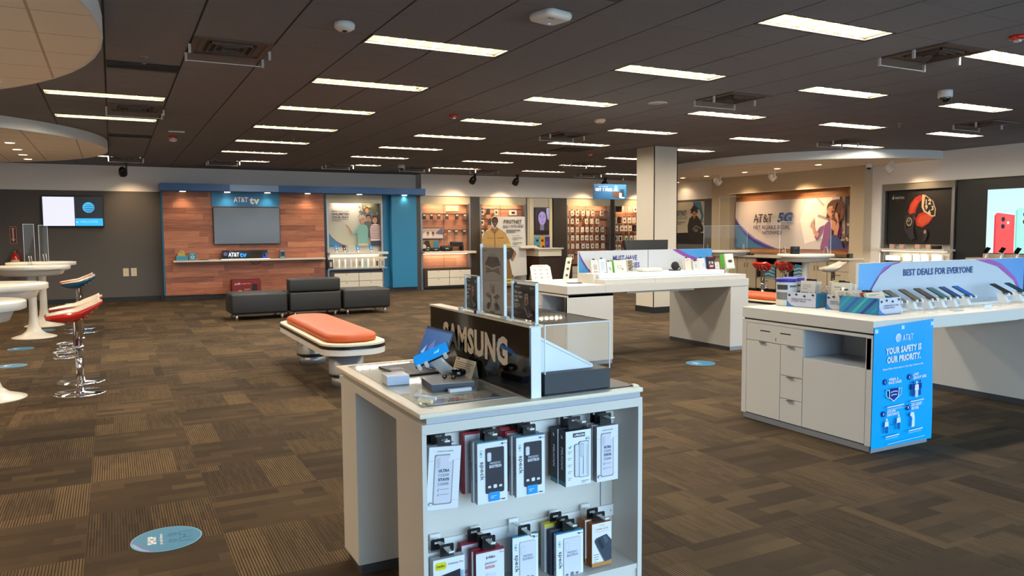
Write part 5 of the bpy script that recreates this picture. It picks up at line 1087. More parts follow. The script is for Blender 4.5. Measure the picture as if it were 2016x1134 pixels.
# ------------------------------------------------------------------ black lobby seating
def leg_of(t, x, y, h=.1, r0=.018, r1=.026):
    g = G(); g.lathe([(r0, 0), (r1, h)], (x, y, 0), mat('brushed_leg', (206, 202, 196), .3, .8), 18); g.build('leg', t)
def ottoman(x0, x1, y0, y1, label, h=.46):
    t = thing('ottoman', label, 'ottoman', ((x0+x1)/2, (y0+y1)/2, 0), 'black leather lobby seating')
    g = G(); g.box(x0, y0, .11, x1, y1, h, LEATHER, bev=.035, seg=4); g.build('cushion', t)
    g = G(); g.box(x0+.03, y0+.03, .1, x1-.03, y1-.03, .112, BLACK); g.build('frame', t)
    for x in (x0+.09, x1-.09):
        for y in (y0+.07, y1-.07): leg_of(t, x, y)
    return t
ottoman(1.76, 2.70, 13.72, 14.5, 'black leather ottoman at the left end of the lobby seating')
ottoman(3.70, 4.59, 13.75, 14.5, 'black leather ottoman at the right end of the lobby seating')
t = thing('lounge_chair', 'armless black leather seat with its back turned, between the ottomans', 'chair', (3.2, 14.1, 0), 'black leather lobby seating')
g = G(); g.box(2.74, 13.74, .11, 3.66, 14.5, .45, LEATHER, bev=.03, seg=4); g.build('seat', t)
g = G(); g.box(2.73, 13.74, .455, 3.65, 13.98, .695, LEATHER, bev=.035, seg=4); g.build('backrest', t)
for x in (2.84, 3.56):
    for y in (13.82, 14.42): leg_of(t, x, y)
g = G(); g.box(2.78, 13.78, .1, 3.62, 14.46, .112, BLACK); g.build('frame', t)

# ------------------------------------------------------------------ orange benches
def bench(cx, cy, L, label, cushion_rot=0):
    t = thing('padded_bench', label, 'bench', (cx, cy, 0), 'orange padded benches'); W_ = .62
    def slab(w_, l_, r_, z0, z1, m, bev=0):
        g = G(); fr = FZ(cx, cy, 0); P = rrpts(-w_/2, -l_/2, w_/2, l_/2, r_, 10); g.prism(P, fr, z0, z1, m); return g
    slab(W_, L, .25, .355, .412, mat('bench_edge', (222, 216, 206), .4)).build('edge_band', t)
    slab(W_+.008, L+.008, .254, .412, .442, BLACK).build('bumper_strip', t)
    slab(W_-.006, L-.006, .247, .442, .46, CREAM).build('board', t)
    g = G(); prev = None; w2, l2 = .50, L-.22
    for d, z in ((.03, .4605), (0, .472), (0, .507), (.012, .526), (.035, .538), (.07, .544)):
        ring = [(cx+u, cy+v, z) for u, v in rrpts(-w2/2+d, -l2/2+d, w2/2-d, l2/2-d, .22-d*.8, 10)]; b = len(g.v); g.v += ring; n = len(ring)
        if prev is not None:
            for q in range(n): e = (q+1) % n; g.face((prev+q, prev+e, b+e, b+q), ORANGE, None, True)
        prev = b
    g.face([prev+q for q in range(n)], ORANGE, None, True); g.build('cushion', t)
    for s_ in (-1, 1):
        y = cy+s_*L*.3
        g = G(); g.lathe([(.145, 0), (.145, .1)], (cx, y, 0), GREYB, 36); g.lathe([(.17, .105), (.17, .33), (.15, .33), (.15, .355)], (cx, y, 0), GREYB, 40, caps=False); g.build('pedestal', t)
        g = G(); g.lathe([(.172, .1), (.178, .105), (.178, .122), (.17, .126)], (cx, y, 0), BLACK, 40, caps=False); g.lathe([(.001, .1), (.172, .1)], (cx, y, 0), BLACK, 40, caps=False); g.build('black_ring', t)
    return t
bench(2.0, 8.1, 2.4, 'orange padded bench on grey drum pedestals behind the nearest kiosk')
bench(8.75, 8.4, 2.4, 'orange padded bench half hidden behind the right counter')

# ------------------------------------------------------------------ floor stickers
def sticker(x, y, r, label, rz, full=False):
    t = thing('floor_sticker', label, 'floor sticker', (x, y, 0), 'round blue floor stickers'); R = rotz(rz)
    fr = Fr((x, y, .0008), R@Vector((1, 0, 0)), R@Vector((0, 1, 0))); g = G()
    g.prism([(r*math.cos(k*math.pi/24), r*math.sin(k*math.pi/24)) for k in range(48)], fr, 0, .0012, PRINT, rgb(120, 190, 224)); A = Art(fr, g, eps=.0003, base=.0014)
    A.ell(0, 0, r*.97, r*.97, (34, 128, 172), 48); k = r/.15
    A.poly([(r*.96*math.cos(math.radians(q)), r*.96*math.sin(math.radians(q))) for q in range(90, 160, 6)]+[(-.09*k, .095*k), (-.03*k, .125*k)], (130, 190, 224)); A.line([(-.128*k, .06*k), (-.085*k, .097*k), (-.02*k, .128*k), (.02*k, .142*k)], .008*k, (150, 90, 180))
    A.text('SHOP', 0, .045*k, .035*k, (250, 250, 250), .04, 'c', .1*k); A.text('at a safe distance', 0, .018*k, .014*k, (240, 246, 250), .02, 'c', .13*k)
    for s_ in (-1, 1): A.line([(s_*.04*k+.016*k*math.cos(q*.5), -.025*k+.016*k*math.sin(q*.5)) for q in range(14)], .003*k, (20, 80, 130)); A.line([(s_*.04*k-.02*k, -.11*k), (s_*.04*k-.02*k, -.055*k), (s_*.04*k+.02*k, -.055*k), (s_*.04*k+.02*k, -.11*k)], .003*k, (20, 80, 130))
    A.line([(-.012*k, -.075*k), (.012*k, -.075*k)], .003*k, (20, 80, 130)); g.build('disc', t)
sticker(.18, 4.02, .16, 'round blue SHOP floor sticker nearest the camera on the left carpet', math.radians(88)); sticker(5.83, 6.6, .16, 'round blue floor sticker between the island counters', math.radians(80))
sticker(-1.07, 10.33, .15, 'round blue floor sticker at the left edge, nearer of the two by the stool', math.radians(80)); sticker(-1.12, 11.85, .15, 'round blue floor sticker under the second left table from the back', math.radians(80)); sticker(-1.0, 14.0, .15, 'round blue floor sticker between the far left tables', math.radians(80))

# ------------------------------------------------------------------ island counters
GAP = mat('shadow_gap', (40, 36, 32), .6); CUB = mat('cubby_grey', (176, 182, 190), .5)
def island(ox, oy, label, zt=.885, leg_x=2.35, outlets=False):
    t = thing('island_counter', label, 'counter', (ox+1.33, oy+.59, 0), 'white island counters'); X0, X1, Y1 = ox, ox+2.66, oy+1.18
    for a, b in ((X0, X0+.5), (X0+.502, X1)):
        g = G(); g.box(a, oy, .802, b, Y1, zt, WHITE, bev=.002); g.build('countertop', t)
    g = G(); g.box(X0+.012, oy+.012, .79, X0+.6, Y1-.012, .802, GAP); g.build('shadow_gap', t)
    cx = X0+.605
    g = G(); w_ = WHITE
    g.box(X0+.012, oy+.012, .05, cx, Y1, .56, w_); g.box(X0+.012, oy+.575, .56, cx, Y1, .79, w_); g.box(X0+.012, oy, .768, cx, oy+.575, .79, w_); g.box(X0, oy, .045, cx, oy+.012, .79, w_); g.box(X0, oy+.012, .56, cx, oy+.05, .768, w_)
    g.box(X0, oy+.012, .045, X0+.012, oy+.045, .79, w_); g.box(X0, oy+1.135, .045, X0+.012, Y1, .79, w_); g.box(X0, oy+.045, .77, X0+.012, oy+1.135, .79, w_)
    g.build('cabinet', t)
    g = G(); g.box(X0+.42, oy+.05, .562, X0+.43, oy+.575, .768, CUB); g.box(X0+.02, oy+.572, .562, X0+.43, oy+.5755, .768, CUB); g.box(X0+.015, oy+.05, .5605, X0+.42, oy+.572, .563, CUB); o = g.build('cubby_lining', t)
    if outlets:
        g = G(); g.box(X0+.41, oy+.36, .66, X0+.42, oy+.54, .74, WHITEP); g.box(X0+.407, oy+.42, .685, X0+.411, oy+.44, .715, RED); g.box(X0+.407, oy+.49, .685, X0+.411, oy+.51, .715, BLACK); g.build('power_panel', t)
    else:
        g = G(); g.tube([(X0+.2, oy+.14, .768), (X0+.17, oy+.15, .7), (X0+.2, oy+.12, .62), (X0+.15, oy+.08, .58)], .02, BLACK); g.tube([(X0+.22, oy+.08, .768), (X0+.2, oy+.1, .69), (X0+.22, oy+.06, .6)], .012, BLACK); g.build('cable_bundle', t)
    def front(name, y0, y1, z0, z1, handle=True, slots=False):
        g = G(); g.box(X0+.001, oy+y0, z0, X0+.012, oy+y1, z1, WHITE, bev=.002); d = g.build(name, t)
        if handle: m_ = oy+(y0+y1)/2; g = G(); g.box(X0-.016, m_-.03, z1-.006, X0+.004, m_+.03, z1+.001, CHROME, bev=.002); g.build('handle', d)
        if slots:
            for y in (.74, .94): g = G(); g.box(X0-.0005, oy+y-.05, .712, X0+.002, oy+y+.05, .72, GAP); g.build('slot', d)
            g = G(); g.box(X0-.001, oy+.83, .65, X0+.002, oy+.836, .675, STEEL); g.build('keyhole', d)
    front('drawer', .578, 1.132, .635, .766, False, True); front('door', .79, 1.132, .052, .628)
    for z0, z1 in ((.052, .226), (.232, .4), (.406, .628)): front('drawer', .578, .784, z0, z1)
    front('access_panel', .05, .572, .052, .562, False)
    g = G(); g.box(X0+.012, oy+.008, 0, cx-.02, Y1-.02, .05, KICK); g.box(X0+.006, oy+.002, .004, X0+.012, Y1-.02, .044, GREYB); g.box(X0+.006, oy+.0005, .0, cx-.01, oy+.008, .044, GREYB); g.build('kick_plate', t)
    lx = X0+leg_x
    g = G(); g.box(lx, oy+.005, .05, X1-.002, Y1-.01, .8, WHITE); g.build('end_panel', t); g = G(); g.box(lx+.004, oy+.009, 0, X1-.006, Y1-.014, .05, KICK); g.box(lx+.001, oy+.006, .003, X1-.004, oy+.0095, .048, GREYB); g.build('kick_plate', t)
    g = G(); g.box(X0+.9, oy+.14, .77, X0+1.9, oy+.3, .802, WHITE); g.build('cable_tray', t)
    return t
island(4.38, 7.1, 'white island counter with the accessory display behind the clear case', .893, 2.365, True)
island(4.42, 3.34, 'white island counter with the blue safety poster on its front')

def header(x0, x1, y, z0, z1, label, lines, texts, back=True):
    t = thing('header_board', label, 'sign', ((x0+x1)/2, y, z0), 'tall header boards on the islands'); W_, H_ = x1-x0, z1-z0
    g = G(); g.box(x0, y-.012, z0, x1, y+.012, z1, mat('board_white', (216, 222, 228), .4)); g.build('board', t)
    A = Art(FY(x0, y-.012, z0), eps=.0006, base=.0006); lines(A, W_, H_); texts(A, W_, H_); A.g.build('print', t)
    g = G(); g.box(x0+.02, y-.05, z0-.0, x1-.02, y+.05, z0+.012, ACRE); g.build('foot_rail', t)
def rc_lines(A, W, H):
    A.rect(0, 0, W, H, (206, 218, 228))
    B0, P0 = (96, 164, 232), (170, 104, 190)
    A.poly([(0, 0), (.1, 0), (.14, .13), (.24, .25), (.38, .325), (.5, H), (0, H)], [(110, 180, 240)]*5+[(90, 150, 226), (120, 190, 244)])
    A.poly([(.1, 0), (.14, .13), (.24, .25), (.38, .325), (.5, H), (.42, H), (.28, .31), (.17, .2), (.09, .08), (.06, 0)], P0); A.poly([(.1, 0), (.14, .13), (.24, .25), (.38, .325), (.5, H), (.46, H), (.34, .315), (.215, .24), (.115, .125), (.08, 0)], (66, 86, 160))
    A.poly([(W-.72, H), (W-.4, .28), (W-.15, .15), (W-.02, 0), (W, 0), (W, H)], (108, 168, 232)); A.poly([(W-.72, H), (W-.4, .28), (W-.15, .15), (W-.02, 0), (W, 0), (W-.02, .04), (W-.13, .18), (W-.34, .3), (W-.52, H)], (172, 96, 184))
header(5.0, 7.16, 3.93, .886, 1.232, 'long blue and white header board reading BEST DEALS FOR EVERYONE', rc_lines, lambda A, W, H: A.text('BEST DEALS FOR EVERYONE', .965, .238, .052, (56, 84, 146), .03, 'c', .9))
def mh_lines(A, W, H):
    A.rect(0, 0, W, H, (220, 220, 222)); A.poly([(0, 0), (.32, 0), (.2, .06), (.1, .15), (.03, .25), (0, H)], (72, 160, 218)); A.poly([(.32, 0), (.2, .06), (.1, .15), (.03, .25), (0, H-.01), (0, H), (.05, .26), (.13, .15), (.24, .07), (.4, 0)], (120, 60, 150))
    A.poly([(1.4, H), (1.58, .27), (1.8, .2), (1.98, .08), (W, .06), (W, H)], (76, 156, 222)); A.poly([(1.4, H), (1.58, .27), (1.8, .2), (1.98, .08), (1.98, .11), (1.82, .235), (1.64, .295), (1.5, H)], (150, 70, 160)); A.rect(1.018, 0, 1.026, H, (150, 150, 152))
header(4.9, 6.96, 7.7, .9, 1.257, 'two-panel header board reading MUST-HAVE ACCESSORIES on the island', mh_lines, lambda A, W, H: (A.text('MUST-HAVE', .49, .235, .062, (74, 72, 150), .03, 'l', .36), A.text('ACCESSORIES', .49, .145, .062, (74, 72, 150), .03, 'l', .4)))

# ------------------------------------------------------------------ safety poster
t = thing('safety_poster', 'blue poster about safety and priority taped to the island front', 'poster', (4.73, 3.33, .4))
g = G(); W_, H_ = .615, .815; fr = FY(4.42, 3.334, .028); n = 14; b = len(g.v)
def curl(u, v): return .012*max(0, (u/W_-.75)*4)**2*max(0, 1-v/H_*.9) + .006*math.sin(v*7)*max(0, u/W_-.6)
for i in range(n+1):
    for j in range(n+1): u, v = W_*i/n, H_*j/n; g.v.append(tuple(fr.at(u, v+.025*(u/W_)*(v/H_), curl(u, v)+.0008)))
for i in range(n):
    for j in range(n): a = b+i*(n+1)+j; g.face((a, a+n+1, a+n+2, a+1), GLOSSP, rgb(6, 176, 250), True)
for j, i in ((0, 0), ): pass
g.build('sheet', t)
A = Art(Fr((4.42, 3.334, .028), (1, 0, .03), (0, 0, 1), (0, -1, 0)), m=GLOSSP, eps=.0004, base=.003); WT, NV = (240, 248, 252), (20, 60, 150)
A.globe(.245, .725, .03, WT, (6, 176, 250)); A.text('AT&T', .285, .7, .045, WT, .0, 'l', .11)
A.text('YOUR SAFETY IS', .3, .625, .042, WT, .05, 'c', .37); A.text('OUR PRIORITY.', .305, .565, .042, WT, .05, 'c', .35); A.text('Please follow these steps to help keep everyone safe.', .3, .52, .013, WT, .02, 'c', .42)
for (u, v), nn, a1, a2 in (((.115, .44), '1', 'WEAR A', 'FACE MASK'), ((.365, .445), '2', 'LIMIT', 'GROUP SIZE'), ((.105, .225), '3', 'SOCIAL', 'DISTANCE'), ((.355, .235), '4', 'DO NOT', 'ENTER')):
    A.ell(u, v, .018, .02, NV); A.text(nn, u, v-.008, .017, WT, .03); A.text(a1, u+.035, v+.003, .018, WT, .04, 'l'); A.text(a2, u+.035, v-.02, .018, WT, .04, 'l')
A.poly([(.15, .385), (.2, .39), (.25, .387), (.245, .33), (.2, .305), (.155, .33)], NV)
for s_ in (-1, 1): A.line([(.2+s_*.05, .38), (.2+s_*.078, .385), (.2+s_*.075, .34), (.2+s_*.045, .325)], .008, (130, 220, 220))
A.line([(.15, .387), (.155, .33), (.2, .303), (.245, .33), (.25, .389)], .006, WT); A.line([(.165, .365), (.2, .37), (.235, .366)], .005, WT); A.line([(.17, .345), (.2, .348), (.23, .345)], .005, WT)
def fig(u, v, h, c, c2=None): A.ell(u, v+h*.92, h*.085, h*.09, c, 14); A.poly([(u-h*.17, v+h*.8), (u+h*.17, v+h*.8), (u+h*.2, v+h*.45), (u-h*.2, v+h*.45)], c); A.rect(u-h*.11, v, u-h*.01, v+h*.46, c2 or c); A.rect(u+h*.01, v, u+h*.11, v+h*.46, c2 or c)
fig(.395, .31, .105, NV); fig(.465, .31, .105, NV); fig(.43, .3, .11, WT); fig(.125, .095, .1, WT, NV); fig(.245, .105, .1, WT, NV); A.line([(.155, .145), (.215, .148)], .003, NV); A.text('6', .185, .155, .014, NV, .02)
A.poly([(.38, .1), (.41, .1), (.41, .165), (.4, .2), (.37, .205), (.36, .185), (.385, .165)], WT)
for u, v, w_ in ((.12, .268, .17), (.36, .275, .14), (.11, .068, .14), (.345, .075, .15)): A.rect(u, v, u+w_, v+.007, WT); A.rect(u, v-.012, u+w_*.9, v-.01, WT)
A.rect(.14, .25, .49, .2512, WT); A.rect(.13, .02, .52, .0225, WT); A.g.build('print', t)
g = G()
for x, z in ((4.425, .83), (5.0, .85), (4.69, .842)): g.box(x, 3.3285, z-.025, x+.03, 3.3335, z, mat('clear_tape', (190, 226, 240), .2)); 
o = g.build('tape', t)

# ------------------------------------------------------------------ goods on the right island
Z = .8855
def promo(fr, W_, D_, H_, label, stripes=True):
    """open printed tray; fr: front face frame"""
    t = thing('promo_tray', label, 'tray', tuple(fr.o), 'blue printed trays on the right island'); g = G(); th = .004
    bk = Fr(fr.o-fr.n*D_, fr.u, fr.v, fr.n); BL = rgb(30, 112, 170)
    for f_, d in ((fr, 0), (bk, 0)): g.prism([(0, 0), (W_, 0), (W_, H_), (0, H_)], f_, -th, 0, PRINT, rgb(210, 214, 226) if f_ is fr else BL)
    for u in (0, W_-th): g.prism([(0, 0), (D_, 0), (D_, H_), (0, H_)], Fr(fr.at(u, 0, 0), -fr.n, fr.v, -fr.u if u == 0 else fr.u), 0 if u else -th, th if u else 0, PRINT, rgb(40, 140, 186))
    g.prism([(0, 0), (W_, 0), (W_, .004), (0, .004)], fr, -D_, 0, PRINT, BL); g.build('tray', t)
    A = Art(fr, eps=.0005, base=.0005); A.poly([(0, 0), (W_*.36, 0), (W_*.18, H_*.12), (W_*.06, H_*.35), (0, H_*.7)], (56, 132, 206)); A.rect(0, 0, .008, H_, (44, 120, 190))
    for k, (u, v) in enumerate(((.35, .86), (.62, .78), (.9, .88), (.12, .8))): A.poly([(W_*u-.014, H_*v), (W_*u, H_*v+.008), (W_*u+.014, H_*v), (W_*u+.004, H_*v-.012), (W_*u-.006, H_*v-.008)], (40, 44, 60))
    for k in range(10): A.ell(W_*random.random(), H_*(.68+.3*random.random()), .0015, .0015, (90, 100, 140), 6)
    A.text('GRADUATE TO THE', W_*.2, H_*.5, .0105, (52, 60, 120), .03, 'l', W_*.66); A.text('LATEST TECH', W_*.2, H_*.36, .0105, (52, 60, 120), .03, 'l', W_*.48); A.g.build('front_print', t)
    A = Art(Fr(fr.at(0, 0, -D_), fr.n, fr.v, -fr.u), eps=.0005, base=.0045); A.rect(0, 0, D_, H_, (34, 138, 178))
    for k in range(6):
        u = -H_+(D_+H_)*k/6; q = .03; c = ((26, 80, 170), (44, 160, 190), (28, 100, 180), (52, 176, 190), (22, 70, 160), (40, 150, 196))[k]
        P = [(max(0, min(D_, u)), 0 if u >= 0 else -u), (max(0, min(D_, u+q)), 0 if u+q >= 0 else -u-q), (min(D_, u+q+H_), min(H_, D_-u-q)), (min(D_, u+H_), min(H_, D_-u))]
        A.poly(P, c)
    A.g.build('side_print', t)
    return t
def slip(fr, W_, H_, d, col, label, art=None, tab=True):
    """thin boxed accessory: front frame fr (may lean)"""
    t = thing('accessory_box', label, 'boxed accessory', tuple(fr.o)); g = G(); g.prism([(0, 0), (W_, 0), (W_, H_), (0, H_)], fr, -d, 0, PRINT, rgb(*col)); g.build('carton', t)
    A = Art(fr, eps=.0004, base=.0004)
    if art: art(A, W_, H_)
    else: A.lines(W_*.15, W_*.8, H_*.88, 2, H_*.05, (150, 146, 140)); A.rrect(W_*.3, H_*.2, W_*.7, H_*.7, W_*.06, (198, 196, 192))
    A.g.build('front_print', t)
    if tab: g = G(); g.prism([(W_*.32, H_), (W_*.68, H_), (W_*.66, H_+.016), (W_*.34, H_+.016)], fr, -d*.6, -d*.6+.003, BLACK); g.build('hang_tab', t)
    return t
def lean(x, y, z, rz, back):      # frame facing local -Y turned by rz about Z, leaning back by 'back'
    R = rotz(rz); u = R@Vector((1, 0, 0)); n = R@Vector((0, -1, 0)); v = (Vector((0, 0, 1))*math.cos(back) - n*math.sin(back)); return Fr((x, y, z), u, v)
fa = Fr((4.735, 4.372, Z), (.05, -.25, 0), (0, 0, 1)); promo(fa, .255, .17, .115, 'blue and white tray beside the wipes tub, holding a boxed accessory')
fb = Fr((4.80, 4.04, Z), (.03, -.14, 0), (0, 0, 1)); promo(fb, .17, .2, .115, 'blue and white tray half hidden between the other two trays')
fc = Fr((4.762, 3.562, Z), (1, .03, 0), (0, 0, 1)); promo(fc, .25, .315, .118, 'blue striped tray full of upright boxes nearest the poster')
u_ = (fa.u); n_ = fa.n
slip(Fr(fa.at(.085, .006, -.05), u_+fa.n*.0, fa.v-fa.n*.1), .125, .2, .02, (216, 208, 198), 'grey boxed accessory standing in the tray by the wipes', lambda A, w, h: (A.lines(.02, w-.03, h*.82, 3, h*.07, (170, 162, 152)), A.rect(.01, h*.3, w*.55, h*.56, (150, 138, 140)), A.rect(w*.62, h*.4, w*.9, h*.56, (180, 172, 168))))
slip(Fr(fa.at(.1, .006, -.1), u_, fa.v-fa.n*.1), .125, .195, .02, (222, 214, 202), 'grey boxed accessory behind the front one in the wipes tray')
slip(Fr(fb.at(.01, .006, -.04), fb.u, fb.v-fb.n*.1), .15, .2, .02, (226, 218, 200), 'cream boxed case in the middle tray, front one', lambda A, w, h: (A.rrect(w*.55, h*.25, w*.85, h*.75, .01, (150, 146, 138)), A.rrect(w*.6, h*.3, w*.82, h*.7, .01, (214, 208, 196)), A.rect(.02, h*.8, w*.5, h*.84, (160, 152, 140))))
slip(Fr(fb.at(.02, .006, -.09), fb.u, fb.v-fb.n*.1), .15, .19, .02, (232, 226, 210), 'cream boxed case in the middle tray, rear one')
t = thing('spray_bottle', 'small white bottle standing in the middle tray', 'bottle', tuple(fb.at(.1, .005, -.02))); c_ = fb.at(.12, .0, -.022); g = G(); g.lathe([(.018, .006), (.02, .02), (.02, .13), (.012, .145), (.01, .17), (.001, .172)], c_, mat('bottle_white', (236, 232, 214), .3), 20); g.build('bottle', t)
cols = ((222, 210, 190), (206, 196, 182), (216, 206, 192), (200, 190, 176), (222, 214, 200), (226, 222, 214), (210, 204, 196), (170, 60, 50), (226, 214, 190))
for k, c in enumerate(cols):
    y = 3.85-.031*k
    slip(lean(4.775+.004*(k % 2), y, Z+.005, .03, .5), .2, .165, .018, c, ('%s boxed accessory leaning in the striped tray, %s from the back' % ('red' if k == 7 else 'pale', ordn(k))), (lambda A, w, h: A.rect(.02, .02, w-.02, h-.03, (58, 48, 44))) if k == 6 else None, tab=k in (0, 1, 6, 7))
slip(lean(4.94, 4.06, Z, .5, .15), .11, .21, .03, (226, 220, 196), 'yellow-edged white cable box behind the middle tray', lambda A, w, h: (A.rect(0, h*.9, w, h, (206, 190, 70)), A.rrect(w*.5, h*.25, w*.85, h*.7, .01, (90, 96, 100))))
for x, y, l, c in ((4.79, 4.42, 'tub of disinfecting wipes with blue lid, left one beside the trays', 0), (4.93, 4.47, 'tub of disinfecting wipes with blue lid, rear one partly hidden', 1)):
    t = thing('wipes_tub', l, 'tub', (x, y, Z), 'blue-lidded wipes tubs'); g = G(); g.lathe([(.075, Z), (.078, Z+.01), (.078, Z+.19), (.076, Z+.195)], (x, y, 0), mat('tub_cream', (224, 220, 206), .4), 36); g.build('tub', t)
    g = G(); g.lathe([(.08, Z+.19), (.08, Z+.215), (.076, Z+.219), (.001, Z+.219)], (x, y, 0), mat('lid_blue', (36, 40, 150), .35), 36); g.lathe([(.001, Z+.19), (.08, Z+.19)], (x, y, 0), MATS['lid_blue'], 36, caps=False); g.build('lid', t)
    g = G()
    for a0, a1, z0, z1, cc in ((0, 360, .05, .19, (214, 216, 218)), (150, 330, .05, .11, (120, 122, 124)), (160, 230, .13, .17, (60, 62, 66)), (240, 300, .15, .165, (90, 96, 100))):
        n = max(3, int((a1-a0)/10)); r_2 = .0784+(.0004 if cc[0] < 200 else 0)
        for k in range(n):
            q0, q1 = math.radians(a0+(a1-a0)*k/n), math.radians(a0+(a1-a0)*(k+1)/n)
            g.poly([(x+r_2*math.cos(q0), y+r_2*math.sin(q0), Z+z0), (x+r_2*math.cos(q1), y+r_2*math.sin(q1), Z+z0), (x+r_2*math.cos(q1), y+r_2*math.sin(q1), Z+z1), (x+r_2*math.cos(q0), y+r_2*math.sin(q0), Z+z1)], PRINT, rgb(*cc))
    g.build('label', t)
def counter_phone(x, y, col, label, tilt=64, L=.172):
    t = thing('display_phone', label, 'phone', (x, y, Z), 'phones on stands on the right island'); a = math.radians(tilt); R = Matrix.Rotation(-a, 3, 'X'); o = Vector((x, y, .957))
    g = G(); g.box(-.037, -.004, 0, .037, .004, L, BLACK, bev=.003, R=R, o=o); g.build('body', t)
    A = Art(Fr(o+R@Vector((-.037, -.0042, 0)), R@Vector((1, 0, 0)), R@Vector((0, 0, 1))), m=GLOSSP, eps=.0004, base=.0003); A.rrect(.001, .001, .073, L-.001, .008, col); A.g.build('screen', t)
    g = G(); g.prism([(.015, 0), (.085, 0), (.11, .075), (.07, .085), (.055, .078)], Fr((x, y, Z), (0, 1, 0), (0, 0, 1)), -.018, .018, WHITEP); g.build('stand', t)
    for s_ in (-1, 1): g = G(); g.box(x+s_*.03-.006, y-.008, .945, x+s_*.03+.006, y+.012, .968, WHITEP, bev=.003); g.build('security_clip', t)
for k, (x, c, l) in enumerate(((5.12, (24, 24, 26), 'black phone nearest the striped tray on the right island'), (5.297, (16, 16, 18), 'black phone, second in the row on the right island'), (5.476, (20, 20, 36), 'midnight phone, third in the row on the right island'), (5.632, (30, 104, 116), 'teal phone, fourth in the row on the right island'), (5.783, (18, 70, 136), 'deep blue phone, fifth in the row on the right island'), (5.951, (20, 104, 200), 'bright blue phone at the end of the row of six'), (6.455, (44, 48, 44), 'dark grey-green phone standing alone past the row of six'), (6.66, (22, 76, 98), 'dark teal phone at the right picture edge'))): counter_phone(x, 3.62, c, l)
for k, (x, y, c) in enumerate(((5.08, 3.5, 0), (5.2, 3.46, 0), (5.36, 3.5, 0), (5.52, 3.47, 1), (5.7, 3.5, 0), (5.86, 3.47, 2), (6.05, 3.5, 0), (6.35, 3.52, 0), (6.6, 3.5, 0))):
    t = thing('price_block', 'clear acrylic price block, %s from left along the right island edge' % ordn(k), 'price block', (x, y, Z), 'acrylic price blocks on the right island'); g = G(); g.box(x-.045, y-.02, Z+.002, x+.045, y+.035, Z+.028, ACR); g.build('block', t)
    g = G(); g.box(x-.043, y-.018, Z, x+.043, y+.033, Z+.002, mat('price_card_%d' % c, ((232, 234, 230), (120, 170, 190), (206, 240, 220))[c], .5)); g.box(x-.046, y-.0215, Z, x+.046, y-.02, Z+.029, ACRE) if c == 2 else None; g.build('price_card', t)
g = G(); g.box(5.05, 3.7, Z, 7.05, 3.86, Z+.012, ACR); g.box(5.05, 3.699, Z, 7.05, 3.7, Z+.012, ACRE); tag(g.build('phone_rail'), 'clear acrylic strip under the phones on the right island', 'rail')

# ------------------------------------------------------------------ goods on the accessory island
Z2 = .8935
t = thing('display_riser', 'white two-step riser carrying accessories on the island', 'riser', (5.9, 7.5, Z2))
for a, b in ((4.89, 5.6), (5.602, 6.31), (6.312, 7.02)): g = G(); g.box(a, 7.13, Z2, b, 7.62, .945, WHITE, bev=.003); g.build('lower_step', t)
for a, b in ((4.93, 5.58), (5.582, 6.2), (6.202, 6.82)): g = G(); g.box(a, 7.3, .9455, b, 7.66, 1.0, mat('step_pale', (214, 226, 230), .3), bev=.003); g.build('upper_step', t)
g = G(); g.prism(arc((.03, .08), .03, 180, 90, 6)+[(.5, .11), (.5, 0), (0, 0)][:0]+[(.34, .11), (.34, 0), (0, 0)], Fr((4.865, 7.66, Z2), (0, -1, 0), (0, 0, 1), (-1, 0, 0)), -.03, 0, WHITE); g.build('end_cap', t)
ZT = 1.0005
def pk(x0, x1, h, col, label, art=None, d=.03, y=7.47, tab=True, rz=.0): return slip(lean(x0, y, ZT, rz, .2), x1-x0, h, d, col, label, art, tab)
pk(4.945, 5.05, .16, (226, 222, 214), 'pale pack with grey phone shape, first from left on the riser', lambda A, w, h: (A.rrect(w*.3, h*.25, w*.75, h*.65, .01, (190, 184, 182)), A.rect(w*.25, h*.08, w*.8, h*.14, (200, 110, 110))))
pk(5.055, 5.155, .17, (224, 230, 236), 'pale blue-white pack, second from left on the riser', lambda A, w, h: (A.rrect(w*.25, h*.2, w*.8, h*.8, .01, (206, 216, 224)), A.rect(w*.7, h*.03, w*.95, h*.06, (60, 60, 70))))
pk(5.165, 5.24, .135, (226, 224, 218), 'small white pack with a cable picture, third on the riser', lambda A, w, h: A.line([(w*.6, h*.2), (w*.7, h*.4), (w*.4, h*.5), (w*.5, h*.25)], .006, (110, 110, 110)))
pk(5.27, 5.45, .15, (228, 226, 216), 'white box with bright green side on the riser', lambda A, w, h: (A.ell(w*.4, h*.45, .03, .022, (150, 150, 146)), A.ell(w*.4, h*.45, .025, .017, (226, 224, 216)), A.rect(w*.6, h*.2, w*.68, h*.35, (110, 110, 104))), .06)
g = G(); g.prism([(0, 0), (.055, .0), (.055, .15), (0, .15)], Fr((5.268, 7.53, ZT), (0, -1, 0), (0, .2, 1), (-1, 0, 0)), 0, .002, PRINT, rgb(96, 196, 40)); tag(g.build('green_sleeve'), 'green side panel slid beside the white box on the riser', 'sleeve')
pk(5.46, 5.55, .16, (222, 216, 206), 'pack with leopard-pattern case, right of the green-sided box', lambda A, w, h: (A.rrect(w*.1, h*.1, w*.9, h*.9, .01, (96, 80, 60)), [A.ell(w*(.15+.7*random.random()), h*(.15+.7*random.random()), .006, .005, (206, 190, 160), 7) for k in range(34)]))
t = thing('router_box', 'low cream rounded box in the middle of the riser', 'box', (5.79, 7.47, ZT)); g = G(); g.box(5.65, 7.42, ZT, 5.94, 7.56, ZT+.042, mat('box_cream', (230, 222, 204), .4), bev=.012, seg=4); g.build('body', t)
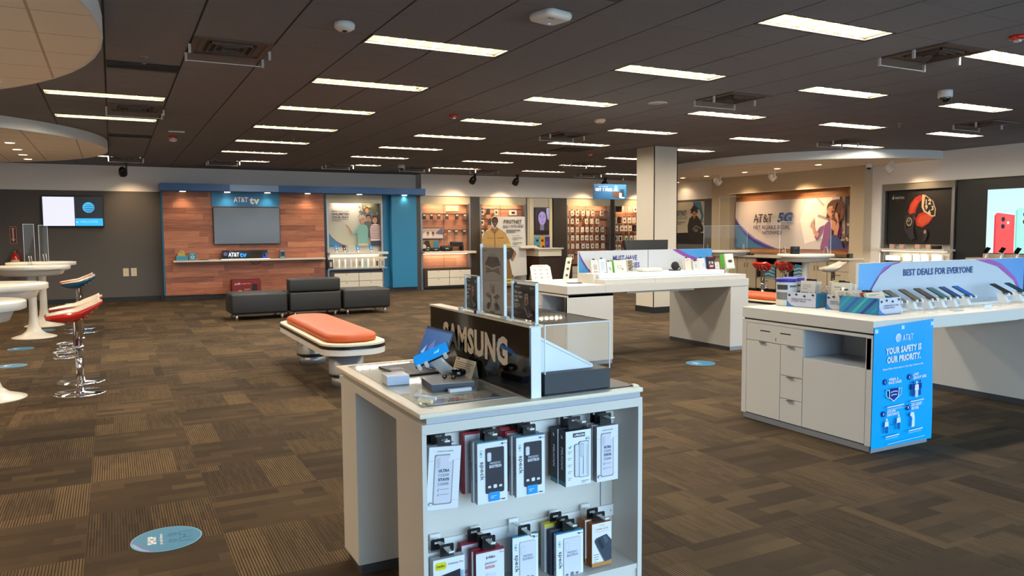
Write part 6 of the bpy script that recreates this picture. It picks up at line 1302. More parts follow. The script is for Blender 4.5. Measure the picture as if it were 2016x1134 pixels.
t = thing('round_speaker', 'round dark fabric speaker with a curved stand on the riser', 'speaker', (6.16, 7.45, ZT)); g = G(); g.lathe([(.001, -.03), (.045, -.028), (.052, -.01), (.052, .01), (.045, .02), (.001, .022)], (6.16, 7.45, ZT+.06), MATS['speaker_cloth'], 32, (0, -1, .2)); g.build('grille', t)
g = G(); g.tube([(6.1, 7.5, ZT+.008), (6.13, 7.42, ZT+.008), (6.2, 7.41, ZT+.008), (6.225, 7.43, ZT+.02), (6.222, 7.44, ZT+.05), (6.2, 7.46, ZT+.03)], .007, BLACK); g.build('stand', t)
pk(6.33, 6.44, .15, (228, 222, 206), 'cream pack with red spine, first right of the round speaker', lambda A, w, h: (A.rect(0, 0, .006, h, (206, 80, 60)), A.lines(.03, w-.02, h*.85, 2, h*.07, (170, 160, 150))))
pk(6.47, 6.56, .11, (226, 222, 208), 'short cream pack beside the red-spined one'); pk(6.565, 6.67, .145, (230, 226, 226), 'white pack with faint blue print, left of the dark red one', lambda A, w, h: A.rrect(w*.5, h*.2, w*.9, h*.55, .01, (206, 208, 222)))
pk(6.715, 6.82, .165, (40, 20, 26), 'black and red pack, third from right on the riser', lambda A, w, h: (A.rect(0, h*.94, w, h, (200, 60, 84)), A.rect(w*.15, h*.42, w*.85, h*.6, (200, 196, 196)), A.poly([(w*.3, h*.45), (w*.5, h*.62), (w*.6, h*.42)], (50, 40, 40)), A.rect(0, h*.34, w, h*.38, (206, 60, 70)), A.rect(w*.2, h*.16, w*.8, h*.3, (206, 190, 196)), A.rect(0, 0, w, h*.06, (150, 30, 40))), tab=False)
pk(6.83, 6.9, .09, (226, 222, 212), 'small white pack between the dark red and tall green ones', tab=False)
slip(lean(6.98, 7.42, ZT, -.1, .28), .125, .2, .05, (232, 230, 220), 'tall white box with bright green side at the riser\'s right end', lambda A, w, h: (A.ell(w*.5, h*.5, .035, .02, (90, 80, 74)), A.poly([(w*.4, h*.55), (w*.8, h*.6), (w*.6, h*.45)], (60, 54, 50)), A.rect(0, 0, w, h*.05, (150, 200, 120))), False)
g = G(); g.prism([(0, 0), (.06, .02), (.06, .19), (0, .2)], Fr((6.975, 7.51, ZT), (0, -1, 0), (0, .28, 1), (-1, 0, 0)), 0, .002, PRINT, rgb(88, 190, 36)); tag(g.build('green_sleeve'), 'green side panel beside the tall box at the riser\'s right end', 'sleeve')
t = thing('display_easel', 'tilted cream display board with small gadgets at the island\'s left end', 'display', (4.65, 8.0, Z2)); g = G(); fr = Fr((4.47, 8.05, Z2+.004), (.32, -.12, 0), (.2, .5, .42)); g.prism([(0, 0), (.25, 0), (.25, .26), (.22, .3), (.03, .3), (0, .26)], fr, -.012, 0, CREAM); g.build('board', t)
A = Art(fr, eps=.0006, base=.0006)
for k in range(9): A.ell(.05+.075*(k % 3), .06+.07*(k//3), .014, .01, (60, 54, 50) if k == 1 else (150, 140, 124), 12)
A.rect(.08, .26, .17, .268, (110, 100, 90)); A.g.build('print', t)
g = G(); P = [fr.at(.23, .28, -.012), fr.at(.02, .28, -.012), fr.at(.02, .28, -.012)+Vector((.06, .16, 0)), fr.at(.23, .28, -.012)+Vector((.06, .16, 0))]
g.poly([P[0], P[1], Vector((P[2].x, P[2].y, Z2)), Vector((P[3].x, P[3].y, Z2))], mat('easel_grey', (196, 192, 184), .5)); g.build('rear_flap', t)
t = thing('tall_card', 'narrow cream card with three pictures leaning at the island\'s left end', 'card', (4.8, 7.85, Z2)); fr = Fr((4.77, 7.84, Z2), (.5, -.16, .0), (.09, .08, .36)); g = G(); g.prism([(0, 0), (.07, 0), (.09, .3), (.02, .3)], fr, -.008, 0, CREAM); g.build('card', t); A = Art(fr, eps=.0006, base=.0006)
for v in (.06, .14, .22): A.rrect(.022+v*.06, v, .058+v*.06, v+.035, .012, (120, 106, 94)); A.ell(.04+v*.06, v+.017, .009, .008, (50, 44, 42))
A.g.build('print', t)
g = G(); R = rotz(-.35); g.box(-.08, -.06, 0, .08, .06, .008, DARKM, R=R, o=(4.72, 7.5, Z2)); tag(g.build('charging_pad'), 'flat dark charging pad by the narrow card', 'charging pad')
t = thing('monitor', 'black monitor seen from behind over the accessory header board', 'monitor', (6.15, 8.0, Z2)); g = G(); g.prism([(-.33, 0), (.33, 0), (.36, .13), (-.345, .13)], Fr((6.14, 8.0, 1.245), (1, 0, 0), (0, .25, 1)), -.03, .02, BLACK); g.build('screen_back', t); g = G(); g.box(6.0, 8.0, 1.27, 6.42, 8.01, 1.31, mat('mon_panel', (36, 36, 36), .5)); g.build('rear_panel', t)
g = G(); g.box(6.1, 8.02, Z2, 6.2, 8.06, 1.26, BLACK); g.box(6.0, 7.95, Z2, 6.3, 8.15, Z2+.012, BLACK, bev=.004); g.build('stand', t)

# ------------------------------------------------------------------ nearest kiosk
KX0, KX1, KY0, KY1, KZ = .89, 1.80, 2.365, 3.44, .883
t = thing('display_kiosk', 'white kiosk nearest the camera with cases hanging in its open front', 'kiosk', (1.345, 2.9, 0)); kiosk = t
g = G(); g.box(KX0-.008, KY0-.004, .866, KX1, KY1, KZ, mat('top_laminate', (232, 218, 194), .35), bev=.003, seg=3); g.build('top', t)
g = G(); g.box(KX0+.02, KY0+.008, .845, KX1-.006, KY1-.02, .866, GREYB); g.build('trim_band', t)
g = G(); g.box(KX0, KY0, .81, KX1, KY1-.03, .845, WHITE, bev=.0015); g.build('upper_rail', t)
g = G(); g.box(KX0, KY0, 0, KX0+.016, 2.625, .81, WHITE); g.box(KX1-.02, KY0, 0, KX1, 2.625, .81, WHITE); g.box(KX0+.016, 2.54, .18, KX1-.02, 2.625, .81, WHITE); g.box(KX0+.016, KY0+.004, .165, KX1-.02, 2.54, .185, WHITE); g.box(KX0+.016, KY0+.01, .0, KX1-.02, 2.6, .165, WHITE); g.build('front_cabinet', t)
g = G(); g.box(1.721, 2.5385, .185, 1.725, 2.54, .81, mat('seam', (110, 118, 126), .6)); g.build('back_seam', t)
g = G(); g.box(KX0+.004, 3.17, .045, KX1-.2, KY1-.04, .81, WHITE, bev=.004); g.build('rear_panel', t)
g = G(); g.box(KX0+.02, 3.18, 0, KX1-.22, KY1-.06, .045, KICK); g.build('kick_plate', t)
for z in (.735, .347):
    g = G(); g.box(KX0+.03, 2.531, z-.022, KX1-.02, 2.5385, z+.022, WHITEP); g.box(KX0+.03, 2.529, z+.02, KX1-.02, 2.5385, z+.025, WHITEP); g.box(KX1-.034, 2.5302, z-.002, KX1-.03, 2.5312, z+.002, LOCK); g.build('hook_rail', t)
HOOKX = [.985, 1.165, 1.315, 1.535, 1.665, .995, 1.155, 1.315, 1.495, 1.64]
for k, x in enumerate(HOOKX):
    z = .775 if k < 5 else .385
    g = G(); g.box(x-.02, 2.522, z-.04, x+.02, 2.531, z+.012, WHITEP); g.box(x-.009, 2.372, z-.0025, x+.009, 2.525, z+.0005, WHITEP); g.box(x-.009, 2.372, z-.002, x+.009, 2.376, z+.006, WHITEP); g.build('hook', t)
g = G(); g.box(.93, 2.45, KZ, 1.30, 3.38, KZ+.0012, mat('insert_grey', (226, 216, 198), .3)); g.build('insert_panel', t)
g = G(); g.box(.925, 2.445, KZ+.0014, 1.303, 3.385, KZ+.0034, ACR); g.box(.925, 3.383, KZ+.0012, 1.303, 3.386, KZ+.0036, ACRE); g.build('glass_cover', t)

def hung(x, y, zt, w, h, d, col, label, front, side=None, tilt=0.0, top=None, grp='cases hanging on the nearest kiosk', hook=.775, tabs=True):
    """boxed case hanging from a hook: x centre, y of its front face, zt top of the carton"""
    t = thing('phone_case_box', label, 'boxed case', (x, y, zt), grp)
    c, s = math.cos(tilt), math.sin(tilt); fr = Fr(Vector((x, y, zt)) + Vector((-w/2*c+h*s, 0, -w/2*s-h*c)), (c, 0, s), (-s, 0, c), (0, -1, 0))
    g = G(); g.prism([(0, 0), (w, 0), (w, h), (0, h)], fr, -d, 0, PRINT, rgb(*col), scol=rgb(*(top or col))); g.build('carton', t)
    A = Art(fr, eps=.00025, base=.0003, m=PRINT); front(A, w, h); A.g.build('front_print', t)
    if side: A = Art(Fr(fr.at(0, 0, -d), fr.n, fr.v, -fr.u), eps=.00025, base=.0003); side(A, d, h); A.g.build('side_print', t)
    if tabs:
        g = G(); P = rrpts(-.026, -.004, .026, max(.034, hook-zt+.014), .005, 3); f2 = Fr((x, y+d*.55, zt), (1, 0, 0), (0, 0, 1), (0, -1, 0)); q = hook-zt
        # tab with a slot: frame of four strips
        H_ = max(.034, q+.014); g.prism(P[:0]+[(-.026, -.002), (.026, -.002), (.026, q-.004), (-.026, q-.004)], f2, -.0006, .0006, BLACK)
        g.prism([(-.026, q+.004), (.026, q+.004), (.026, H_-.004), (.022, H_), (-.022, H_), (-.026, H_-.004)], f2, -.0006, .0006, BLACK)
        for a, b in ((-.026, -.012), (.012, .026)): g.prism([(a, q-.004), (b, q-.004), (b, q+.004), (a, q+.004)], f2, -.0006, .0006, BLACK)
        g.build('hang_tab', t)
    return t
NV, GR = (44, 48, 62), (150, 152, 160)
def ultra(A, w, h, tilt=0):
    A.rect(0, 0, w, h, (238, 238, 242)); A.rect(0, h*.78, w, h*.783, (150, 150, 156)); A.rect(0, h*.13, w, h*.133, (150, 150, 156)); A.text('CARSON & QUINN', w*.5, h*.915, .006, (120, 112, 108), 0, 'c', w*.5)
    A.rrect(w*.18, h*.08, w*.78, h*.88, .006, (158, 150, 148)); A.rrect(w*.21, h*.1, w*.75, h*.86, .008, (222, 220, 230)); A.rect(w*.66, h*.78, w*.8, h*.89, (238, 238, 242)); A.ell(w*.66, h*.78, w*.05, .005, (238, 238, 242)); A.rrect(w*.25, h*.66, w*.36, h*.83, .004, (206, 204, 216))
    for k, (s_, c, b) in enumerate((('ULTRA', (74, 92, 116), .05), ('CLEAR', (120, 122, 134), 0), ('STAYS', (66, 100, 128), .05), ('CLEAR', (120, 122, 134), 0))): A.text(s_, w*.49, h*(.6-.07*k), .0095, c, b, 'c', w*.34)
    for k in range(2): A.line([(w*.31, h*.32-k*.018), (w*.33, h*.305-k*.018), (w*.36, h*.34-k*.018)], .0012, (90, 100, 130)); A.rect(w*.4, h*.32-k*.018, w*.66, h*.33-k*.018, (170, 172, 184))
    A.ell(w*.12, h*.1, .008, .006, (90, 150, 160), 16); A.ell(w*.12, h*.095, .006, .004, (238, 238, 242), 14)
def uside(A, d, h): A.rect(0, 0, d, h, (206, 202, 202)); A.rect(0, h*.78, d, h*.783, (120, 118, 120)); A.rect(0, h*.13, d, h*.133, (120, 118, 120)); A.text('CARSON & QUINN', d*.62, h*.4, .006, (130, 124, 120), .02, 'c', h*.42, rot=-math.pi/2)
def speck_logo(A, u, v, s, c=(40, 160, 176)):
    for k in range(6): a_ = k*math.pi/3; A.line([(u, v), (u+s*.62*math.cos(a_), v+s*.62*math.sin(a_))], s*.16, c)
    for a0 in (60, 240): A.line([(u+s*1.05*math.cos(math.radians(q)), v+s*1.05*math.sin(math.radians(q))) for q in range(a0, a0+61, 12)], s*.16, c)
def speck(dark):
    def f(A, w, h):
        A.rect(0, 0, w, h, (242, 246, 250)); A.rect(0, h*.985, w, h, (30, 140, 176)); speck_logo(A, w*.12, h*.82, .0105); A.text('speck', w*.1, h*.54, .016, (40, 44, 56), .0, 'c', h*.3, rot=-math.pi/2)
        A.rrect(w*.26, h*.16, w*.88, h*.9, .006, (52, 54, 66) if dark else (196, 198, 206)); A.rrect(w*.275, h*.17, w*.865, h*.89, .005, (40, 42, 54) if dark else (226, 228, 238)); A.rrect(w*.31, h*.68, w*.45, h*.83, .006, (196, 200, 206) if dark else (208, 210, 220)); A.rrect(w*.33, h*.69, w*.435, h*.815, .004, (226, 228, 232) if dark else (226, 228, 238))
        c = (236, 240, 246) if dark else (120, 124, 140); A.text('PRESIDIO', w*.58, h*.63, .0085, c, 0, 'c', w*.36); A.text('EXOTECH', w*.58, h*.575, .0095, c, .05 if dark else .01, 'c', w*.4)
        for q in (.38, .57, .75): A.poly([(w*q-.006, h*.25), (w*q+.006, h*.25), (w*q+.006, h*.28), (w*q, h*.29), (w*q-.006, h*.28)] if q != .57 else rrpts(w*q-.007, h*.24, w*q+.007, h*.3, .003), c); 
        A.rect(w*.36, h*.03, w*.72, h*.18, (30, 160, 236)); A.lines(w*.42, w*.62, h*.11, 2, .006, (220, 244, 255), .002); A.rect(w*.78, h*.035, w*.9, h*.05, (60, 60, 66)); A.ell(w*.82, h*.95, .003, .004, (60, 64, 90), 10); A.rect(w*.86, h*.945, w*.97, h*.955, (160, 164, 176))
    return f
def sside(A, d, h): A.rect(0, 0, d, h, (196, 198, 204)); A.text('speck', d*.3, h*.5, .011, (60, 62, 74), 0, 'c', h*.32, rot=-math.pi/2); speck_logo(A, d*.5, h*.82, .007, (90, 150, 160))
def redcase(A, w, h): A.rect(0, 0, w, h, (226, 222, 224)); A.rect(0, 0, .008, h, (166, 24, 44)); A.rect(0, h*.96, w, h, (166, 24, 44)); A.text('ZAGG', w*.25, h*.5, .012, (90, 80, 84), 0, 'c', h*.2, rot=-math.pi/2)
def glassy(A, w, h):
    A.rect(0, 0, w, h, (238, 240, 246)); A.rect(0, h*.975, w, h, (150, 20, 44)); A.poly([(w*.36, h*.9), (w*.36, h*.87), (w*.38, h*.85), (w*.4, h*.87), (w*.4, h*.9)], (60, 56, 66)); A.text('INVISIBLE', w*.43, h*.89, .0035, (90, 84, 92), 0, 'l', w*.2); A.text('SHIELD', w*.43, h*.865, .0065, (50, 48, 56), .03, 'l', w*.25); A.text('glassfusion+', w*.52, h*.77, .011, (96, 88, 96), -.005, 'c', w*.42); A.rrect(w*.32, h*.7, w*.66, h*.74, .004, (220, 110, 110)); A.rect(w*.34, h*.716, w*.64, h*.724, (248, 230, 230))
    A.rect(w*.36, h*.2, w*.7, h*.62, (226, 232, 242)); A.text('60', w*.14, h*.5, .016, (170, 60, 80), .02, 'c', w*.14); A.lines(w*.07, w*.24, h*.46, 2, .008, (190, 110, 120), .002); A.text('5', w*.86, h*.93, .009, (110, 104, 116), .0); A.rect(w*.9, h*.93, w*.98, h*.945, (180, 176, 186))
def gside(A, d, h): A.rect(0, 0, d, h, (150, 20, 44))
def pelican(A, w, h):
    A.rect(0, 0, w, h, (244, 246, 250)); A.rect(w*.28, h*.88, w*.76, h*.955, (34, 40, 52)); A.text('PELICAN', w*.56, h*.9, .0075, (244, 246, 250), .05, 'c', w*.34, skew=.15); A.poly([(w*.33, h*.9), (w*.37, h*.9), (w*.36, h*.935), (w*.34, h*.92)], (244, 246, 250)); A.ell(w*.86, h*.83, .0085, .0085, (60, 70, 80)); A.ell(w*.86, h*.83, .0075, .0075, (238, 242, 244)); A.rect(w*.79, h*.825, w*.93, h*.84, (70, 130, 140))
    A.line([(w*.12, h*.72), (w*.16, h*.69), (w*.22, h*.74)], .003, (60, 160, 176))
    for k in range(5): A.lines(w*.08, w*.26, h*(.63-.12*k), 2, .006, (110, 116, 128), .0016, .5)
    for (u0, v0, u1, v1) in ((.33, .16, .58, .76), (.5, .14, .9, .8)):
        A.rrect(w*u0, h*v0, w*u1, h*v1, .007, (110, 114, 122)); A.rrect(w*u0+.0022, h*v0+.0022, w*u1-.0022, h*v1-.0022, .006, (226, 230, 238))
    A.rrect(w*.56, h*.52, w*.68, h*.76, .004, (150, 154, 162)); A.rrect(w*.575, h*.53, w*.665, h*.75, .003, (216, 220, 228)); A.rect(w*.66, h*.2, w*.68, h*.52, (96, 98, 106)); A.rect(w*.82, h*.18, w*.84, h*.74, (180, 184, 192)); A.lines(w*.6, w*.9, h*.07, 2, .006, (120, 124, 134), .0015)
def pside(A, d, h): A.rect(0, 0, d, h, (36, 42, 54)); A.rect(0, 0, d, h*.08, (46, 134, 146)); A.text('PELICAN', d*.4, h*.5, .0125, (240, 244, 248), .05, 'c', h*.4, rot=-math.pi/2, skew=.15); A.poly([(d*.4, h*.85), (d*.62, h*.86), (d*.55, h*.9), (d*.38, h*.92)], (240, 244, 248))
def otter(A, w, h):
    A.rect(0, 0, w, h, (242, 244, 248)); A.rrect(w*.05, h*.82, w*.42, h*.95, .01, (234, 222, 20)); A.text('OtterBox', w*.23, h*.865, .009, (60, 56, 20), .03, 'c', w*.28); A.text('Defender Pro', w*.72, h*.88, .0085, (60, 66, 84), 0, 'c', w*.48); A.poly([(0, 0), (w*.86, 0), (w*.86, h*.78), (0, h*.7)], (26, 28, 40)); A.poly([(w*.08, 0), (w*.5, 0), (w*.5, h*.7), (w*.08, h*.64)], (40, 42, 56)); A.ell(w*.3, h*.56, .009, .009, (22, 24, 34)); A.ell(w*.3, h*.42, .009, .009, (22, 24, 34)); A.rect(w*.55, h*.2, w*.8, h*.66, (48, 52, 72)); A.rect(w*.58, h*.5, w*.78, h*.51, (26, 28, 40)); A.rect(w*.88, 0, w*.97, h*.75, (160, 190, 206))
def orangecase(A, w, h):
    A.rect(0, h*.09, w, h, (242, 240, 238)); A.rect(0, 0, w, h*.09, (196, 136, 66)); A.text('CARVED', w*.5, h*.93, .004, (170, 150, 130), 0, 'c', w*.25); A.text('CAMERA GLASS', w*.5, h*.84, .0075, (214, 140, 90), 0, 'c', w*.66); A.rect(w*.15, h*.8, w*.85, h*.807, (190, 180, 176))
    A.poly([(w*.12, h*.6), (w*.2, h*.66), (w*.74, h*.72), (w, h*.56), (w, h*.1), (w*.66, h*.08)], (60, 70, 84)); A.poly([(w*.12, h*.58), (w*.16, h*.56), (w*.68, h*.08), (w*.62, h*.08)], (90, 102, 116)); A.poly([(w*.26, h*.62), (w*.42, h*.64), (w*.62, h*.42), (w*.48, h*.38)], (44, 52, 64))
    for k in range(3): A.ell(w*(.38+.08*k), h*(.58-.075*k), .0055, .0055, (20, 22, 28), 14); A.ell(w*(.38+.08*k), h*(.58-.075*k), .0025, .0025, (70, 80, 96), 10)
    A.poly([(w*.5, h*.68), (w*.68, h*.7), (w*.84, h*.54), (w*.66, h*.5)], (84, 94, 110)); A.lines(w*.08, w*.36, h*.28, 4, h*.055, (120, 122, 128), .0015)
def plain(c, e=None):
    def f(A, w, h):
        A.rect(0, 0, w, h, c)
        if e: A.rect(0, h*.94, w, h, e)
    return f
CW, CHH, CD = .118, .222, .016
# top row, left to right
hung(.985, 2.49, .742, .115, .2, .016, (186, 190, 198), 'white and blue case box at the back of the top-left hook', plain((226, 228, 234), (40, 130, 170)), hook=.775)
hung(.985, 2.45, .748, CW, CHH, CD, (222, 220, 224), 'white case box behind the tilted one on the top-left hook', ultra, uside)
hung(.985, 2.392, .755, CW, .218, CD, (226, 224, 228), 'white ULTRA CLEAR case box hanging tilted on the top-left hook', ultra, uside, tilt=-.07)
hung(1.150, 2.49, .765, .115, .225, .02, (176, 28, 46), 'red-edged case box at the back of the second top hook', redcase, gside, hook=.785)
hung(1.160, 2.423, .748, CW, CHH, CD, (232, 236, 240), 'dark EXOTECH case box, rear one on the second top hook', speck(True), sside, top=(200, 204, 210))
hung(1.166, 2.397, .748, CW, CHH, CD, (236, 240, 244), 'dark EXOTECH case box, front one on the second top hook', speck(True), sside, top=(196, 200, 206))
hung(1.300, 2.49, .765, .115, .225, .02, (176, 28, 46), 'red-edged case box, rearmost on the third top hook', redcase, gside, hook=.785)
hung(1.306, 2.458, .758, .115, .225, .018, (176, 28, 46), 'red-edged case box, second from the back on the third top hook', redcase, gside, hook=.78)
hung(1.312, 2.421, .75, CW, CHH, CD, (232, 236, 240), 'dark EXOTECH case box, rear one on the third top hook', speck(True), sside, top=(200, 204, 210))
hung(1.318, 2.392, .75, CW, CHH, CD, (236, 240, 244), 'dark EXOTECH case box, front one on the third top hook', speck(True), sside, top=(196, 200, 206))
hung(1.52, 2.447, .742, .112, .21, .05, (36, 42, 54), 'PELICAN case box with clear case picture, rear one of two', pelican, pside)
hung(1.525, 2.395, .742, .112, .21, .05, (36, 42, 54), 'PELICAN case box with clear case picture, front one of two', pelican, pside)
for k, (y, l) in enumerate(((2.46, 'white ULTRA CLEAR case box, rearmost on the top-right hook'), (2.43, 'white ULTRA CLEAR case box, middle one on the top-right hook'), (2.398, 'white ULTRA CLEAR case box, front one on the top-right hook'))): hung(1.655+.002*k, y, .742, .098, .215, .024, (206, 204, 204), l, ultra, uside)
# lower row
hung(.985, 2.46, .36, .118, .21, .03, (206, 206, 204), 'white case box at the back of the lower-left hook', plain((226, 226, 226)), hook=.385)
hung(.998, 2.405, .355, .118, .21, .03, (206, 206, 204), 'white Defender case box with yellow oval on the lower-left hook', otter, lambda A, d, h: A.rect(0, 0, d, h, (214, 214, 212)), hook=.385)
hung(1.135, 2.48, .358, .112, .22, .024, (166, 24, 44), 'white screen-glass box with red edges, rear one on the second lower hook', glassy, gside, hook=.39)
hung(1.152, 2.43, .352, .112, .22, .018, (160, 24, 44), 'white screen-glass box with red edges, middle one on the second lower hook', glassy, gside, hook=.385)
hung(1.158, 2.406, .35, .112, .22, .018, (160, 24, 44), 'white screen-glass box with red edges, front one on the second lower hook', glassy, gside, hook=.385)
hung(1.315, 2.43, .366, .108, .22, .016, (232, 236, 240), 'clear EXOTECH case box alone on the middle lower hook', speck(False), None, top=(40, 140, 176), hook=.388)
hung(1.478, 2.47, .372, .118, .22, .026, (206, 206, 208), 'yellow-topped case box at the back of the fourth lower hook', plain((224, 224, 226), (220, 200, 60)), lambda A, d, h: A.rect(0, 0, d, h, (206, 208, 212)), top=(220, 200, 60), hook=.39)
hung(1.484, 2.435, .36, .118, .222, .018, (52, 58, 76), 'slate case box in the middle of the fourth lower hook', plain((60, 66, 84)), None, hook=.388)
hung(1.492, 2.404, .355, .12, .224, CD, (236, 240, 244), 'clear EXOTECH case box in front on the fourth lower hook', speck(False), sside, top=(40, 140, 176), hook=.385)
hung(1.632, 2.445, .366, .09, .168, .03, (190, 98, 30), 'orange-sided camera case box, rear one on the lower-right hook', orangecase, lambda A, d, h: A.rect(0, 0, d, h, (190, 96, 28)), hook=.388)
hung(1.638, 2.405, .362, .09, .17, .032, (196, 102, 32), 'orange-sided camera case box, front one on the lower-right hook', orangecase, lambda A, d, h: A.rect(0, 0, d, h, (196, 100, 30)), hook=.385)

# ------------------------------------------------------------------ on top of the nearest kiosk
t = thing('brand_sign', 'glossy black sign panel with large cream brand letters on the kiosk', 'sign', (1.34, 2.88, KZ))
g = G(); g.box(1.324, 2.395, KZ, 1.366, 3.362, 1.148, mat('sign_white', (232, 234, 238), .4), bev=.002); g.build('body', t)
g = G(); g.box(1.318, 2.397, KZ, 1.3245, 3.362, 1.142, mat('sign_black', (12, 11, 12), .07, coat=.2)); g.build('black_face', t)
g = G(); g.box(1.315, 2.39, 1.142, 1.372, 3.37, 1.15, mat('top_laminate')); g.build('top_ledge', t)
A = Art(FX(1.318, 3.362, KZ), m=mat('letter_cream', (226, 208, 184), .4), base=.0008); A.text('SAMSUNG', .475, .1, .103, (226, 208, 184), .045, 'c', .64); A.g.build('lettering', t)
def holder(y0, y1, h, col, label, art, x=1.345):
    t = thing('sign_holder', label, 'sign holder', (x, (y0+y1)/2, 1.1505), 'clear sign holders on the kiosk sign'); W_ = y1-y0; z0 = 1.1505
    g = G(); g.box(x+.004, y0+.008, z0+.012, x+.006, y1-.008, z0+h-.014, PRINT, rgb(*col)); g.build('printed_card', t)
    A = Art(FX(x+.004, y1-.008, z0+.012), eps=.0003, base=.0003); art(A, W_-.016, h-.026); A.g.build('card_print', t)
    g = G(); g.box(x-.002, y0, z0+.008, x, y1, z0+h, ACR); g.box(x+.008, y0, z0+.008, x+.010, y1, z0+h, ACR); g.build('clear_sleeve', t)
    g = G()
    for y in (y0, y1-.0018): g.box(x-.0025, y, z0+.008, x+.0105, y+.0018, z0+h, ACRE)
    g.box(x-.0025, y0, z0+h-.003, x+.0105, y1, z0+h, ACRE) if h < .2 else None
    g.build('clear_edge', t)
    g = G(); g.box(x-.018, y0-.03, z0, x+.02, y1+.03, z0+.008, ACR); g.build('foot', t); 
    for y in (y0-.03, y1+.006): g = G(); g.box(x-.02, y, z0, x-.006, y+.024, z0+.013, ACRE); g.build('foot_clip', t)
def flip(A, w, h):
    A.rect(0, 0, w, h, (36, 38, 44)); A.text('SAMSUNG', w*.08, h*.9, .006, (226, 226, 230), .02, 'l', w*.24); A.globe(w*.8, h*.91, .006, (226, 226, 230)); A.text('AT&T', w*.85, h*.9, .005, (226, 226, 230), 0, 'l', w*.12)
    for k, s_ in enumerate(('Flip open', 'your best', 'selfie')): A.text(s_, w*.08, h*(.73-.12*k), .0115, (244, 244, 246), .025, 'l', w*(.34, .36, .2)[k])
    A.lines(w*.08, w*.36, h*.41, 3, h*.05, (190, 190, 196), .003); A.lines(w*.06, w*.46, h*.19, 3, h*.035, (110, 112, 118), .0015)
    A.poly([(w*.55, h*.76), (w*.72, h*.78), (w*.74, h*.44), (w*.57, h*.36)], (12, 12, 14)); A.poly([(w*.56, h*.74), (w*.71, h*.76), (w*.72, h*.47), (w*.575, h*.4)], (206, 170, 156)); A.poly([(w*.59, h*.42), (w*.7, h*.47), (w*.69, h*.6), (w*.62, h*.62)], (110, 44, 46)); A.ell(w*.65, h*.64, w*.03, h*.045, (190, 130, 104), 14); A.ell(w*.65, h*.68, w*.035, h*.03, (70, 30, 30), 14)
    A.poly([(w*.57, h*.36), (w*.74, h*.44), (w*.93, h*.2), (w*.73, h*.09)], (26, 26, 32)); A.line([(w*.57, h*.36), (w*.73, h*.09), (w*.93, h*.2)], .0022, (226, 226, 230)); A.ell(w*.79, h*.19, .003, .003, (240, 240, 244), 10); A.ell(w*.75, h*.25, .0015, .0015, (240, 240, 244), 8)
def foldp(A, w, h):
    A.rect(0, 0, w, h, (206, 200, 190)); A.rect(0, h*.5, w, h*.503, (150, 144, 136)); A.text('SAMSUNG', w*.06, h*.945, .006, (60, 58, 60), .02, 'l', w*.18); A.text('Galaxy Z Fold2', w*.48, h*.885, .006, (90, 86, 84), 0, 'c', w*.3); A.rect(w*.04, h*.91, w*.96, h*.912, (236, 226, 206))
    A.poly([(w*.3, h*.86), (w*.72, h*.86), (w*.86, h*.74), (w*.5, h*.69), (w*.14, h*.735)], (70, 66, 66)); A.poly([(w*.42, h*.855), (w*.62, h*.855), (w*.56, h*.8), (w*.5, h*.78)], (112, 70, 62)); A.poly([(w*.14, h*.735), (w*.5, h*.69), (w*.86, h*.74), (w*.86, h*.728), (w*.5, h*.675), (w*.14, h*.722)], (236, 226, 206)); A.poly([(w*.22, h*.7), (w*.5, h*.66), (w*.78, h*.7), (w*.86, h*.6), (w*.6, h*.64), (w*.2, h*.61)], (140, 118, 100)); A.line([(w*.2, h*.61), (w*.55, h*.645), (w*.86, h*.6)], .002, (90, 80, 74))
    A.text('Galaxy Z Flip 5G', w*.5, h*.42, .006, (90, 86, 84), 0, 'c', w*.3); A.rrect(w*.44, h*.3, w*.57, h*.41, .003, (168, 122, 102)); 
    for s_ in (-1, 1): q = lambda u: w*(.5+s_*u); A.poly([(q(.06), h*.25), (q(.25), h*.3), (q(.32), h*.27), (q(.14), h*.21)], (76, 72, 72)); A.poly([(q(.1), h*.22), (q(.16), h*.23), (q(.16), h*.16), (q(.1), h*.15)], (190, 170, 156)); A.poly([(q(.08), h*.15), (q(.2), h*.16), (q(.3), h*.07), (q(.18), h*.05)], (66, 64, 66)); A.ell(q(.25), h*.085, .0035, .003, (230, 226, 220), 10)
    for k, u in enumerate((.46, .56)): A.ell(w*u, h*.015, .006, .005, (60, 64, 90), 12)
holder(2.89, 3.02, .155, (36, 38, 44), 'small clear holder with a dark folding phone card, rear left one on the sign', flip)
holder(2.645, 2.86, .288, (206, 200, 190), 'tall clear holder with a grey card of folding phones on the sign', foldp)
holder(2.395, 2.585, .155, (36, 38, 44), 'small clear holder with a dark Flip open card, nearest on the sign', flip)
t = thing('acrylic_case', 'clear acrylic box on a black base covering a white wedge on the kiosk', 'display case', (1.54, 2.75, KZ)); cx0, cx1, cy0, cy1, zb, zt = 1.392, 1.682, 2.415, 3.1, .962, 1.143
g = G(); g.box(cx0, cy0, KZ, cx1, cy1, zb, mat('case_base', (44, 46, 50), .5, bump=.15, bscale=60)); g.build('base', t)
g = G(); th = .004
for a in ((cx0, cy0, zb, cx1, cy0+th, zt), (cx0, cy1-th, zb, cx1, cy1, zt), (cx0, cy0, zb, cx0+th, cy1, zt), (cx1-th, cy0, zb, cx1, cy1, zt)): g.box(*a, ACR)
g.build('clear_walls', t)
g = G(); g.box(cx0, cy0, zt, cx1, cy1, zt+th, acrylic('case_lid', (.80, .78, .76, 1), 1.5)); g.build('clear_lid', t)
g = G(); e = .0035
for x in (cx0, cx1-e):
    for y in (cy0-.0005, cy1-e): g.box(x, y, zb, x+e, y+e, zt, ACRE)
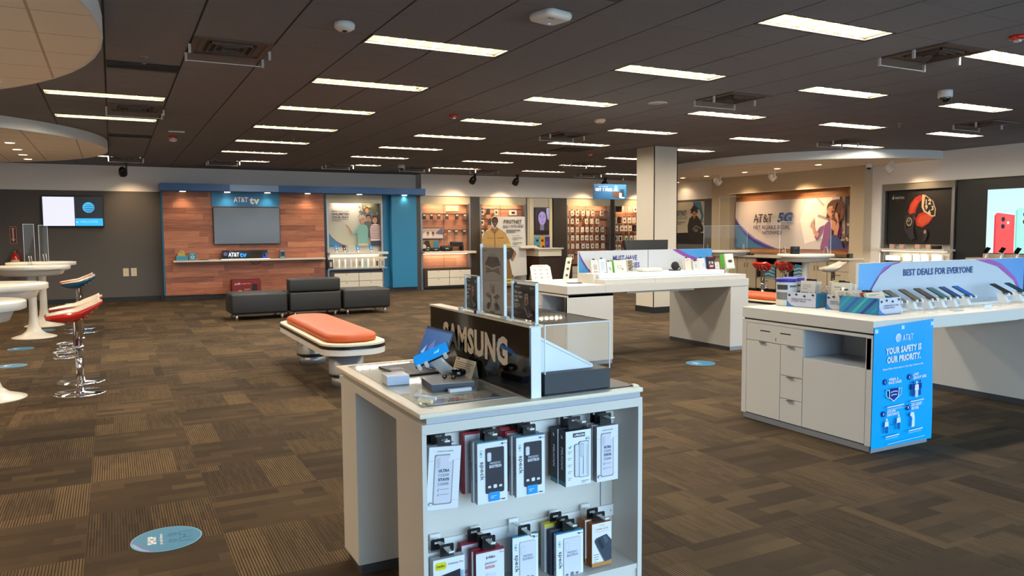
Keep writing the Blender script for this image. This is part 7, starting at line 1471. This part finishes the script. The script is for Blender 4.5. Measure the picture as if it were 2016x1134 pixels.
for a in ((cx0, cy0-.0005, zt, cx1, cy0+e-.0005, zt+e), (cx0, cy1-e, zt, cx1, cy1, zt+e), (cx1-e, cy0, zt, cx1, cy1, zt+e), (cx0, cy0, zt, cx0+e, cy1, zt+e)): g.box(*a, ACRE)
g.build('clear_edge', t)
g = G(); fr = FY(1.398, 2.46, .9625); g.prism([(0, 0), (.235, 0), (.235, .012), (0, .135)], fr, -.5, 0, mat('wedge_white', (236, 238, 244), .4)); g.build('wedge', t)
A = Art(fr, base=.0005); A.line([(0, .122), (.225, .008)], .0015, (110, 112, 120)); A.g.build('wedge_seam', t)
g = G(); g.box(1.375, 2.40, KZ, 1.785, 3.3, KZ+.004, mat('mat_black', (30, 29, 30), .45)); tag(g.build('counter_mat'), 'thin black mat under the clear case on the kiosk top', 'mat')
g = G(); g.box(1.69, 2.6, KZ+.0045, 1.78, 2.9, KZ+.0055, mat('leaflet_dark', (58, 52, 46), .4)); tag(g.build('leaflet'), 'dark glossy leaflet lying on the black mat at the kiosk edge', 'leaflet')

# keyboard tablet
ZK = KZ+.0038
t = thing('keyboard_tablet', 'open tablet with a black keyboard cover at the kiosk\'s rear left', 'tablet', (1.15, 3.15, ZK)); R = rotz(.08)
g = G(); g.box(-.085, -.135, 0, .085, .135, .007, mat('key_deck', (46, 44, 42), .55), bev=.003, R=R, o=(1.125, 3.15, ZK)); g.build('keyboard_deck', t)
for r in range(5):
    g = G(); x = -.005+.017*r
    g.box(x, -.128, .007, x+.0135, .128, .0082, mat('key_row', (28, 27, 28), .5), R=R, o=(1.125, 3.15, ZK)); g.build('key_row', t)
g = G(); g.box(-.072, -.05, .007, -.012, .05, .0074, mat('touchpad', (58, 56, 54), .4), R=R, o=(1.125, 3.15, ZK)); g.build('touchpad', t)
Rs = R @ Matrix.Rotation(math.radians(22), 3, 'Y'); so = Vector((1.215, 3.15, ZK+.008))
g = G(); g.box(0, -.132, 0, .008, .132, .178, BLACK, bev=.003, R=Rs, o=so); g.build('screen_body', t)
A = Art(Fr(so+Rs@Vector((0, .127, .005)), Rs@Vector((0, -1, 0)), Rs@Vector((0, 0, 1)), Rs@Vector((-1, 0, 0))), m=SCREEN, eps=.0004, base=.0004); A.poly([(0, 0), (.254, 0), (.254, .168), (0, .168)], [(22, 64, 120), (36, 84, 140), (56, 96, 142), (40, 80, 128)]); A.poly([(.02, .05), (.06, .09), (.05, .04)], (120, 160, 196)); A.poly([(.08, .08), (.12, .12), (.14, .05), (.1, .04)], (84, 100, 160)); A.rect(0, .16, .254, .168, (30, 50, 90)); A.g.build('screen', t)
t = thing('stylus_case', 'dark red stylus case clipped behind the tablet screen', 'case', (1.27, 3.25, ZK+.1)); g = G(); g.box(.009, .1, .09, .022, .145, .165, mat('maroon', (96, 24, 40), .4), bev=.005, R=Rs, o=so); g.build('case', t); g = G(); g.box(.008, .11, .14, .0225, .146, .146, WHITEP, R=Rs, o=so); g.build('band', t)
# bright blue phone on its white stand
t = thing('display_phone', 'bright blue lit phone held on a thick white stand on the kiosk', 'phone', (1.18, 2.93, ZK)); R = rotz(-.42)@Matrix.Rotation(math.radians(-24), 3, 'Y')@Matrix.Rotation(math.radians(-58), 3, 'X')
o = Vector((1.15, 2.93, .982)); g = G(); g.box(-.078, -.004, -.037, .078, .004, .037, BLACK, bev=.003, R=R, o=o); g.build('body', t)
A = Art(Fr(o+R@Vector((-.075, -.0042, -.034)), R@Vector((1, 0, 0)), R@Vector((0, 0, 1))), m=SCREEN, eps=.0003, base=.0003); A.rrect(0, 0, .15, .068, .006, (14, 128, 210)); A.poly([(.085, .03), (.1, .045), (.095, .03), (.115, .05), (.108, .028)], (120, 206, 244)); A.g.build('screen', t)
g = G(); P0, P1 = Vector((1.235, 2.90, ZK)), Vector((1.165, 2.95, .968)); d = (P1-P0).normalized(); sd = d.cross(Vector((0, -1, .3))).normalized(); up = sd.cross(d)
def lozenge(P, w, h): return [P+sd*w*math.cos(a)+up*h*math.sin(a) for a in [2*math.pi*k/16 for k in range(16)]]
b = len(g.v)
for P, w, h in ((P0, .03, .018), (P0+d*.03, .028, .016), (P1, .026, .015)): g.v += [tuple(q) for q in lozenge(P, w, h)]
for k in range(2):
    for q in range(16): e = (q+1) % 16; g.face((b+k*16+q, b+k*16+e, b+(k+1)*16+e, b+(k+1)*16+q), WHITEP, None, True)
g.face([b+32+q for q in range(16)], WHITEP); g.build('stand', t)
for u in (-.062, -.03, .055): g = G(); g.box(u-.008, -.012, -.05, u+.008, .012, -.032, WHITEP, bev=.004, seg=3, R=R, o=o); g.build('grip', t)
g = G(); g.tube([P1+Vector((.03, .02, .005)), P1+Vector((.045, .0, -.01)), P1+Vector((.035, 0, -.05)), P0+Vector((.02, 0, .03))], .003, WHITEP, 8); g.build('cable', t)
t = thing('card_stack', 'clear block of stacked white cards at the kiosk\'s left edge', 'card stack', (.96, 2.9, ZK)); g = G(); R = rotz(-.1); g.box(-.045, -.05, .001, .045, .05, .036, mat('cards', (206, 214, 232), .4), R=R, o=(.985, 2.905, ZK)); g.build('cards', t); g = G(); g.box(-.052, -.056, 0, .052, .056, .045, ACR, R=R, o=(.985, 2.905, ZK)); g.build('clear_block', t)
t = thing('earbud_platform', 'low black-edged platform displaying earbuds on the kiosk', 'platform', (1.13, 2.71, ZK)); R = rotz(-.12)
g = G(); g.box(-.085, -.075, 0, .085, .075, .026, mat('slate_edge', (52, 58, 72), .4), R=R, o=(1.14, 2.735, ZK)); g.build('base', t); g = G(); g.box(-.084, -.074, .026, .084, .074, .0275, mat('plat_top', (196, 186, 172), .15), R=R, o=(1.14, 2.735, ZK)); g.build('top', t)
for x, y, l in ((1.135, 2.755, 'black earbud, left one of the pair on the platform'), (1.16, 2.725, 'black earbud, right one of the pair on the platform')):
    t = thing('earbud', l, 'earbud', (x, y, ZK+.028), 'black earbuds'); g = G(); g.ball((x, y, ZK+.036), .010, .008, .0085, BLACKG, 14, 8); g.build('shell', t); g = G(); g.ball((x-.003, y-.006, ZK+.039), .004, .004, .004, STEEL, 10, 6); g.build('tip', t)
t = thing('earbud_case', 'rounded glossy black earbud case on the platform', 'case', (1.2, 2.775, ZK+.0275)); g = G(); g.lathe([(.012, ZK+.0278), (.025, ZK+.032), (.028, ZK+.042), (.0275, ZK+.043)], (0, 0, 0), BLACKG, 24); 
g.v = [((x*1.25)+1.2, y+2.775, z) for x, y, z in g.v]; g.build('base', t); g = G(); g.lathe([(.0275, ZK+.0435), (.028, ZK+.045), (.024, ZK+.055), (.012, ZK+.06), (.001, ZK+.0605)], (0, 0, 0), BLACKG, 24); g.v = [((x*1.25)+1.2, y+2.775, z) for x, y, z in g.v]; g.build('lid', t)
t = thing('info_card', 'cream printed tent card beside the sign on the kiosk', 'card', (1.27, 2.9, ZK)); fr = Fr((1.262, 2.985, ZK), (.1, -1, 0), (.035, 0, .1)); fr.v = Vector((.035, .003, .1)).normalized(); g = G(); g.prism([(0, 0), (.165, 0), (.165, .075), (0, .075)], fr, -.0015, 0, CREAM); g.build('card', t); A = Art(fr, eps=.0003, base=.0003); A.rect(.01, .066, .035, .07, (70, 60, 52)); A.lines(.01, .155, .055, 6, .0085, (140, 122, 104), .003); A.g.build('print', t)
g = G(); g.poly([fr.at(0, .075), fr.at(.165, .075), Vector((1.312, 2.82, ZK)), Vector((1.305, 2.985, ZK))], CREAM); g.build('rear_flap', t)
t = thing('brochure_frame', 'flat clear frame over a printed leaflet at the kiosk\'s front edge', 'leaflet frame', (1.08, 2.52, ZK)); fr = Fr((.955, 2.455, ZK+.0005), (1, .03, 0), (-.0, 1, 0), (0, 0, 1)); A = Art(fr, eps=.0003, base=.0003); g = A.g; g.prism([(0, 0), (.28, 0), (.28, .14), (0, .14)], fr, -.0004, 0, PRINT, rgb(206, 196, 180)); A.poly([(.03, .02), (.15, .02), (.14, .075), (.05, .08)], (132, 96, 104)); A.poly([(.06, .03), (.1, .03), (.09, .07)], (90, 56, 70)); A.poly([(.11, .025), (.145, .03), (.14, .07), (.12, .06)], (176, 116, 110)); A.poly([(.28, .0), (.28, .1)]+arc((.2, .09), .08, 10, -60, 8), (84, 100, 130)); A.lines(.13, .2, .12, 3, .012, (150, 120, 120), .004); A.lines(.17, .24, .07, 4, .012, (160, 140, 128), .003); g.build('print', t)
g = G(); g.prism([(-.008, -.008), (.288, -.008), (.288, .148), (-.008, .148)], Fr(fr.o+Vector((0, 0, .0028)), fr.u, fr.v, fr.n), 0, .002, ACR); g.build('clear_sheet', t)
for dx, dy, l in ((-.006, .03, 0), (.025, .07, 1)): 
    g = G(); P = fr.at(dx, dy, .0045); R = rotz(-.9); g.box(-.03, -.006, 0, .03, .006, .014, mat('stand_cream', (240, 228, 190), .25) if not l else ACRE, bev=.003, R=R, o=P); g.build('clip_foot', t)
g = G(); g.box(1.10, 2.62, ZK, 1.19, 2.64, ZK+.012, ACRE, R=None); tag(g.build('clip_strip'), 'small clear clip strip in front of the earbud platform', 'clip')
t = thing('trim_cap', 'small white cap at the kiosk top\'s right corner', 'cap', (1.79, 2.4, KZ)); g = G(); g.prism([(0, 0), (.03, 0), (.02, .008), (0, .008)], Fr((1.775, 2.39, KZ), (1, 0, 0), (0, 0, 1)), -.02, 0, CREAM); g.build('cap', t)
